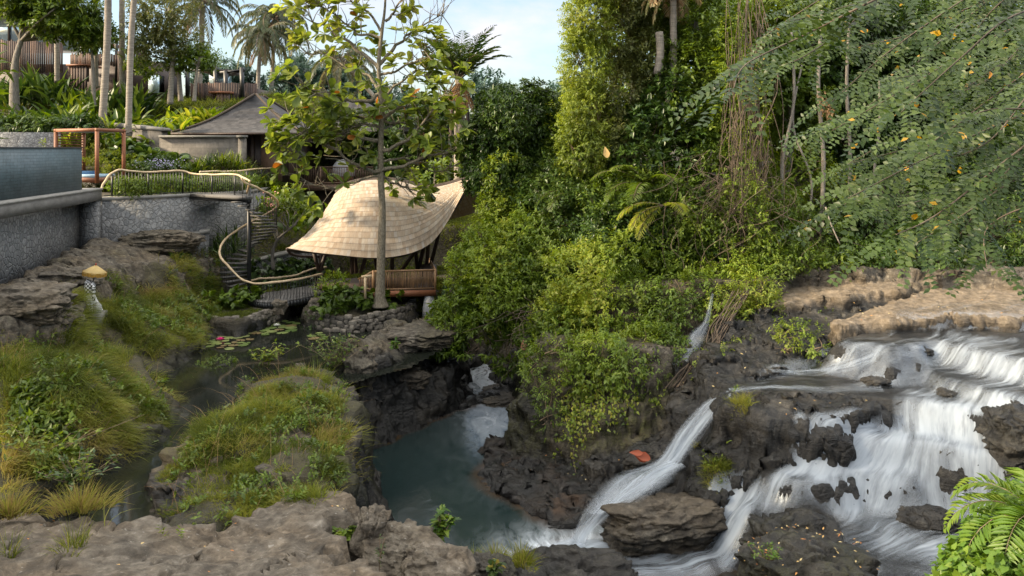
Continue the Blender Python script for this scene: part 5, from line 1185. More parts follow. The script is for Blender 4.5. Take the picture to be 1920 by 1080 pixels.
shrub('climber_bush', 'deep green leafy mass under the arching palm fronds', [pb(1080,400,29,70,60),pb(1130,440,28,64,50),pb(1060,340,30,56,60),pb(1200,420,28,60,56),pb(1010,390,29.4,46,46)], L_DARK, 68, .14, gap=.15, nl=8, twig=.3, seed=46, inner=.5)
shrub('ivy_tower', 'tall sunlit column of yellow green ivy wrapping a tree at the edge of the sky', [pb(1105,40,29.5,46,60),pb(1095,130,29.3,42,60),pb(1100,210,29.2,44,60),pb(1090,280,29,42,50),pb(1120,-40,29.6,60,50),pb(1085,90,29.2,26,60)], L_YEL, 83, .12, gap=.2, nl=8, twig=.28, droop=.6, seed=47, inner=.5, cat='climber')
tree('canopy_tree', 'tall tree draped in olive vines just right of the sunlit ivy column', np.array([5.2,31.5,-2]), [np.array([5.2,31.6,-2.5]),P(1180,300,31.2),P(1190,150,31.2),P(1180,30,31.2)], [pb(1165,60,30.4,52,70),pb(1160,170,30.2,56,60),pb(1200,0,31,70,50),pb(1215,110,30.6,50,60),pb(1150,270,29.8,54,50)], L_OLIVE, 57, .14, r=.2, gap=.18, nl=8, twig=.35, droop=.5, seed=48, inner=.45)
tree('canopy_tree', 'fresh green large crowned tree behind the dead palm head', np.array([7.5,32,-2]), [np.array([7.3,32,-2.5]),P(1300,250,31.5),P(1310,120,31.5),P(1300,20,31.5)], [pb(1300,130,30.2,62,60),pb(1330,50,30.6,70,66),pb(1290,220,29.9,60,54),pb(1360,150,30.2,50,70),pb(1260,-20,31,70,50),pb(1345,260,29.8,46,60)], L_MID, 45, .18, r=.22, gap=.15, nl=8, twig=.4, seed=49, inner=.45)
shrub('laurel_shrub', 'dark shrub of larger shining leaves in the shade below the dead palm', [pb(1225,240,29.2,52,46),pb(1250,180,29.6,46,40),pb(1200,300,29,50,40),pb(1285,290,29,40,44)], L_DARK, 22, .26, gap=.2, nl=8, twig=.2, tpl='simple', whorl=True, W=.42, seed=50)
shrub('climber_bush', 'mid green mass of small leaves sloping down from the laurel shrub', [pb(1220,360,28.6,62,50),pb(1290,380,28.4,60,60),pb(1260,450,27.8,66,50),pb(1330,330,28.8,50,56),pb(1330,440,27.8,50,56),pb(1240,520,27.2,50,40)], L_MID, 64, .13, gap=.2, nl=8, twig=.3, seed=51, inner=.5)
shrub('climber_bush', 'greyish green shrub leaning over the small trickling side fall', [pb(1300,520,27,50,36),pb(1360,480,27.4,50,46),pb(1345,545,26.6,34,36),pb(1395,560,26.2,30,34),pb(1270,560,26.4,30,30)], L_LIME, 57, .11, gap=.25, nl=7, twig=.3, seed=52, inner=.45)
# arching palm fronds in the slope
def frond_plant(label, base, specs, L, mat, lf, lw, droop=1.1, hang=.25, n=34):
    e = empty('young_palm', base, label, 'palm'); lb = LB(); rb = MB()
    for d, s, r in specs: frond(lb, base, d, L*s, droop, lf, lw, n, r, hang, rb)
    lb.build('frond', mat, e); rb.build('frond_stem', M_TWIG, e); return e
frond_plant('young palm with long arching green fronds left of the laurel shrub', P(1215,350,28.2), [((-1,-.35,.75),1,.6),((-.9,-.6,.35),.9,.5),((-.7,-.6,.9),.9,.7),((-1,-.3,.15),.8,.4),((.3,-.8,.6),.8,.6),((-.4,-.9,.3),.9,.5)], 2.5, L_MID, .52, .03)
frond_plant('pale yellowish palm fronds fanning out over the bright climber mound', P(1245,385,27.2), [((-1,-.3,.25),1,.8),((-.9,-.5,-.05),.9,.9),((-.8,-.6,-.3),.9,.85),((.3,-.8,.3),.7,.8)], 2.0, L_LIME, .42, .026)
frond_plant('dark bamboo like palm spreading low in the shade of the mango tree', P(1075,360,29), [((-1,-.4,.2),1,.3),((-.6,-.8,.1),1,.4),((.4,-.9,.2),1,.35),((.8,-.6,.3),.9,.5)], 1.8, L_MID, .42, .035)
pe = palm('dead_palm', 'palm with pale straw coloured dead crown glowing in the sun near the top', P(1264,240,29.8), P(1262,-20,29.6), .15, 0, 1., crown=False)
lb = LB(); rb = MB()
for q in range(15):
    az = q*2.4+rng.random(); frond(lb, P(1262,-26,29.5), (math.cos(az)*rng.uniform(.5,1.1), math.sin(az)*.6, rng.uniform(-.6,.9)), 1.3+.6*rng.random(), 2.2, .50, .04, 30, .3+.7*rng.random(), .55, rb)
lb.build('dead_fronds', leaf_mat('straw_frond', [(.30,.14,.06),(.46,.30,.16),(.58,.50,.28),(.50,.52,.22)], .3, .7), pe); rb.build('frond_stem', M_TWIG, pe)
b = MB(); b.tube(spline([P(1232,140,29.5),P(1238,100,29.5),P(1236,60,29.5)],8), .15, 9); b.tube(spline([P(1255,200,29.3),P(1255,170,29.3)],4), .14, 9)
tag(b.build('tree_stump', M_PALMB, None, True), 'pale broken trunk standing just left of the dead palm', 'stump')

# curtain of hanging vines
def strand(b, p0, p1, r=.012, sway=.2, n=14, sides=4):
    pts = spline([p0, (p0*2+p1)/3+rng.normal(size=3)*sway*np.array([1,.6,.2]), (p0+2*p1)/3+rng.normal(size=3)*sway*np.array([1,.6,.2]), p1], n); b.tube(pts, r*np.linspace(1.1,.7,n), sides); return pts
e = empty('vine_curtain', P(1400,500,27.2), 'thick brown curtain of hanging vines and roots falling beside the greyish shrub', 'vine')
b = MB()
for q in range(85):
    px = rng.normal(1402, 20); yt = rng.uniform(-60, 330); yb = rng.uniform(max(yt+90,260), 520); Y = rng.uniform(26.9,28.4)
    strand(b, P(px+rng.normal()*12, yt, Y+.4), P(px+rng.normal()*16, yb, Y), rng.uniform(.006,.022), .3)
for q in range(110):
    px = rng.normal(1370, 60); Y = rng.uniform(26.6,27.6); y0 = rng.uniform(280,430); strand(b, P(px, y0, Y), P(px+rng.normal()*60, y0+rng.uniform(40,150), Y-rng.random()*.4), rng.uniform(.005,.011), .4)
b.build('strand', M_VINE, e)
foliage([pb(1420,420,27,26,90),pb(1385,330,27.4,28,80),pb(1415,200,27.8,22,120),pb(1372,120,28.2,24,100),pb(1395,520,26.5,28,40),pb(1440,480,26.8,22,50)], 30, .10, gap=.2, nl=7, twig=.3, droop=.7, seed=60).build('foliage', L_LIME, e)
e = empty('root_bundle', P(1340,640,24), 'bundle of long bare roots sweeping down across the wet rock beside the trickle', 'roots'); b = MB()
for q in range(16):
    j = rng.normal(size=4)*9
    b.tube(spline([P(1400+j[0],545,25.2), P(1352+j[1],610,24.2), P(1335+j[2],650,23.5), P(1300+j[3],680,23.1)-(0,.15,0), P(1268+j[3]*1.4,725,22.6)-(0,.15,0)],24)+np.c_[fbm(np.c_[np.arange(24)*.3,np.full(24,q),np.zeros(24)],2,3),np.zeros(24),fbm(np.c_[np.arange(24)*.3,np.full(24,q+40),np.zeros(24)],2,3)]*.08, rng.uniform(.007,.015), 5)
b.build('root', M_VINE, e)
b = MB(); strand(b, P(1414,575,25.3), P(1428,690,23.2), .02, .1); tag(b.build('hanging_root', M_VINE), 'single straight root hanging to the wet shelf right of the root bundle', 'root')
e = empty('twig_tangle', P(1000,640,27), 'tangle of dry brown twigs hanging under the climber bushes above the channel', 'twigs'); b = MB()
for q in range(150):
    px, py = rng.uniform(960,1260), 0; py = rng.uniform(540,680) - abs(px-1130)*.08; Y = rng.uniform(25.6,27.2); strand(b, P(px,py,Y), P(px+rng.normal()*45, py+rng.uniform(10,75), Y-rng.random()*.5), rng.uniform(.005,.012), .25, 10)
b.build('twig', M_VINE, e)['kind'] = 'stuff'
# trailing ivy down the mossy cliff
for i, (x0,y0,x1,y1,n) in enumerate(((1062,690,1058,890,9),(1100,680,1085,880,9),(1165,690,1172,800,9),(1195,650,1205,720,8),(1128,700,1120,830,6),(1255,600,1262,690,6))):
    lb = LB(); b = MB()
    for q in range(n):
        ys = np.linspace(y0, y1 - rng.uniform(0,.4)*(y1-y0), 16); xs = np.interp(ys,[y0,y1],[x0,x1]) + rng.normal()*13 + np.cumsum(rng.normal(size=16))*2
        pts = []
        for a_, b_ in zip(xs, ys):      # walk the view ray to the cliff face
            Ys = np.linspace(19.5, 26, 90); R_ = P(0,0,1)*0; X_ = (a_-960)*Ys/FPX; Z_ = (HY-b_)*Ys/FPX; hit = np.where(ground(X_,Ys) > Z_)[0]
            yy = Ys[hit[0]]-.14 if len(hit) else 23.; pts.append(P(a_,b_,yy))
        pts = np.array(pts); pts[:,1] = np.minimum(pts[:,1], np.median(pts[:,1])+.6); b.tube(pts, .007, 4)
        m = 34; tt = rng.random(m)*15; C = np.array([[np.interp(t_, np.arange(16), pts[:,k_]) for k_ in range(3)] for t_ in tt]) + rng.normal(size=(m,3))*.05
        lb.add(C, np.array([0,-.5,-.6])+rng.normal(size=(m,3))*.5, np.array([0,-1,.4])+rng.normal(size=(m,3))*.4, .075+.05*rng.random(m), .065, rng.random(m), 'heart')
    pos_lab = ['leftmost pale ivy strands trailing down the mossy cliff to the brown ledge','pale ivy strands hanging second from the left on the mossy cliff','dense bright green ivy strip down the middle of the mossy cliff','dark leaved creeper strands just below the twig tangle','thin sparse ivy strands between the pale and the bright strips','short creeper patch beside the small trickling fall'][i]
    e = empty('trailing_ivy', P(x0,y0,23), pos_lab, 'ivy', 'trailing ivy on the mossy cliff'); lb.build('foliage', L_YEL if i in (0,1,4) else L_LIME if i==2 else L_MID, e); b.build('stem', M_VINE, e)

# forest behind the platform
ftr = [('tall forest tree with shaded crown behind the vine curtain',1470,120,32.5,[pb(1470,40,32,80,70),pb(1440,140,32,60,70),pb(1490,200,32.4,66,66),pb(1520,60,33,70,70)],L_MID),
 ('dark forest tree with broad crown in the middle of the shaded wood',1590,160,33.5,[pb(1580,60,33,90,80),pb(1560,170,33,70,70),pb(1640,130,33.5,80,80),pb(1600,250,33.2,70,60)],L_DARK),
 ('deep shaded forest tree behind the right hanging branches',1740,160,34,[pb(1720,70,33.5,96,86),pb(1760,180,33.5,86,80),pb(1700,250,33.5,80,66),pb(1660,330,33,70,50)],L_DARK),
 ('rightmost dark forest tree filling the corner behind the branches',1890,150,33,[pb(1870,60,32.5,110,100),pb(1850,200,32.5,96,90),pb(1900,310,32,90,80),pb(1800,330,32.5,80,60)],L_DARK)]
for i, (lab, px, py, Y, bl, mt) in enumerate(ftr):
    g0 = ground(PX(px,Y), Y)[0]; base = np.array([PX(px,Y), Y, g0])
    tree('forest_tree', lab, base, [base-(0,0,.3), (base+P(px,py,Y))/2+(.3,0,0), P(px,py,Y)], bl, mt, 22, .24, r=.17, gap=.1, nl=8, twig=.4, seed=70+i, inner=.45, limbs=16)
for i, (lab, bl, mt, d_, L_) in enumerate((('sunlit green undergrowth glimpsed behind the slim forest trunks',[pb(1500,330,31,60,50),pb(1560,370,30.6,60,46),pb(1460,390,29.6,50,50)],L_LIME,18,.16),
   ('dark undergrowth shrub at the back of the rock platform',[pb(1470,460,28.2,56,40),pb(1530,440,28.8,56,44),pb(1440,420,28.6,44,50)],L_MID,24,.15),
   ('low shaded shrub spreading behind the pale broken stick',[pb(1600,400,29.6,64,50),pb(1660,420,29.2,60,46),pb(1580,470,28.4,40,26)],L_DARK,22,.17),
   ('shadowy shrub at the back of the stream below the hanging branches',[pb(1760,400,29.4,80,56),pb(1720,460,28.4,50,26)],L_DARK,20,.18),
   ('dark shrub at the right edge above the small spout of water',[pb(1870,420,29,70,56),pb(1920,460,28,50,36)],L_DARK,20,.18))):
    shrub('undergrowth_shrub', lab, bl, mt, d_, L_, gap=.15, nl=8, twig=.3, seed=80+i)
for i, (px, yb, yt, r, lab, bend) in enumerate(((1480,450,60,.07,'slim curved forest trunk right of the vine curtain',-14),(1538,440,20,.09,'slim dark forest trunk with hanging withered leaves',6),(1500,460,120,.05,'thin pale crooked forest stem between two darker trunks',22),(1645,420,150,.06,'reddish thin forest trunk behind the hanging branches',-6),(1590,430,20,.08,'straight shaded forest trunk in the middle of the wood',4))):
    Y = 29.6; b = MB(); b.tube(spline([P(px,yb,Y)-(0,0,.3),P(px+bend,(yb*2+yt)/3,Y),P(px-bend*.6,(yb+2*yt)/3,Y+.2),P(px+4,yt,Y+.4)],24), np.linspace(r,r*.7,24), 8); tag(b.build('slim_tree', M_BARK, None, True), lab, 'tree')
lb = LB(); 
for (px,py,n_) in ((1538,180,60),(1556,200,70),(1550,190,60)):
    C = P(px,py,29.3)+np.c_[rng.normal(size=n_)*.08,rng.normal(size=n_)*.1,-rng.random(n_)*.75+.2]; lb.add(C, np.array([0,0,-1])+rng.normal(size=(n_,3))*.35, rdir(n_), .11, .07, rng.random(n_))
tag(lb.build('withered_leaves', L_DEAD), 'cluster of withered orange leaves hanging from the slim dark forest trunk', 'dead leaves')
b = MB(); b.tube(spline([P(1548,388,26.9),P(1558,420,26.8),P(1575,458,26.7)],8), [.028,.026,.025,.024,.023,.022,.02,.018], 7); tag(b.build('broken_stick', M_PALMB), 'pale bare broken stick leaning at the back of the rock platform', 'stick')

# ------------------------------------------------------------------ branches hanging in from the right, close to the camera
e = empty('overhanging_tree', np.array([10.5,8.5,-2.6]), 'nearby tree whose grey green feathery branches hang in from the upper right', 'tree')
b = MB(); lb = LB(); b.tube(spline([np.array([10.5,8.5,-3]),np.array([10.2,8.6,0]),np.array([9.6,8.7,3.2]),np.array([9.2,8.8,6])],20), np.linspace(.34,.16,20), 12); b.build('trunk', M_BARK, e, True); b = MB()
brs = [[(1760,-60),(1620,10),(1500,70),(1400,120),(1375,168)],[(1640,-60),(1520,10),(1430,70)],[(1900,-60),(1760,30),(1650,110),(1560,190)],[(2000,20),(1860,70),(1700,165),(1560,245)],[(2010,60),(1880,120),(1720,230),(1570,320)],
 [(2020,130),(1900,170),(1770,255),(1600,305)],[(2020,180),(1880,230),(1730,300),(1590,372)],[(2020,250),(1900,280),(1800,350),(1660,395)],[(2020,300),(1900,340),(1810,400),(1720,455)],[(2020,380),(1920,390),(1850,430),(1850,500)],
 [(2030,60),(1850,190),(1680,320),(1570,392)],[(1980,-40),(1850,0),(1720,60),(1600,90)],[(2040,180),(1900,290),(1760,400),(1680,440)],[(1800,-80),(1680,-20),(1560,20),(1480,40)],[(2040,420),(1960,340),(1890,310),(1840,330)],[(2020,0),(1900,30),(1800,110),(1690,210)],[(1900,-40),(1760,80),(1640,190),(1540,235)],[(2040,-20),(1940,60),(1850,150),(1740,190)],[(2050,90),(1960,140),(1860,260),(1770,300)],[(2050,220),(1960,260),(1880,330),(1800,440)],[(1960,-60),(1860,20),(1780,120),(1660,150)],[(2050,150),(1950,200),(1840,210),(1730,280)],[(1740,-70),(1600,40),(1500,110),(1420,130)]]
for bi, br_ in enumerate(brs):
    Y0 = (5.2 if bi % 3 == 0 else 7.4) + 1.8*rng.random(); m = len(br_); pts = spline([P(q[0],q[1],Y0 - .25*k_ + rng.normal()*.2) for k_, q in enumerate(br_)], 40); b.tube(pts, np.linspace(.009,.003,40), 5)
    b.tube(spline([np.array([9.6,8.7,3.2-bi*.08]), (np.array([9.6,8.7,3.2])+pts[0])/2+(0,0,.4), pts[0]],8), np.linspace(.03,.012,8), 5)
    s = np.r_[0,np.cumsum(np.linalg.norm(np.diff(pts,axis=0),axis=1))]; T = norm(np.gradient(pts,axis=0))
    fl_ = rng.normal()*.25
    for k_, t in enumerate(np.arange(.05, s[-1], .10)):
        q = np.array([np.interp(t,s,pts[:,i_]) for i_ in range(3)]); tg_ = np.array([np.interp(t,s,T[:,i_]) for i_ in range(3)])
        sd = norm(np.cross(tg_,[0,-.25,1])+rng.normal(size=3)*.25)*(1 if k_%2 else -1); d = norm(tg_*rng.uniform(.7,1.3)+sd*rng.uniform(.3,.75)+np.array([0,0,-.10+fl_*.3])+rng.normal(size=3)*.12); l = rng.uniform(.28,.62)
        n_ = int(l/.036); tt = (np.arange(n_)+1)/n_; ax = q + d*(tt*l)[:,None] + np.array([0,0,-.10])*(tt**2)[:,None]
        up_ = norm(np.array([rng.normal()*.35,-.55+rng.normal()*.35,.8])); sl_ = norm(np.cross(d,up_)); up_ = np.cross(sl_,d)
        col_r = np.clip(rng.random()*.7+rng.normal(size=n_)*.1,0,.82)
        for s_ in (-1,1):
            rr_ = np.where(rng.random(n_)<.005,1.,col_r); lb.add(ax, sl_*s_+d*.4+np.array([0,0,-.12])+rng.normal(size=(n_,3))*.14, up_+rng.normal(size=(n_,3))*.3, .070*(.7+.5*rng.random(n_))*(1-.35*tt), .036, rr_)
b.build('limb', M_VINE, e, True); lb.build('crown', L_GREY, e)
lb = LB()
m_yl = leaf_mat('yellowed_leaf', [(.45,.25,.02),(.55,.36,.03),(.5,.2,.02)], .35)
for q in range(34):
    lb = LB(); lb.add(P(rng.uniform(1560,1920), rng.uniform(50,420), rng.uniform(7,9.5))[None], rdir(1)-(0,0,.4), rdir(1), .085, .06, rng.random(1), 'broad'); lb.build('yellow_leaf', m_yl, e)
# fern and heart leaved bush at the lower right
fbse = P(1955,975,5.0)
e = empty('fern', fbse, 'bright green fern with arching fronds at the lower right corner', 'fern'); lb = LB(); rb = MB()
for d, s in (((-1,.25,.55),1),((-1,-.15,.35),1),((-.8,.5,.9),.9),((-.7,-.5,.5),.95),((-.5,-.8,.25),.9),((.1,-1,.4),.8),((.3,.8,1.),.8),((-1,-.5,.05),.85),((-.3,-.6,.9),.8)):
    frond(lb, fbse, d, .70*s, 1.7, .17, .026, 24, .3+.6*rng.random(), .05, rb, 1.)
lb.build('frond', L_FERN, e); rb.build('frond_stem', M_TWIG, e)
e = shrub('heart_leaved_bush', 'low bush of small heart shaped leaves under the fern at the lower right corner', [(P(1905,1062,5),(.27,.34,.13)),(P(1950,1030,5.2),(.30,.4,.15)),(P(1862,1095,4.8),(.2,.3,.12)),(P(1985,990,5.5),(.3,.5,.18)),(P(1915,1120,4.7),(.38,.4,.22))], L_FERN, 650, .048, nl=6, twig=.09, tpl='heart', W=.85, gap=.1, droop=.35, seed=95, inner=.6, twigs=0)

for i, (px, py, Y, bl, mt, lab) in enumerate((
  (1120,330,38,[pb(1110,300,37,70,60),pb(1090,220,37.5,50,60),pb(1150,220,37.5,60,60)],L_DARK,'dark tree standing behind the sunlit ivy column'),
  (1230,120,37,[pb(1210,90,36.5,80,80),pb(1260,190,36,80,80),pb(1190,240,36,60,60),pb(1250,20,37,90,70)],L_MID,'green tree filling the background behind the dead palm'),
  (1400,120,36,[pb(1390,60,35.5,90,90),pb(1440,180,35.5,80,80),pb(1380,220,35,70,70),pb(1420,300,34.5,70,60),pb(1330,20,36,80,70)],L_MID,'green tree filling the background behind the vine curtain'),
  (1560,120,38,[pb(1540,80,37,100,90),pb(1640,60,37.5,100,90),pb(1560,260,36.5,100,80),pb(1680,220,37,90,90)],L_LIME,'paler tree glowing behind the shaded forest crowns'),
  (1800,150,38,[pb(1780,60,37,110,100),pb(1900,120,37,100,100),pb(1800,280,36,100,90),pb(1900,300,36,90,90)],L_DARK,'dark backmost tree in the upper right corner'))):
    g0 = ground(PX(px,Y), Y)[0]; base = np.array([PX(px,Y), Y, g0])
    tree('forest_tree', lab, base, [base-(0,0,.3), (base+P(px,py,Y))/2+(.3,0,0), P(px,py,Y)], bl, mt, 16, .28, r=.2, gap=.05, nl=8, twig=.5, seed=170+i, inner=.3, limbs=10)
for i, (bl, mt, lab, d_) in enumerate((
  ([pb(1010,640,26.4,40,30),pb(1050,610,25.9,40,34),pb(1090,670,25.3,36,34),pb(1150,640,25.2,60,40),pb(1210,620,25.4,50,30)],L_MID,'mid green creepers draping the top of the mossy cliff',60),
  ([pb(1160,390,28.8,90,60),pb(1100,340,30,60,50),pb(1230,450,28.2,80,60)],L_MID,'mid green tangle between the palm fronds and the bright mound',50),
  ([pb(1060,250,30.5,36,60),pb(1065,330,30.4,36,50)],L_LIME,'bright narrow bush in the notch between mango tree and ivy column',55),
  ([pb(1420,430,27.6,46,60),pb(1380,400,28,50,60),pb(1470,420,28.4,40,60)],L_MID,'shaded leafy mass behind the foot of the vine curtain',50),
  ([pb(1450,500,26.9,40,26),pb(1500,485,27.2,40,20),pb(1560,492,27.3,40,18)],L_MID,'low leafy fringe at the back edge of the rock platform',55),
  ([pb(1640,480,27.6,50,20),pb(1740,480,27.8,60,24),pb(1840,485,28,60,22)],L_DARK,'dark leafy fringe behind the stream at the back of the platform',45),
  ([pb(950,560,27.6,44,50),pb(930,500,28.2,50,46),pb(970,450,28.8,50,46)],L_LIME,'light green climber hanging between glossy shrub and pale tangle',55))):
    shrub('climber_bush', lab, bl, mt, d_, .13, gap=.15, nl=8, twig=.3, seed=190+i, inner=.5)

# tall trees on the left bank just outside the frame: they keep the low sun off the valley floor
for i, (x, y, h, lab) in enumerate(((-21,24,8.0,'tall broad tree on the left bank above the pool wall'),(-22.5,18,9.,'tall dark tree on the left bank beside the pool wall'),(-20,11,8.5,'tall green tree on the left bank before the pool wall'),(-21.5,4.5,9.,'tall tree on the left bank nearest the camera'),(-20,-3,8.5,'tall tree on the left bank behind the camera'))):
    g0 = ground(x,max(y,.5))[0]; base = np.array([x,y,g0]); c = np.array([x,y,h-3.2])
    tree('bank_tree', lab, base, [base-(0,0,.4), (base+c)/2+(.3,0,0), c], [(c,(3.6,3.8,3.2)),(c+(1.2,2,-2),(2.6,2.6,2.6)),(c+(-1,-2,-2.4),(2.6,2.6,2.6)),(c+(0.5,0,-4.6),(2.6,3.2,2.2))], L_MID, 2.2, .5, r=.3, gap=.05, nl=9, twig=.7, seed=230+i, inner=.25, limbs=12)

for i, (bl, mt, lab, d_) in enumerate((
  ([pb(1060,660,25.2,50,40),pb(1110,690,24.4,40,34),pb(1020,690,25.4,34,40),pb(1170,670,24.2,50,30),pb(1220,650,24.4,40,26)],L_LIME,'loose bright creepers spilling halfway down the mossy cliff',46),
  ([pb(1200,560,25.8,50,40),pb(1265,575,25.6,50,36),pb(1310,540,26.2,40,30),pb(1235,610,25,40,30)],L_MID,'green shrubs hiding the rock wall left of the side trickle',46),
  ([pb(1390,545,26.0,40,26),pb(1350,585,25.2,26,30),pb(1420,520,26.6,40,26),pb(1385,600,25,24,20)],L_LIME,'fine leaved trailing shrub over the top of the root bundle',46),
  ([pb(1500,470,28,60,34),pb(1590,480,28,50,26),pb(1660,500,27.6,50,14)],L_MID,'shaded ferny growth along the back ledge of the platform',40))):
    shrub('creeper', lab, bl, mt, d_, .12, cat='creeper', gap=.22, nl=8, twig=.3, droop=.6, seed=260+i, inner=.4)

def pbg(px, py, r, ry=None, off=.25):
    c = on_ground(px, py, 0, 17, 40); k = c[1]/FPX; q = P(px, py, c[1]-off); return (q, (r*k, .55*r*k, (ry or r)*k))
for i, (bl, mt, lab, d_, L_) in enumerate((
  ([pbg(1035,650,40,30),pbg(1080,670,40,34),pbg(1050,700,30,34),pbg(1120,660,44,30),pbg(1095,710,30,26)],L_LIME,'bright creeper apron hanging over the upper left of the mossy cliff',60,.11),
  ([pbg(1165,650,44,30),pbg(1215,640,44,30),pbg(1190,680,36,30),pbg(1150,700,30,26),pbg(1255,640,30,26)],L_MID,'darker creeper apron hanging over the right half of the mossy cliff',60,.12),
  ([pbg(1240,560,44,30),pbg(1290,545,40,28),pbg(1200,590,40,26),pbg(1262,600,30,22)],L_MID,'leafy cover on the rock wall between cliff top and side trickle',60,.12),
  ([pbg(1010,720,24,40),pbg(1030,770,20,40),pbg(1005,680,26,30)],L_MID,'thin creepers trailing down the left corner of the mossy cliff',46,.10),
  ([pbg(1370,560,36,24),pbg(1420,545,40,20),pbg(1395,590,26,24),pbg(1440,570,24,16)],L_LIME,'light trailing shrub masking the left end of the rock platform',60,.10),
  ([pbg(1490,625,34,20),pbg(1525,650,24,22),pbg(1470,650,20,16)],L_LIME,'fresh fern like cover on the wet slope below the platform',50,.10))):
    shrub('creeper', lab, bl, mt, d_, L_, cat='creeper', gap=.3, nl=8, twig=.28, droop=.75, seed=280+i, inner=.3, twigs=24)

for i, (bl, mt, lab, d_, L_) in enumerate((
  ([pbg(1050,740,26,40,.15),pbg(1090,760,24,40,.15),pbg(1130,735,26,34,.15),pbg(1070,800,18,36,.12)],L_LIME,'sparse ivy apron low on the mossy cliff above the brown ledge',34,.09),
  ([pbg(1180,740,24,34,.15),pbg(1225,700,28,26,.15),pbg(1205,770,18,26,.12),pbg(1280,665,26,16,.15)],L_MID,'thin ferns and creepers on the wet cliff left of the white fall',30,.09),
  ([pbg(1310,690,18,10,.12),pbg(1345,655,20,12,.12),pbg(1390,640,20,10,.12)],L_LIME,'little plants dotted on the dark slope under the root bundle',24,.09))):
    shrub('creeper', lab, bl, mt, d_, L_, cat='creeper', gap=.35, nl=7, twig=.22, droop=.8, seed=310+i, inner=.2, twigs=0)
# ------------------------------------------------------------------ boulders
import bmesh
def ico(sub):
    bm = bmesh.new(); bmesh.ops.create_icosphere(bm, subdivisions=sub, radius=1.); bm.verts.ensure_lookup_table()
    V = np.array([v.co[:] for v in bm.verts]); F = np.array([[v.index for v in f.verts] for f in bm.faces]); bm.free(); return V, F
ICO6, ICO4 = ico(6), ico(4)
def boulder(name, label, c, r, seed, wet=0., moss=0., ledge=0., tan=0., box=.35, rough=.22, cat='rock', rz=0., strata=.05):
    V, F = ICO6; u = V.copy(); bx = u/np.abs(u).max(1, keepdims=True); u = u*(1-box)+bx*box*.8
    u = u*(1 + rough*fbm(V*1.3+seed*3.1, 4, seed)[:,None] + .05*fbm(V*4+seed, 4, seed+3)[:,None] + .11*facets(V*[1.7,1.7,2.4]+seed*5.3+.2*fbm(V*2,2,seed+4)[:,None],seed)[:,None] + .035*facets(V*4.5+seed,seed+8)[:,None])
    rdg = 1-np.abs(fbm(V*1.6+seed*7, 4, seed+6)); u = u*(1-.10*ss(.85,1.,rdg))[:,None]
    W = u*np.asarray(r); W[:,:2] += (strata*np.sign(u[:,:2])*np.abs(u[:,:2]))*np.sin(W[:,2:3]*14+3*fbm(V*1.2,2,seed)[:,None])
    ca, sa = math.cos(rz), math.sin(rz); W[:,:2] = W[:,:2] @ np.array([[ca,sa],[-sa,ca]])
    W = W + np.asarray(c); n1 = fbm(W*1.1, 4, seed+9); k = len(W)
    o = obj(name, W, F, M_ROCK, None, True, dict(wet=np.clip(np.full(k,wet)+.25*n1*(wet>0),0,1), moss=np.clip(moss*ss(-.3,.4,n1),0,1), ledge=np.full(k,ledge), tan=np.full(k,tan)*ss(-.2,.5,n1+.8*u[:,2]-.3), soil=np.zeros(k), brown=np.zeros(k)))
    return tag(o, label, cat)
boulder('boulder','wet black boulder speckled with pale leaves at the bottom edge right of centre', P(1520,1112,13.4), (1.22,1.0,.86), 3, 1., .7, box=.3, rough=.25)
boulder('boulder','rounded dark rock with a thin veil of water pouring down its left side', P(1490,1040,15.9), (1.0,.9,.74), 5, 1., .2, box=.4)
boulder('boulder','low dark wet rock at the bottom edge left of the white plunge water', P(1065,1112,14.6), (1.35,.9,.72), 7, 1., .35, box=.25)
boulder('boulder','upright grey rock spire on the edge of the pool at the bottom', P(697,1035,12.6), (.30,.34,.72), 9, 0., .1, 1., box=.4)
boulder('boulder','smooth grey block wedged right of the upright rock spire', P(752,1050,12.5), (.72,.6,.50), 11, 0., .1, 1., box=.5)
boulder('boulder','tan grey rounded block at the bottom edge beside the wedged block', P(815,1092,11.9), (.62,.6,.48), 13, 0., .1, 1., box=.45)
boulder('boulder','dark mossy stone between the tan block and the black wet rock', P(905,1092,12.6), (.5,.5,.42), 14, .7, .6, .3, box=.4)
boulder('boulder','wet dark boulder at the right edge beside the cascade', P(1915,822,17.8), (.85,.8,.75), 15, 1., .1, box=.35)
boulder('boulder','shining black rock under the grassy shelf at the edge of the pool', P(688,950,20.2), (.40,.7,1.05), 17, 1., .0, box=.4)
boulder('boulder','brown topped rock between the two white falls', P(1238,985,18.1), (1.5,.85,.60), 19, .6, .15, 0., 1., box=.4, rz=.25)
boulder('boulder','small black rock splitting the cascade in its lower part', P(1655,925,18.3), (.55,.35,.26), 21, 1., .0)
boulder('boulder','half drowned dark rock in the broad white pool', P(1740,985,17.0), (.62,.5,.36), 23, 1., .0)
boulder('boulder','dark rock stranded at the foot of the mossy cliff near the red leaf', P(1225,868,20.6), (.85,.6,.5), 25, 1., .1, box=.35)
boulder('boulder','grey brown pointed boulder at the corner of the pond above the pool', P(676,705,25.2), (.6,.7,.85), 27, .15, .2, .3, box=.35)
boulder('boulder','long grey slab lying above the undercut by the pool', P(790,632,28.2), (1.5,1.2,.42), 29, .2, .3, .4, box=.3, rz=.25, rough=.3)
boulder('boulder','wet slab with pale streaked top below the long grey slab', P(745,710,26.6), (1.05,.7,.36), 31, .55, .1, .3, box=.5, rz=.2)
boulder('boulder','black jutting ledge of wet rock right above the pool', P(775,745,27.2), (1.1,.6,.42), 33, 1., 0, box=.5, rz=.3)
boulder('boulder','black overhanging rock at the bend of the channel', P(815,690,29.9), (.7,.8,.55), 35, 1., 0, box=.45)
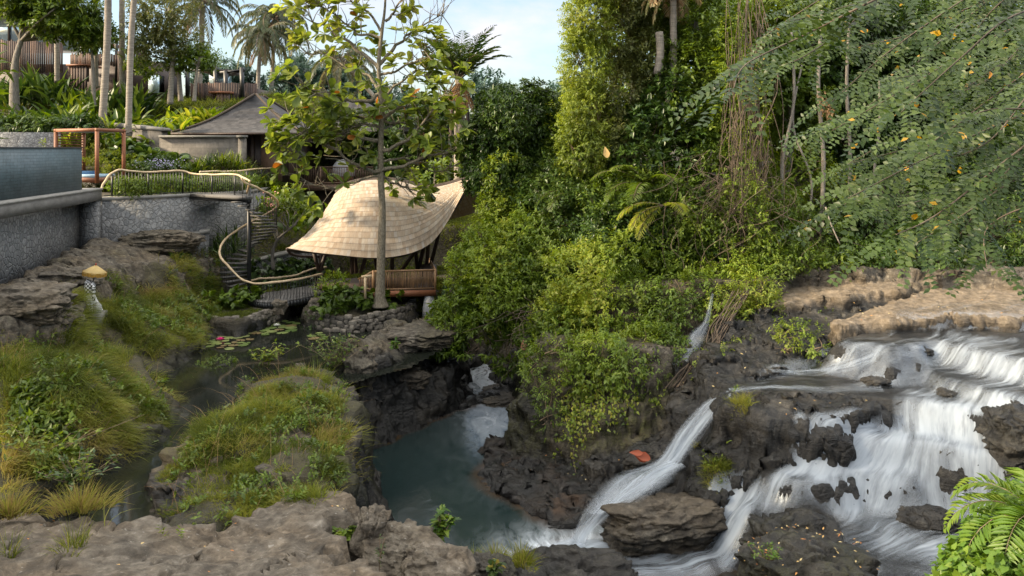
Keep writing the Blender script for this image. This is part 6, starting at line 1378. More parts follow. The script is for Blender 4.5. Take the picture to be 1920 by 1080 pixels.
boulder('boulder','low stone with grass top beside the small stream', P(452,740,23.4), (.5,.4,.3), 37, .2, .6, box=.3)
boulder('boulder','layered grey rock at the left edge below the parasol', P(40,575,22.3), (1.5,1.2,.6), 39, 0., .15, .5, box=.5, rz=.2, strata=.09)
boulder('boulder','broad layered rock beside the draped shrine', P(110,535,25.8), (1.3,1.0,.55), 41, .2, .2, .3, box=.5, strata=.09)
boulder('boulder','pale sandstone hump on the slope under the low stone wall stub', P(300,455,33.2), (1.9,1.2,.55), 43, 0., .15, .5, box=.4, strata=.07)
boulder('stone','squared pale stone at the near end of the footbridge', P(524,576,30.6), (.28,.25,.32), 45, 0., .1, 1., box=.75)
boulder('stone','upright pale stone at the island end of the footbridge', P(592,574,31.2), (.26,.25,.36), 47, 0., .1, 1., box=.6)
boulder('boulder','brown flat rock shelf in the channel below the jungle', P(955,745,29.2), (1.3,1.5,.2), 49, .3, 0, 0, box=.4)
# dry stone edging of the island and the left bank
def edging(label, line, h, seed, z):
    b = MB(); s = spline([PZ(*q, z) for q in line], 400); L_ = np.r_[0,np.cumsum(np.linalg.norm(np.diff(s,axis=0),axis=1))]
    V0, F0 = ICO4; rg = np.random.default_rng(seed); e = empty('stone_edging', s[200], label, 'stone edging')
    for row in range(4):
        t = rg.random()*.2
        while t < L_[-1]:
            w = rg.uniform(.16,.36); q = np.array([np.interp(t+w/2, L_, s[:,k]) for k in range(3)]); r = np.array([w*.56, .15, h/4*.72])
            u = V0*(1-.5)+V0/np.abs(V0).max(1,keepdims=True)*.42; u = u*(1+.2*fbm(V0*1.4+rg.random()*90,3,seed)[:,None]); T = s[min(399,int(400*(t+w/2)/L_[-1])+3 if t+w/2 < L_[-1]*.98 else 399)]-s[min(396,int(400*(t+w/2)/L_[-1]))]; a = math.atan2(T[1],T[0])
            W = u*r; ca, sa = math.cos(a), math.sin(a); W[:,:2] = W[:,:2] @ np.array([[ca,sa],[-sa,ca]]); b.add(W+q+(rg.normal()*.03,.05*row+rg.normal()*.03,-h+h/4*(row+.5)+.04*rg.normal()), F0, rg.random()); t += w
    o = b.build('stone', simple_mat('edging_stone', (.05,.045,.038), (.20,.175,.14), 7, .85, .5, rnd=.55), e, True); o['kind'] = 'stuff'
edging('rough dry stone edging round the island of the large leaved tree', [(580,582),(600,590),(640,594),(690,592),(735,584),(765,573),(774,562)], .62, 3, -6.32)
edging('rough dry stone edging of the grassy bank at the left side of the pond', [(368,592),(410,597),(450,596),(490,586),(522,573)], .6, 5, -6.3)

# ------------------------------------------------------------------ grass and ground cover
def scatter(n, x0, x1, y0, y1, mask):
    x = rng.uniform(x0,x1,n); y = rng.uniform(y0,y1,n); k = rng.random(n) < np.clip(mask(x,y),0,1); return x[k], y[k]
def gnorm(x, y, e=.12):
    gxx = (ground(x+e,y)-ground(x-e,y))/(2*e); gyy = (ground(x,y+e)-ground(x,y-e))/(2*e); return norm(np.c_[-gxx,-gyy,np.ones(len(x))])
def in_px(polys):
    Q = [np.array(p, float) for p in polys]
    def f(x, y, soft=14):
        z = ground(x,y); px = 960+x*FPX/y; py = HY-z*FPX/y; m = np.zeros(len(px))
        for q in Q: m = np.maximum(m, ss(soft,-soft,poly_sdf(px+fbm(np.c_[x,y,0*x]*1.3,3,77)*26,py+fbm(np.c_[x,y,0*x]*1.3+9,3,78)*22,q)))
        return m
    return f
def grass(name, label_kind, x, y, L, W, lean, colf, seed, segs=3, mat=None, hang=0.):
    n = len(x); z = ground(x,y); N_ = gnorm(x,y); rg = np.random.default_rng(seed)
    dn = np.c_[N_[:,:2],np.zeros(n)]; az = rg.random(n)*6.28; wind = .25*np.c_[fbm(np.c_[x,y,0*x]*.7,2,5),fbm(np.c_[x,y,0*x]*.7+30,2,5),np.zeros(n)]
    d = norm(np.array([0,0,1.])+np.c_[np.cos(az),np.sin(az),np.zeros(n)]*lean*rg.random(n)[:,None]+dn*.5+wind)
    tus = np.clip(.75+1.5*fbm(np.c_[x,y,0*x]*1.7,2,seed+200),.22,1.7); l = L*(.5+.7*rg.random(n))*tus; side = norm(np.cross(d, rg.normal(size=(n,3)))); pts = [np.c_[x,y,z-.03]]; dr = d.copy()
    for s_ in range(segs):
        pts.append(pts[-1]+dr*(l/segs)[:,None]); dr = norm(dr+np.c_[np.cos(az),np.sin(az),np.zeros(n)]*.28*lean+dn*(.35+hang)+np.array([0,0,-.30-hang*.6]))
    V = []
    for s_ in range(segs):
        w = W*(1-.75*s_/segs); V += [pts[s_]-side*w/2, pts[s_]+side*w/2]
    V.append(pts[-1]); V = np.stack(V,1); k = 2*segs+1; o = (np.arange(n)*k)[:,None]
    F = [np.concatenate([o+np.array([[2*i_,2*i_+1,2*i_+3,2*i_+2]]) for i_ in range(segs-1)]), o+np.array([[2*segs-2,2*segs-1,2*segs]])]
    c = np.clip(colf(x,y)+rg.normal(size=n)*.10,0,1)
    ob = obj(name, V.reshape(-1,3), F, mat or L_SOFT, None, False, {'rnd': np.repeat(c,k)}); ob['kind'] = 'stuff'; return ob
def hcol(x, y): return .38 + .75*fbm(np.c_[x,y,0*x]*.75,3,91) + .25*fbm(np.c_[x,y,0*x]*2.5,2,92)
# long hanging grass on the left shoulders
m1 = in_px([[(195,525),(240,520),(300,555),(330,480),(400,500),(410,560),(375,640),(330,650),(300,668),(235,655),(185,590)],[(0,635),(60,640),(110,615),(150,560),(200,590),(235,690),(300,740),(315,790),(285,820),(215,850),(130,900),(0,900)],[(110,560),(140,560),(140,600),(110,620)]])
mm = lambda x,y: m1(x,y)*ss(-.55,.0,fbm(np.c_[x,y,0*x]*1.1,3,93)+.15)
x, y = scatter(260000, -17, -8, 14, 36, mm); grass('long_grass', '', x, y, .55, .016, .6, hcol, 1, 4, hang=.35)
# central shelf
m2 = in_px([[(430,790),(480,730),(560,695),(640,715),(655,790),(650,890),(600,940),(500,985),(350,995),(300,960),(300,860),(340,830)],[(330,760),(400,750),(410,800),(340,810)],[(420,740),(470,740),(465,790),(430,795)]])
m2b = in_px([[(470,810),(580,780),(640,800),(600,870),(520,860)],[(300,960),(340,870),(420,880),(440,930)]])
mm = lambda x,y: m2(x,y)*ss(-.30,.15,fbm(np.c_[x,y,0*x]*.9,3,94)+.05)*(1-.72*m2b(x,y))
x, y = scatter(200000, -11, -3, 13, 25, mm); grass('meadow_grass', '', x, y, .26, .013, 1.0, lambda x,y: .30+.7*fbm(np.c_[x,y,0*x]*.8,3,95), 2, 3)
m3 = in_px([[(595,770),(640,750),(660,800),(655,860),(600,840)],[(375,800),(450,790),(480,850),(430,900),(370,880)],[(520,740),(560,735),(560,790),(510,780)],[(0,870),(40,880),(40,960),(0,970)],[(110,890),(190,890),(205,965),(150,975),(110,930)],[(640,880),(665,870),(660,940),(630,930)]])
x, y = scatter(90000, -13, -3, 10, 25, lambda x,y: m3(x,y)*.9); grass('tall_tuft_grass', '', x, y, .45, .014, .7, lambda x,y: .58+.5*fbm(np.c_[x,y,0*x]*1.2,3,96), 3, 4)
# green turf of bank, island and slopes behind
m4 = in_px([[(370,575),(430,570),(490,572),(512,583),(450,598),(372,596)],[(590,578),(690,578),(690,596),(620,596),(582,590)],[(700,570),(770,560),(760,582),(700,590)]])
x, y = scatter(160000, -14, -4, 27, 35, lambda x,y: m4(x,y)); grass('turf', '', x, y, .16, .014, 1., lambda x,y: .05+.2*fbm(np.c_[x,y,0*x],2,97), 4, 3)
x, y = scatter(110000, -12, 4, 33.5, 48, lambda x,y: .75+0*x); grass('bank_grass', '', x, y, .26, .035, .9, lambda x,y: .15+.4*fbm(np.c_[x,y,0*x]*.5,2,98), 5, 3)
x, y = scatter(120000, -46, -12, 37, 62, lambda x,y: .9+0*x); grass('hill_grass', '', x, y, .55, .05, .9, lambda x,y: .12+.4*fbm(np.c_[x,y,0*x]*.4,2,99), 6, 3)
# weeds with small leaves between the grass
def weeds(name, polys, n, L, mat, x0, x1, y0, y1, thr=0., seed=1, h=.14):
    mk = in_px(polys); x, y = scatter(n, x0, x1, y0, y1, lambda a,b: mk(a,b)*ss(thr-.1,thr+.15,fbm(np.c_[a,b,0*a]*1.4,3,seed)))
    C = np.c_[x,y,ground(x,y)+h*rng.random(len(x))]; lb = LB(); sprays(lb, C, gnorm(x,y)+rdir(len(x))*.5, 6, .12, L, .5, .15, seed and 'simple')
    o = lb.build(name, mat); o['kind'] = 'stuff'
weeds('weeds', [[(310,840),(420,790),(560,700),(650,720),(650,900),(560,950),(350,990)],[(330,690),(460,640),(480,720),(380,760)]], 14000, .09, L_MID, -11, -3, 13, 26, .05, 5)
weeds('broad_weeds', [[(40,740),(120,740),(150,820),(110,890),(20,880)],[(60,900),(30,880),(150,860),(190,900)]], 12000, .16, L_MID, -15, -9, 14, 22, -.3, 7, .35)
weeds('shelf_weeds', [[(330,480),(400,490),(410,560),(360,620),(330,560)],[(560,600),(640,610),(655,690),(590,690)]], 9000, .12, L_DARK, -15, -5, 23, 35, -.2, 9, .25)
weeds('moss_creeper', [[(1080,640),(1230,640),(1260,760),(1150,820),(1080,780)],[(1500,600),(1550,590),(1560,640),(1500,650)]], 16000, .07, L_LIME, 1, 10, 19, 28, .12, 11, .03)
weeds('rock_plants', [[(1310,830),(1350,840),(1390,900),(1340,930),(1310,880)],[(1370,745),(1400,745),(1400,800),(1370,790)],[(1455,610),(1530,600),(1545,640),(1470,650)],[(400,1020),(300,1010),(310,1040)]], 9000, .08, L_LIME, -6, 10, 10, 26, -.1, 13, .1)
m5 = in_px([[(1365,755),(1400,750),(1400,795),(1365,795)],[(1305,840),(1335,840),(1380,890),(1340,935),(1300,900)]])
x, y = scatter(60000, 3, 9, 18, 22, lambda x,y: m5(x,y,8)*.8); grass('rock_grass', '', x, y, .25, .012, .9, lambda x,y: .45+.6*fbm(np.c_[x,y,0*x]*2,2,101), 7, 3)
m6 = in_px([[(870,1040),(1000,1030),(1000,1060),(870,1075)],[(90,1000),(190,990),(180,1040),(100,1040)],[(0,1020),(30,1010),(30,1060),(0,1060)]])
def tufts(label, spots, n, L, colr, seed, name='grass_tuft', mat=None, W=.012):
    for i_, (px, py, Y, r, lab) in enumerate(spots):
        c = P(px,py,Y); rg = np.random.default_rng(seed+i_); a = rg.random(n)*6.28; rr = r*np.sqrt(rg.random(n))*(1+.5*np.sin(a*2+seed)+.3*np.sin(a*5)); x = c[0]+rr*np.cos(a); y = c[1]+rr*np.sin(a)
        d = norm(np.c_[np.cos(a)*.5*rr/r,np.sin(a)*.5*rr/r,np.ones(n)]+rg.normal(size=(n,3))*.28); l = L*(.3+.85*rg.random(n)**1.5); side = norm(np.cross(d,rg.normal(size=(n,3)))); pts=[np.c_[x,y,np.full(n,c[2]-.05)]]; V=[]
        for s_ in range(4): pts.append(pts[-1]+d*(l/4)[:,None]); d = norm(d+np.c_[np.cos(a),np.sin(a),np.zeros(n)]*.16+np.array([0,0,-.14]))
        for s_ in range(4): w=W*(1-.2*s_); V += [pts[s_]-side*w/2, pts[s_]+side*w/2]
        V.append(pts[-1]); V=np.stack(V,1); o=(np.arange(n)*9)[:,None]; F=[np.concatenate([o+np.array([[2*q,2*q+1,2*q+3,2*q+2]]) for q in range(3)]), o+np.array([[6,7,8]])]
        ob = obj(name, V.reshape(-1,3), F, mat or L_SOFT, None, False, {'rnd': np.repeat(np.clip(colr+rg.normal(size=n)*.24,0,1),9)}); tag(ob, lab, 'grass')
tufts('', [(592,745,22.6,.22,'tall fountain of bright green reed leaves above the grassy shelf')], 240, 1.25, .35, 50, 'reed_clump', L_LIME, .022)
tufts('', [(930,1052,13.2,.16,'olive grass tuft on the pool edge left of the second tuft'),(978,1050,13.4,.2,'round olive grass tuft beside the white plunge water'),(885,1058,13.0,.12,'small sparse grass tuft next to the climbing leaves at the pool edge')], 420, .34, .45, 60)
tufts('', [(150,948,11.9,.28,'orange brown grass tuft on the lip of the foreground ledge'),(15,960,11.4,.22,'yellow green grass tuft at the left edge of the foreground ledge')], 700, .42, .72, 70)
tufts('', [(135,1022,10.7,.2,'sprawling green grass tuft growing from a crack in the ledge'),(15,1040,10.5,.12,'tiny yellowish tuft at the left edge on the ledge')], 130, .40, .3, 80)
# climbing leaves and saplings at the pool edge
def leafy(name, label, cat, base, h, n, L, W, mat, seed, tpl='simple', spread=.16, droop=.2):
    rg = np.random.default_rng(seed); e = empty(name, base, label, cat); b = MB(); lb = LB()
    for k_ in range(n):
        p1 = np.asarray(base)+np.array([rg.normal()*spread, rg.normal()*spread, h*rg.uniform(.6,1)]); pts = spline([base, (np.asarray(base)+p1)/2+rg.normal(size=3)*.04, p1], 10); b.tube(pts, .006, 4)
        m = 10; C = pts[np.clip((rg.random(m)*8).astype(int)+2,0,9)]; lb.add(C, rg.normal(size=(m,3))*[1,1,.4]+(0,0,.35-droop), np.array([0,0,1.])+rg.normal(size=(m,3))*.3, L*(.6+.6*rg.random(m)), L*W, rg.random(m), tpl)
    b.build('stem', M_TWIG, e); lb.build('foliage', mat, e); return e
leafy('climbing_plant','lush climbing plant with large bright leaves standing over the pool edge','plant',P(822,1020,12.9),.55,9,.17,.5,L_FERN,1,'heart',.13)
leafy('seedling','dark green rosette of oval leaves in the hollow of the ledge','plant',P(640,1010,12.6),.16,7,.19,.5,L_MID,2,'broad',.07)
leafy('seedling','thin grey green sapling rising before the grey rock block','plant',P(711,1075,11.6),.62,2,.10,.26,L_GREY,3,'narrow',.05)
leafy('seedling','pale leaved seedling at the bottom edge near the grass tufts','plant',P(928,1075,12.2),.12,4,.14,.5,L_GREY,4,'broad',.06)
leafy('seedling','fresh light green weed stalks on the right of the ledge tuft','plant',P(160,905,12.6),.5,5,.13,.4,L_LIME,5,'simple',.1)
leafy('leafy_bush','round leafy bush reaching over the pond at the rock corner','bush',P(628,690,24.6),1.05,34,.13,.45,L_MID,6,'simple',.42)
leafy('leafy_bush','loose leafy plant growing out of the pond water','bush',P(497,680,25.6),.55,18,.17,.5,L_LIME,7,'simple',.38)
leafy('leafy_bush','tall leafy weed in the middle of the grassy shelf','bush',P(446,905,16.2),.6,9,.15,.38,L_LIME,8,'simple',.12)
leafy('leafy_bush','small bright plant in a cleft of the grey slab above the channel','bush',P(738,655,25.6),.26,5,.18,.5,L_FERN,9,'broad',.08)
leafy('leafy_bush','dark leafy bush in the shaded hollow at the left edge','bush',P(75,860,16.6),.7,40,.18,.42,L_MID,10,'simple',.7)
leafy('leafy_bush','dark bush leaning over the stream under the hanging grass','bush',P(140,905,15.6),.5,26,.16,.42,L_DARK,11,'simple',.5)
leafy('leafy_bush','tiny leafed fern bush clinging to the wet slope below the platform','bush',P(1500,640,23.8),.4,16,.15,.4,L_FERN,12,'simple',.4)
leafy('leafy_bush','little bush beside the dark stream gap on the platform edge','bush',P(1530,665,22.8),.4,10,.13,.4,L_FERN,13,'simple',.2)
leafy('seedling','single bright seedling on the dark shelf above the left fall','plant',P(1424,757,19.9),.3,3,.14,.4,L_FERN,14,'broad',.06)
leafy('seedling','small plants sprouting on the wet black boulder','plant',P(1440,1050,13.0),.2,14,.07,.5,L_FERN,15,'simple',.2)

# ------------------------------------------------------------------ lily pads and water lilies
M_PAD = leaf_mat('lily_pad', [(.07,.12,.03),(.13,.18,.05),(.20,.24,.085),(.18,.12,.06)], .1, .3)
n_ = 22; th = np.linspace(.16, 2*np.pi-.16, n_); V = np.concatenate([[[0,0,.004]], np.c_[np.cos(th),np.sin(th),.012+.02*np.sin(th*3)*0]]); F = np.array([[0,i_,i_+1] for i_ in range(1,n_)])
pads = []
def pad_mesh(seed):
    return np_mesh('lily_pad', V*[1,1,1], F, M_PAD, True, {'rnd': np.full(len(V), seed)})
PM = [pad_mesh(s_) for s_ in (.1,.25,.4,.55,.7,.95)]
def pads_in(px, py, rx, ry, n, lab, grp, r0, r1):
    got = []
    for _ in range(n*12):
        if len(got) >= n: break
        a = rng.random()*6.28; q = math.sqrt(rng.random()); c = PZ(px+rx*q*math.cos(a), py+ry*q*math.sin(a), -6.885); r = rng.uniform(r0,r1)
        if all(math.hypot(c[0]-g_[0],c[1]-g_[1]) > (r+g_[2])*.86 for g_ in got):
            got.append((c[0],c[1],r)); o = bpy.data.objects.new('lily_pad', PM[int(rng.integers(6))]); COL.objects.link(o); o.location = (c[0],c[1],-6.888+rng.random()*.01); o.scale = (r,r,r); o.rotation_euler = (rng.normal()*.03,rng.normal()*.03,rng.random()*6.28); tag(o,lab,'lily pad',grp)
pads_in(508,611,50,17,54,'round green lily pad floating around the white water lilies','lily pads around the white lilies',.13,.26)
pads_in(420,632,52,24,52,'dark lily pad floating around the pink water lilies','lily pads around the pink lilies',.11,.22)
pads_in(598,630,16,6,6,'lily pad floating alone in front of the island','lily pads before the island',.12,.2)
def lily(px, py, lab, col):
    c = PZ(px,py,-6.86); e = empty('water_lily', c, lab, 'water lily'); lb = LB()
    for ring, (n,el,l) in enumerate(((9,.35,.17),(7,.8,.14),(5,1.25,.11))):
        a = np.arange(n)*6.28/n+ring*.3; d = np.c_[np.cos(a)*math.cos(el),np.sin(a)*math.cos(el),np.full(n,math.sin(el))]; lb.add(np.tile(c,(n,1)), d, np.c_[-np.cos(a)*math.sin(el),-np.sin(a)*math.sin(el),np.full(n,math.cos(el))], l, .075, .5)
    lb.build('petals', col, e)
M_PINK = leaf_mat('pink_petal', [(.55,.05,.20),(.62,.08,.26)], .3); M_WHT = leaf_mat('white_petal', [(.72,.72,.68),(.78,.78,.76)], .3)
lily(416,621,'pink water lily, upper left of the three pink ones',M_PINK); lily(429,623,'pink water lily, right of the two upper pink ones',M_PINK); lily(413,637,'deep pink water lily nearest the camera',M_PINK)
lily(519,611,'white water lily in the middle of the green pads',M_WHT); lily(517,601,'small white water lily at the far edge of the green pads',M_WHT)
# floating algae patches
g = NT('green_algae'); n = g.noise(g.coord(), 5, 7, .65); M_ALG = g.done(g.bsdf(g.ramp(n,[(.3,(.03,.05,.014)),(.55,(.10,.14,.045)),(.75,(.20,.25,.10))]), .8, g.bump(n,.4,.03)))
def algae(label, poly, z):
    q = np.array([PZ(*p,z)[:2] for p in poly]); xs = np.arange(q[:,0].min()-.3,q[:,0].max()+.3,.035); ys = np.arange(q[:,1].min()-.3,q[:,1].max()+.3,.035); A,B = np.meshgrid(xs,ys); a,b_ = A.ravel(),B.ravel()
    d = poly_sdf(a,b_,q)+.55*fbm(np.c_[a,b_,0*a]*2.6,5,5)+.14; k = d<0; idx = np.full(len(a),-1); idx[k] = np.arange(k.sum()); m,n = len(ys),len(xs); w_ = (np.arange(m-1)[:,None]*n+np.arange(n-1)[None]).ravel(); F = idx[np.stack([w_,w_+1,w_+n+1,w_+n],1)]; F = F[(F>=0).all(1)]
    o = obj('algae', np.c_[a,b_,np.full(len(a),z)][k], F, M_ALG, None, True); o['kind'] = 'stuff'
algae('', [(275,915),(300,905),(318,915),(310,940),(285,930)], -6.88); algae('', [(270,825),(300,815),(310,825),(280,835)], -6.88); algae('', [(400,765),(430,758),(440,772),(415,782)], -6.88); 
# fallen leaves
def fallen(name, polys, n, L, mat, box_, seed):
    mk = in_px(polys); x, y = scatter(n, *box_, lambda a,b: mk(a,b)); lb = LB(); N_ = gnorm(x,y); m = len(x); off = np.interp(y,[8,22],[.03,.12]); lb.add(np.c_[x,y,ground(x,y)]+N_*off[:,None], np.cross(N_,rdir(m)), N_+rng.normal(size=(m,3))*.15, L*(.5+.8*rng.random(m)), L*.45, rng.random(m), 'simple'); o = lb.build(name, mat); o['kind'] = 'stuff'
L_FALL = leaf_mat('fallen_leaf', [(.30,.10,.03),(.42,.22,.06),(.5,.36,.14),(.5,.42,.22)], .1, .7)
fallen('fallen_leaves', [[(1280,640),(1420,640),(1440,700),(1350,760),(1200,770)],[(1360,740),(1640,745),(1540,800),(1440,830),(1380,800)],[(1380,570),(1700,560),(1900,560),(1900,590),(1560,610)],[(1000,780),(1180,850),(1100,950),(950,900)],[(0,970),(640,960),(700,1080),(0,1080)]], 700, .075, L_FALL, (-9,16,9,28), 3)
n_=90; a=rng.random(n_)*6.28; r=np.sqrt(rng.random(n_)); lb=LB()
c=P(1520,1098,13.6); ux=r*np.cos(a); uy=r*np.sin(a); C=np.c_[c[0]+1.3*ux,c[1]+1.0*uy,c[2]+.93*np.sqrt(np.clip(1-(ux**2+uy**2)*.95,0,1))*.98]; lb.add(C, rdir(n_)*[1,1,.3], np.c_[ux*.6,uy*.6,np.ones(n_)], .07, .03, rng.random(n_)); o=lb.build('fallen_leaves', L_FALL); o['kind']='stuff'
lb=LB(); c=P(1183,848,20.0); b=MB()
V_=[]; 
lb.add(np.array([c,c+(.02,0,.02),c-(.05,0,.0)]), np.array([[1,-.3,-.25],[.8,-.2,-.5],[.9,-.5,.1]]), np.array([[0,-.8,.6]]*3), np.array([.5,.42,.36]), np.array([.24,.2,.16]), np.array([.1,.2,.05]), 'broad')
tag(lb.build('withered_leaf', leaf_mat('rust_leaf', [(.22,.045,.015),(.32,.08,.025)], .15, .6)), 'large curled rust red dead leaf on the black rock by the white fall', 'dead leaf')
lb=LB(); c=P(981,648,26.0); lb.add(np.array([c+(0,0,.2)]), np.array([[.1,-.2,-1]]), np.array([[0,-1,.1]]), .34, .22, .6, 'broad'); tag(lb.build('withered_leaf', leaf_mat('tan_dead_leaf', [(.36,.16,.09),(.42,.2,.12)], .2, .6)), 'pinkish tan dead leaf caught in twigs above the channel', 'dead leaf')
lb=LB(); c=P(1134,285,27.6); lb.add(np.array([c+(0,0,.2)]), np.array([[.2,-.2,-1]]), np.array([[0,-1,.1]]), .42, .24, .6, 'broad'); tag(lb.build('withered_leaf', L_FALL), 'brown dead leaf hanging among the arching palm fronds', 'dead leaf')
lb=LB(); c=P(1742,528,19.5)

# ------------------------------------------------------------------ planting on the terrace and the hillside
def clump(name, label, cat, px, Y, n, L, W, mat, group=None, dz=0., **kw):
    x = PX(px,Y); z = ground(x,Y)[0]+dz; b = MB(); base = np.array([x,Y,z]); blades(b, base, n, L, W, **kw); return one(b, name, mat, label, cat, group)
G1='ginger clumps on the slope below the villas'
for px,Y,n,L,mt,lab in ((20,51,24,2.6,L_DARK,0),(70,51.5,24,2.7,L_DARK,1),(115,51,24,2.7,L_DARK,1),(40,53,24,2.6,L_DARK,0),(95,53,24,2.6,L_DARK,0),(205,50.5,24,2.4,L_DARK,0),(262,50.5,24,2.4,L_DARK,0),(150,50,24,2.4,L_MID,1),(12,45.5,20,1.7,L_DARK,0),(48,47,22,2.0,L_DARK,0),(78,45,20,1.6,L_DARK,0),(104,47,26,2.2,L_DARK,1),(132,45.5,24,2.1,L_MID,1),(150,47.5,24,2.2,L_MID,1),(165,44.6,18,1.6,L_DARK,0),(118,43.4,18,1.5,L_DARK,0),(60,43,20,1.5,L_DARK,0),(20,42.6,18,1.5,L_DARK,0),(212,46,20,1.7,L_DARK,0),(235,47.5,20,1.7,L_MID,1)):
    clump('ginger_clump', 'dark green ginger clump with arching leaves on the slope below the villas' if lab==0 else 'yellow green ginger clump with upright leaves catching light below the villas', 'ginger', px, Y, int(n*1.7), L, .30, mt, G1 if lab==0 else 'sunlit ginger clumps below the villas', arch=1.2, el=(.75,1.45), pet=.25, jitter=.45)
for px,Y,n,L,mt in ((212,43.5,26,1.7,L_MID),(256,44,26,1.8,L_MID),(282,45,28,1.9,L_MID),(305,44,28,1.8,L_DARK),(325,45.5,26,1.7,L_MID),(270,42.8,22,1.5,L_MID),(335,43.6,22,1.4,L_MID)):
    clump('arching_clump', 'clump of long arching leaves bending right beside the leaning palm trunks', 'ginger', px, Y, int(n*1.6), L, .22, mt, 'arching clumps between palms and pavilion', arch=1.9, el=(.6,1.25), pet=.2, jitter=.5)
for px,Y,n,L in ((348,47,26,1.7),(372,48,28,1.7),(396,48.5,26,1.6),(360,45.5,24,1.3)):
    clump('bright_clump', 'bright lime leaf clump rising above the left eave of the pavilion roof', 'ginger', px, Y, int(n*1.6), L, .26, L_LIME, 'bright clumps above the pavilion eave', arch=1.2, el=(.7,1.4), pet=.2, jitter=.5)
for i_,(px,Y) in enumerate(((115,40.6),(131,40.4),(147,40.8),(158,41),(204,41.4),(340,41.0))):
    clump('banana_seedling', 'young light green banana like plant growing behind the pergola roof', 'banana plant', px, Y, 9, 1.0, .26, L_LIME, 'young banana plants behind the pergola', dz=.75 if px<170 else 1.3, arch=.7, el=(.8,1.4), pet=.3, jitter=.1)
foliage([pb(10+30*q,236+2*(q%2),41.2,26,14) for q in range(6)], 22, .3, nl=8, twig=.35, droop=.5, seed=120, W=.35).build('ground_fern', L_DARK)['kind']='stuff'
for i_,(px,Y,n,dz) in enumerate(((222,40.2,13,.5),(240,40.0,14,.3),(255,39.8,14,.45),(270,39.6,14,.2),(286,39.4,14,.1),(300,39.3,13,0),(316,39.2,14,-.1),(330,39.1,12,-.2),(262,39.,12,-.1),(290,38.8,12,-.2),(235,39.2,12,0))):
    clump('taro_plant', 'taro plant with big blue green heart leaves in front of the tuff garden wall', 'taro', px, Y, n+4, 1.15, .52, L_DARK, 'taro plants before the tuff wall', dz=dz-.1, arch=1.9, el=(.8,1.4), pet=.5, prof='round', jitter=.2)
for i_,(bl,lab) in enumerate((([pb(173,288,38.6,16,14),pb(170,312,38.2,15,14)],'yellow green flowering shrub seen through the pergola frame'),([pb(208,300,38.4,17,16),pb(215,322,38,16,10)],'lime shrub with white blossoms just right of the front pergola post'),([pb(246,305,38.2,15,14)],'small lime shrub right of the pergola corner post'),([pb(94,268,38.,13,7)],'bright little shrub behind the left pergola post'))):
    foliage(bl, 34, .15, nl=8, twig=.2, seed=130+i_, gap=.05).build('lime_shrub', L_YEL); tag(bpy.data.objects[[o.name for o in COL.objects if o.name.startswith('lime_shrub')][-1]], lab, 'shrub')
e = shrub('lavender_shrub', 'dark shrub dotted with pale lilac flowers behind the branch railing', [pb(300,308,37.8,26,13),pb(272,314,37.8,20,10),pb(328,316,37.6,18,9)], L_DARK, 34, .12, nl=8, twig=.2, seed=140, twigs=0)
lb=LB(); n_=170; C=np.array([P(rng.normal(300,20), rng.normal(307,6), 37.2+rng.random()*.4) for _ in range(n_)]); lb.add(C, rdir(n_), rdir(n_), .07, .06, .5); lb.build('flowers', leaf_mat('lilac_petal', [(.45,.42,.62),(.5,.46,.66)], .3), e)['kind'] = 'stuff'
for i_,(px,Y,n,L,mt) in enumerate(((352,38.6,30,.85,L_MID),(374,38.8,30,.9,L_MID),(396,39.,30,.9,L_DARK),(418,39.2,32,.95,L_MID),(440,39.6,30,.9,L_LIME),(462,39.8,30,.9,L_MID),(484,40.2,30,1.,L_LIME),(506,41.,30,1.0,L_MID))):
    clump('spiky_plant', 'spiky strap leaved plant in the bed before the tuff wall', 'plant', px, Y, n+16, L, .06, mt, 'strap leaved plants before the tuff wall', dz=.1, arch=.9, el=(.5,1.45), pet=0., jitter=.15)
e = empty('hedge', P(300,355,34.8), 'low small leaved hedge behind the black railing on the stone wall', 'hedge')
hl = spline([A_+(.3,.9), (A_+B_)/2+(-.25,.7), B_+(-.6,.6), (B_+C_)/2+(-.8,0)], 16)
foliage([(np.array([q[0],q[1],-1.62]),(.55,.42,.42)) for q in hl], 70, .10, nl=8, twig=.2, seed=150, gap=.05).build('foliage', L_MID, e)
for i_,(px,py,Y,n,L,lab) in enumerate(((556,445,37.2,14,1.5,'broad banana like plant right of the spiral staircase, lowest'),(575,420,38,16,1.6,'broad leaved clump standing under the veranda deck edge'),(600,425,38.6,14,1.4,'broad leaved clump next to the left slope of the shingle roof'),(545,400,38.6,16,1.5,'broad leaved plant behind the crooked frangipani stem'))):
    b=MB(); blades(b, P(px,py,Y), n+4, L, .36, (.7,1.4), 1.2, .3, jitter=.3); one(b,'heliconia',L_MID,lab,'heliconia')
fp = P(512,500,34.6); e = tree('frangipani', 'crooked bare stemmed frangipani with pinkish blossoms beside the spiral staircase', fp, [P(512,505,34.6),P(511,475,34.6),P(520,450,34.6),P(540,432,34.5),P(556,420,34.4)], [pb(535,372,35,26,22),pb(560,392,35,22,20),pb(510,385,35.2,20,18)], L_MID, 14, .22, r=.075, gap=.15, nl=8, twig=.15, tpl='simple', whorl=True, seed=160, limbs=12)
lb=LB(); n_=40; C=np.array([P(rng.normal(512,9), rng.normal(378,9), 34.6) for _ in range(n_)]); lb.add(C, rdir(n_), rdir(n_), .09, .08, .5); lb.build('flowers', leaf_mat('pink_blossom', [(.6,.25,.25),(.65,.32,.3)], .3), e)['kind'] = 'stuff'
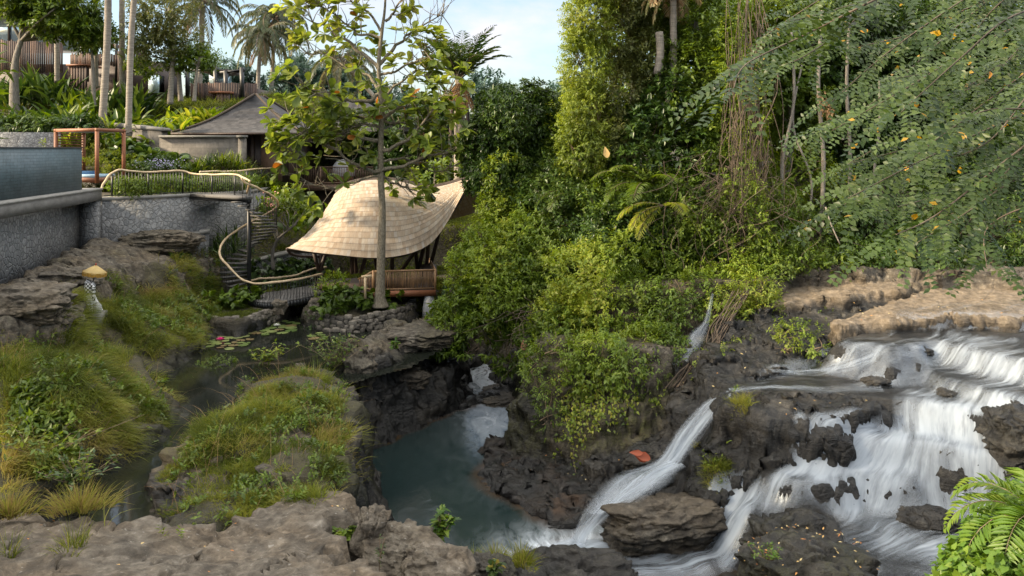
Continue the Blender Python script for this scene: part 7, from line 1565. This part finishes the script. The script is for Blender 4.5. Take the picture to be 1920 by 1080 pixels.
for i_,(px,py,Y,n,L,lab) in enumerate(((412,478,35.4,34,1.0,'dark strappy palm tuft against the stone wall left of the staircase'),(432,462,35.8,36,1.1,'dark strappy palm tuft directly behind the staircase rail'),(448,480,35.,34,.9,'dark palm tuft low beside the staircase pole'),(425,505,34.6,30,.8,'lowest dark palm tuft next to the first stair treads'))):
    b=MB(); blades(b, P(px,py,Y), n+10, L, .07, (.3,1.45), 1.4, 0., jitter=.3); one(b,'strappy_palm',L_DARK,lab,'palm')
for nm,lab,bl,mt,L_ in (('arum_bed','dark shining arum leaves massed behind the footbridge rail',[pb(500,505,36.4,34,16),pb(545,505,36.8,34,16),pb(590,500,37.2,30,16),pb(510,535,35.4,34,12),pb(555,528,35.8,34,12)],L_DARK,.22),
   ('arum_bed','large arum leaves on the bank at the foot of the spiral staircase',[pb(440,560,31.8,28,12),pb(400,566,31.4,26,12),pb(470,555,32.,20,9)],L_MID,.26),
   ('arum_bed','glossy heart leaves covering the island in front of the tree',[pb(640,560,31.2,36,18),pb(675,556,31.4,26,18),pb(620,575,30.9,26,10),pb(735,560,31.8,22,10)],L_MID,.25),
   ('island_shrub','feathery shrub at the left end of the island',[pb(625,530,32,24,18),pb(608,550,31.6,18,14)],L_LIME,.15),
   ('island_shrub','dark plants in the shade between deck and channel',[pb(850,560,33,24,20),pb(835,590,32.4,22,14)],L_DARK,.2)):
    foliage(bl, 15 if L_>.2 else 30, L_, nl=6, twig=.2, tpl='heart' if L_>.2 else 'simple', W=.75 if L_>.2 else .4, droop=.2, seed=int(L_*1000)+len(bl), gap=.05).build(nm, mt); tag(bpy.data.objects[[o.name for o in COL.objects if o.name.split('.')[0]==nm][-1]], lab, 'plants' if nm=='arum_bed' else 'shrub')

weeds('slope_weeds', [[(0,640),(180,640),(300,740),(300,830),(130,900),(0,900)],[(200,530),(300,560),(390,520),(390,640),(240,650)]], 16000, .11, L_MID, -16, -8, 14, 34, .12, 15, .3)
x, y = scatter(9000, -17, -3, 13, 34, lambda a,b: np.maximum(m1(a,b), .6*m2(a,b))*.5); grass('dry_stems', '', x, y, .8, .007, .5, lambda x,y: .8+0*x, 11, 4, L_DEAD)

for i_, (px, py, Z, r, lab) in enumerate(((1640,668,-5.6,(.75,.5,.3),'dark brown wet rock band splitting the water at the top of the cascade'),(1712,660,-5.45,(.45,.4,.28),'small dark wet rock beside the top fall of the cascade'),(1790,735,-6.0,(.5,.3,.16),'low dark rock just awash in the middle of the cascade'),(1580,852,-7.1,(.55,.3,.2),'dark wet rock poking through the lower left veil of the cascade'),(1700,868,-7.2,(.7,.3,.18),'long low dark rock under the middle veil of the cascade'),(1505,925,-7.9,(.4,.3,.2),'round dark rock between the lowest veils of the cascade'))):
    q = PZ(px,py,Z); boulder('boulder', lab, q-(0,0,r[2]*.35), r, 61+i_, 1., .05, box=.4, rz=.4)

for i_, (px, py, Z, r, lab) in enumerate(((1765,690,-5.9,(.55,.4,.3),'dark wet rock hump right of the brown band in the upper cascade'),(1655,715,-6.,(.6,.35,.2),'flat black rock at the lip where the shelf stream leaves the cascade'),(1620,800,-6.7,(.4,.3,.2),'small dark rock at the foot of the broad curtain of water'))):
    q = PZ(px,py,Z); boulder('boulder', lab, q-(0,0,r[2]*.3), r, 71+i_, 1., .05, box=.4, rz=.4)
# ------------------------------------------------------------------ camera, sky, sun
SUN_EL, SUN_AZ = R(27), R(-104)      # azimuth from +Y (view direction), negative = to the left
cam = bpy.data.cameras.new('camera'); co = bpy.data.objects.new('camera', cam); COL.objects.link(co)
co.rotation_euler = (R(90), 0, 0); cam.sensor_width = 36; cam.lens = 36 * FPX / 1920
cam.shift_y = -(540 - HY) / 1920; cam.clip_start = .1; cam.clip_end = 600
sc.camera = co
w = bpy.data.worlds.new('World'); sc.world = w; w.use_nodes = True; t = w.node_tree; t.nodes.clear()
sky = t.nodes.new('ShaderNodeTexSky'); sky.sky_type = 'NISHITA'; sky.sun_disc = False
sky.sun_elevation = SUN_EL; sky.sun_rotation = SUN_AZ; sky.dust_density = 2.0; sky.air_density = 1.0
tc = t.nodes.new('ShaderNodeTexCoord'); mp = t.nodes.new('ShaderNodeMapping'); mp.inputs['Scale'].default_value = (2.2, 2.2, 5.)
nz = t.nodes.new('ShaderNodeTexNoise'); nz.inputs['Scale'].default_value = 1.7; nz.inputs['Detail'].default_value = 7; nz.inputs['Roughness'].default_value = .58
rp = t.nodes.new('ShaderNodeValToRGB'); rp.color_ramp.elements[0].position = .50; rp.color_ramp.elements[1].position = .72
mixc = t.nodes.new('ShaderNodeMixRGB'); mixc.inputs[2].default_value = (4.3, 3.75, 3.75, 1)
bg = t.nodes.new('ShaderNodeBackground'); bg.inputs['Strength'].default_value = .10
ow = t.nodes.new('ShaderNodeOutputWorld'); L = t.links.new
L(tc.outputs['Generated'], mp.inputs[0]); L(mp.outputs[0], nz.inputs['Vector']); L(nz.outputs['Fac'], rp.inputs[0])
mu = t.nodes.new('ShaderNodeMath'); mu.operation = 'MULTIPLY'; mu.inputs[1].default_value = .75; L(rp.outputs[0], mu.inputs[0])
L(mu.outputs[0], mixc.inputs[0]); L(sky.outputs[0], mixc.inputs[1])
sp_ = t.nodes.new('ShaderNodeSeparateXYZ'); L(tc.outputs['Generated'], sp_.inputs[0])
mr = t.nodes.new('ShaderNodeMapRange'); mr.inputs[1].default_value = .30; mr.inputs[2].default_value = .75; mr.inputs[3].default_value = 0; mr.inputs[4].default_value = .9; L(sp_.outputs[2], mr.inputs[0])
veil = t.nodes.new('ShaderNodeMixRGB'); veil.inputs[2].default_value = (11.6, 11.2, 10.6, 1); L(mr.outputs[0], veil.inputs[0]); L(mixc.outputs[0], veil.inputs[1]); L(veil.outputs[0], bg.inputs[0]); L(bg.outputs[0], ow.inputs[0])
sl = bpy.data.lights.new('sun', 'SUN'); so = bpy.data.objects.new('sun', sl); COL.objects.link(so)
sl.energy = 3.4; sl.angle = R(5); sl.color = (1, .82, .58)
d = Vector((math.sin(SUN_AZ) * math.cos(SUN_EL), math.cos(SUN_AZ) * math.cos(SUN_EL), math.sin(SUN_EL)))
so.rotation_euler = d.to_track_quat('Z', 'Y').to_euler(); so.location = (-20, 20, 30)
sc.view_settings.view_transform = 'Standard'; sc.view_settings.look = 'None'
sc.view_settings.exposure = 1.5; sc.view_settings.gamma = 1
sc.cycles.max_bounces = 8; sc.cycles.diffuse_bounces = 3; sc.cycles.transparent_max_bounces = 12; sc.cycles.use_denoising = True
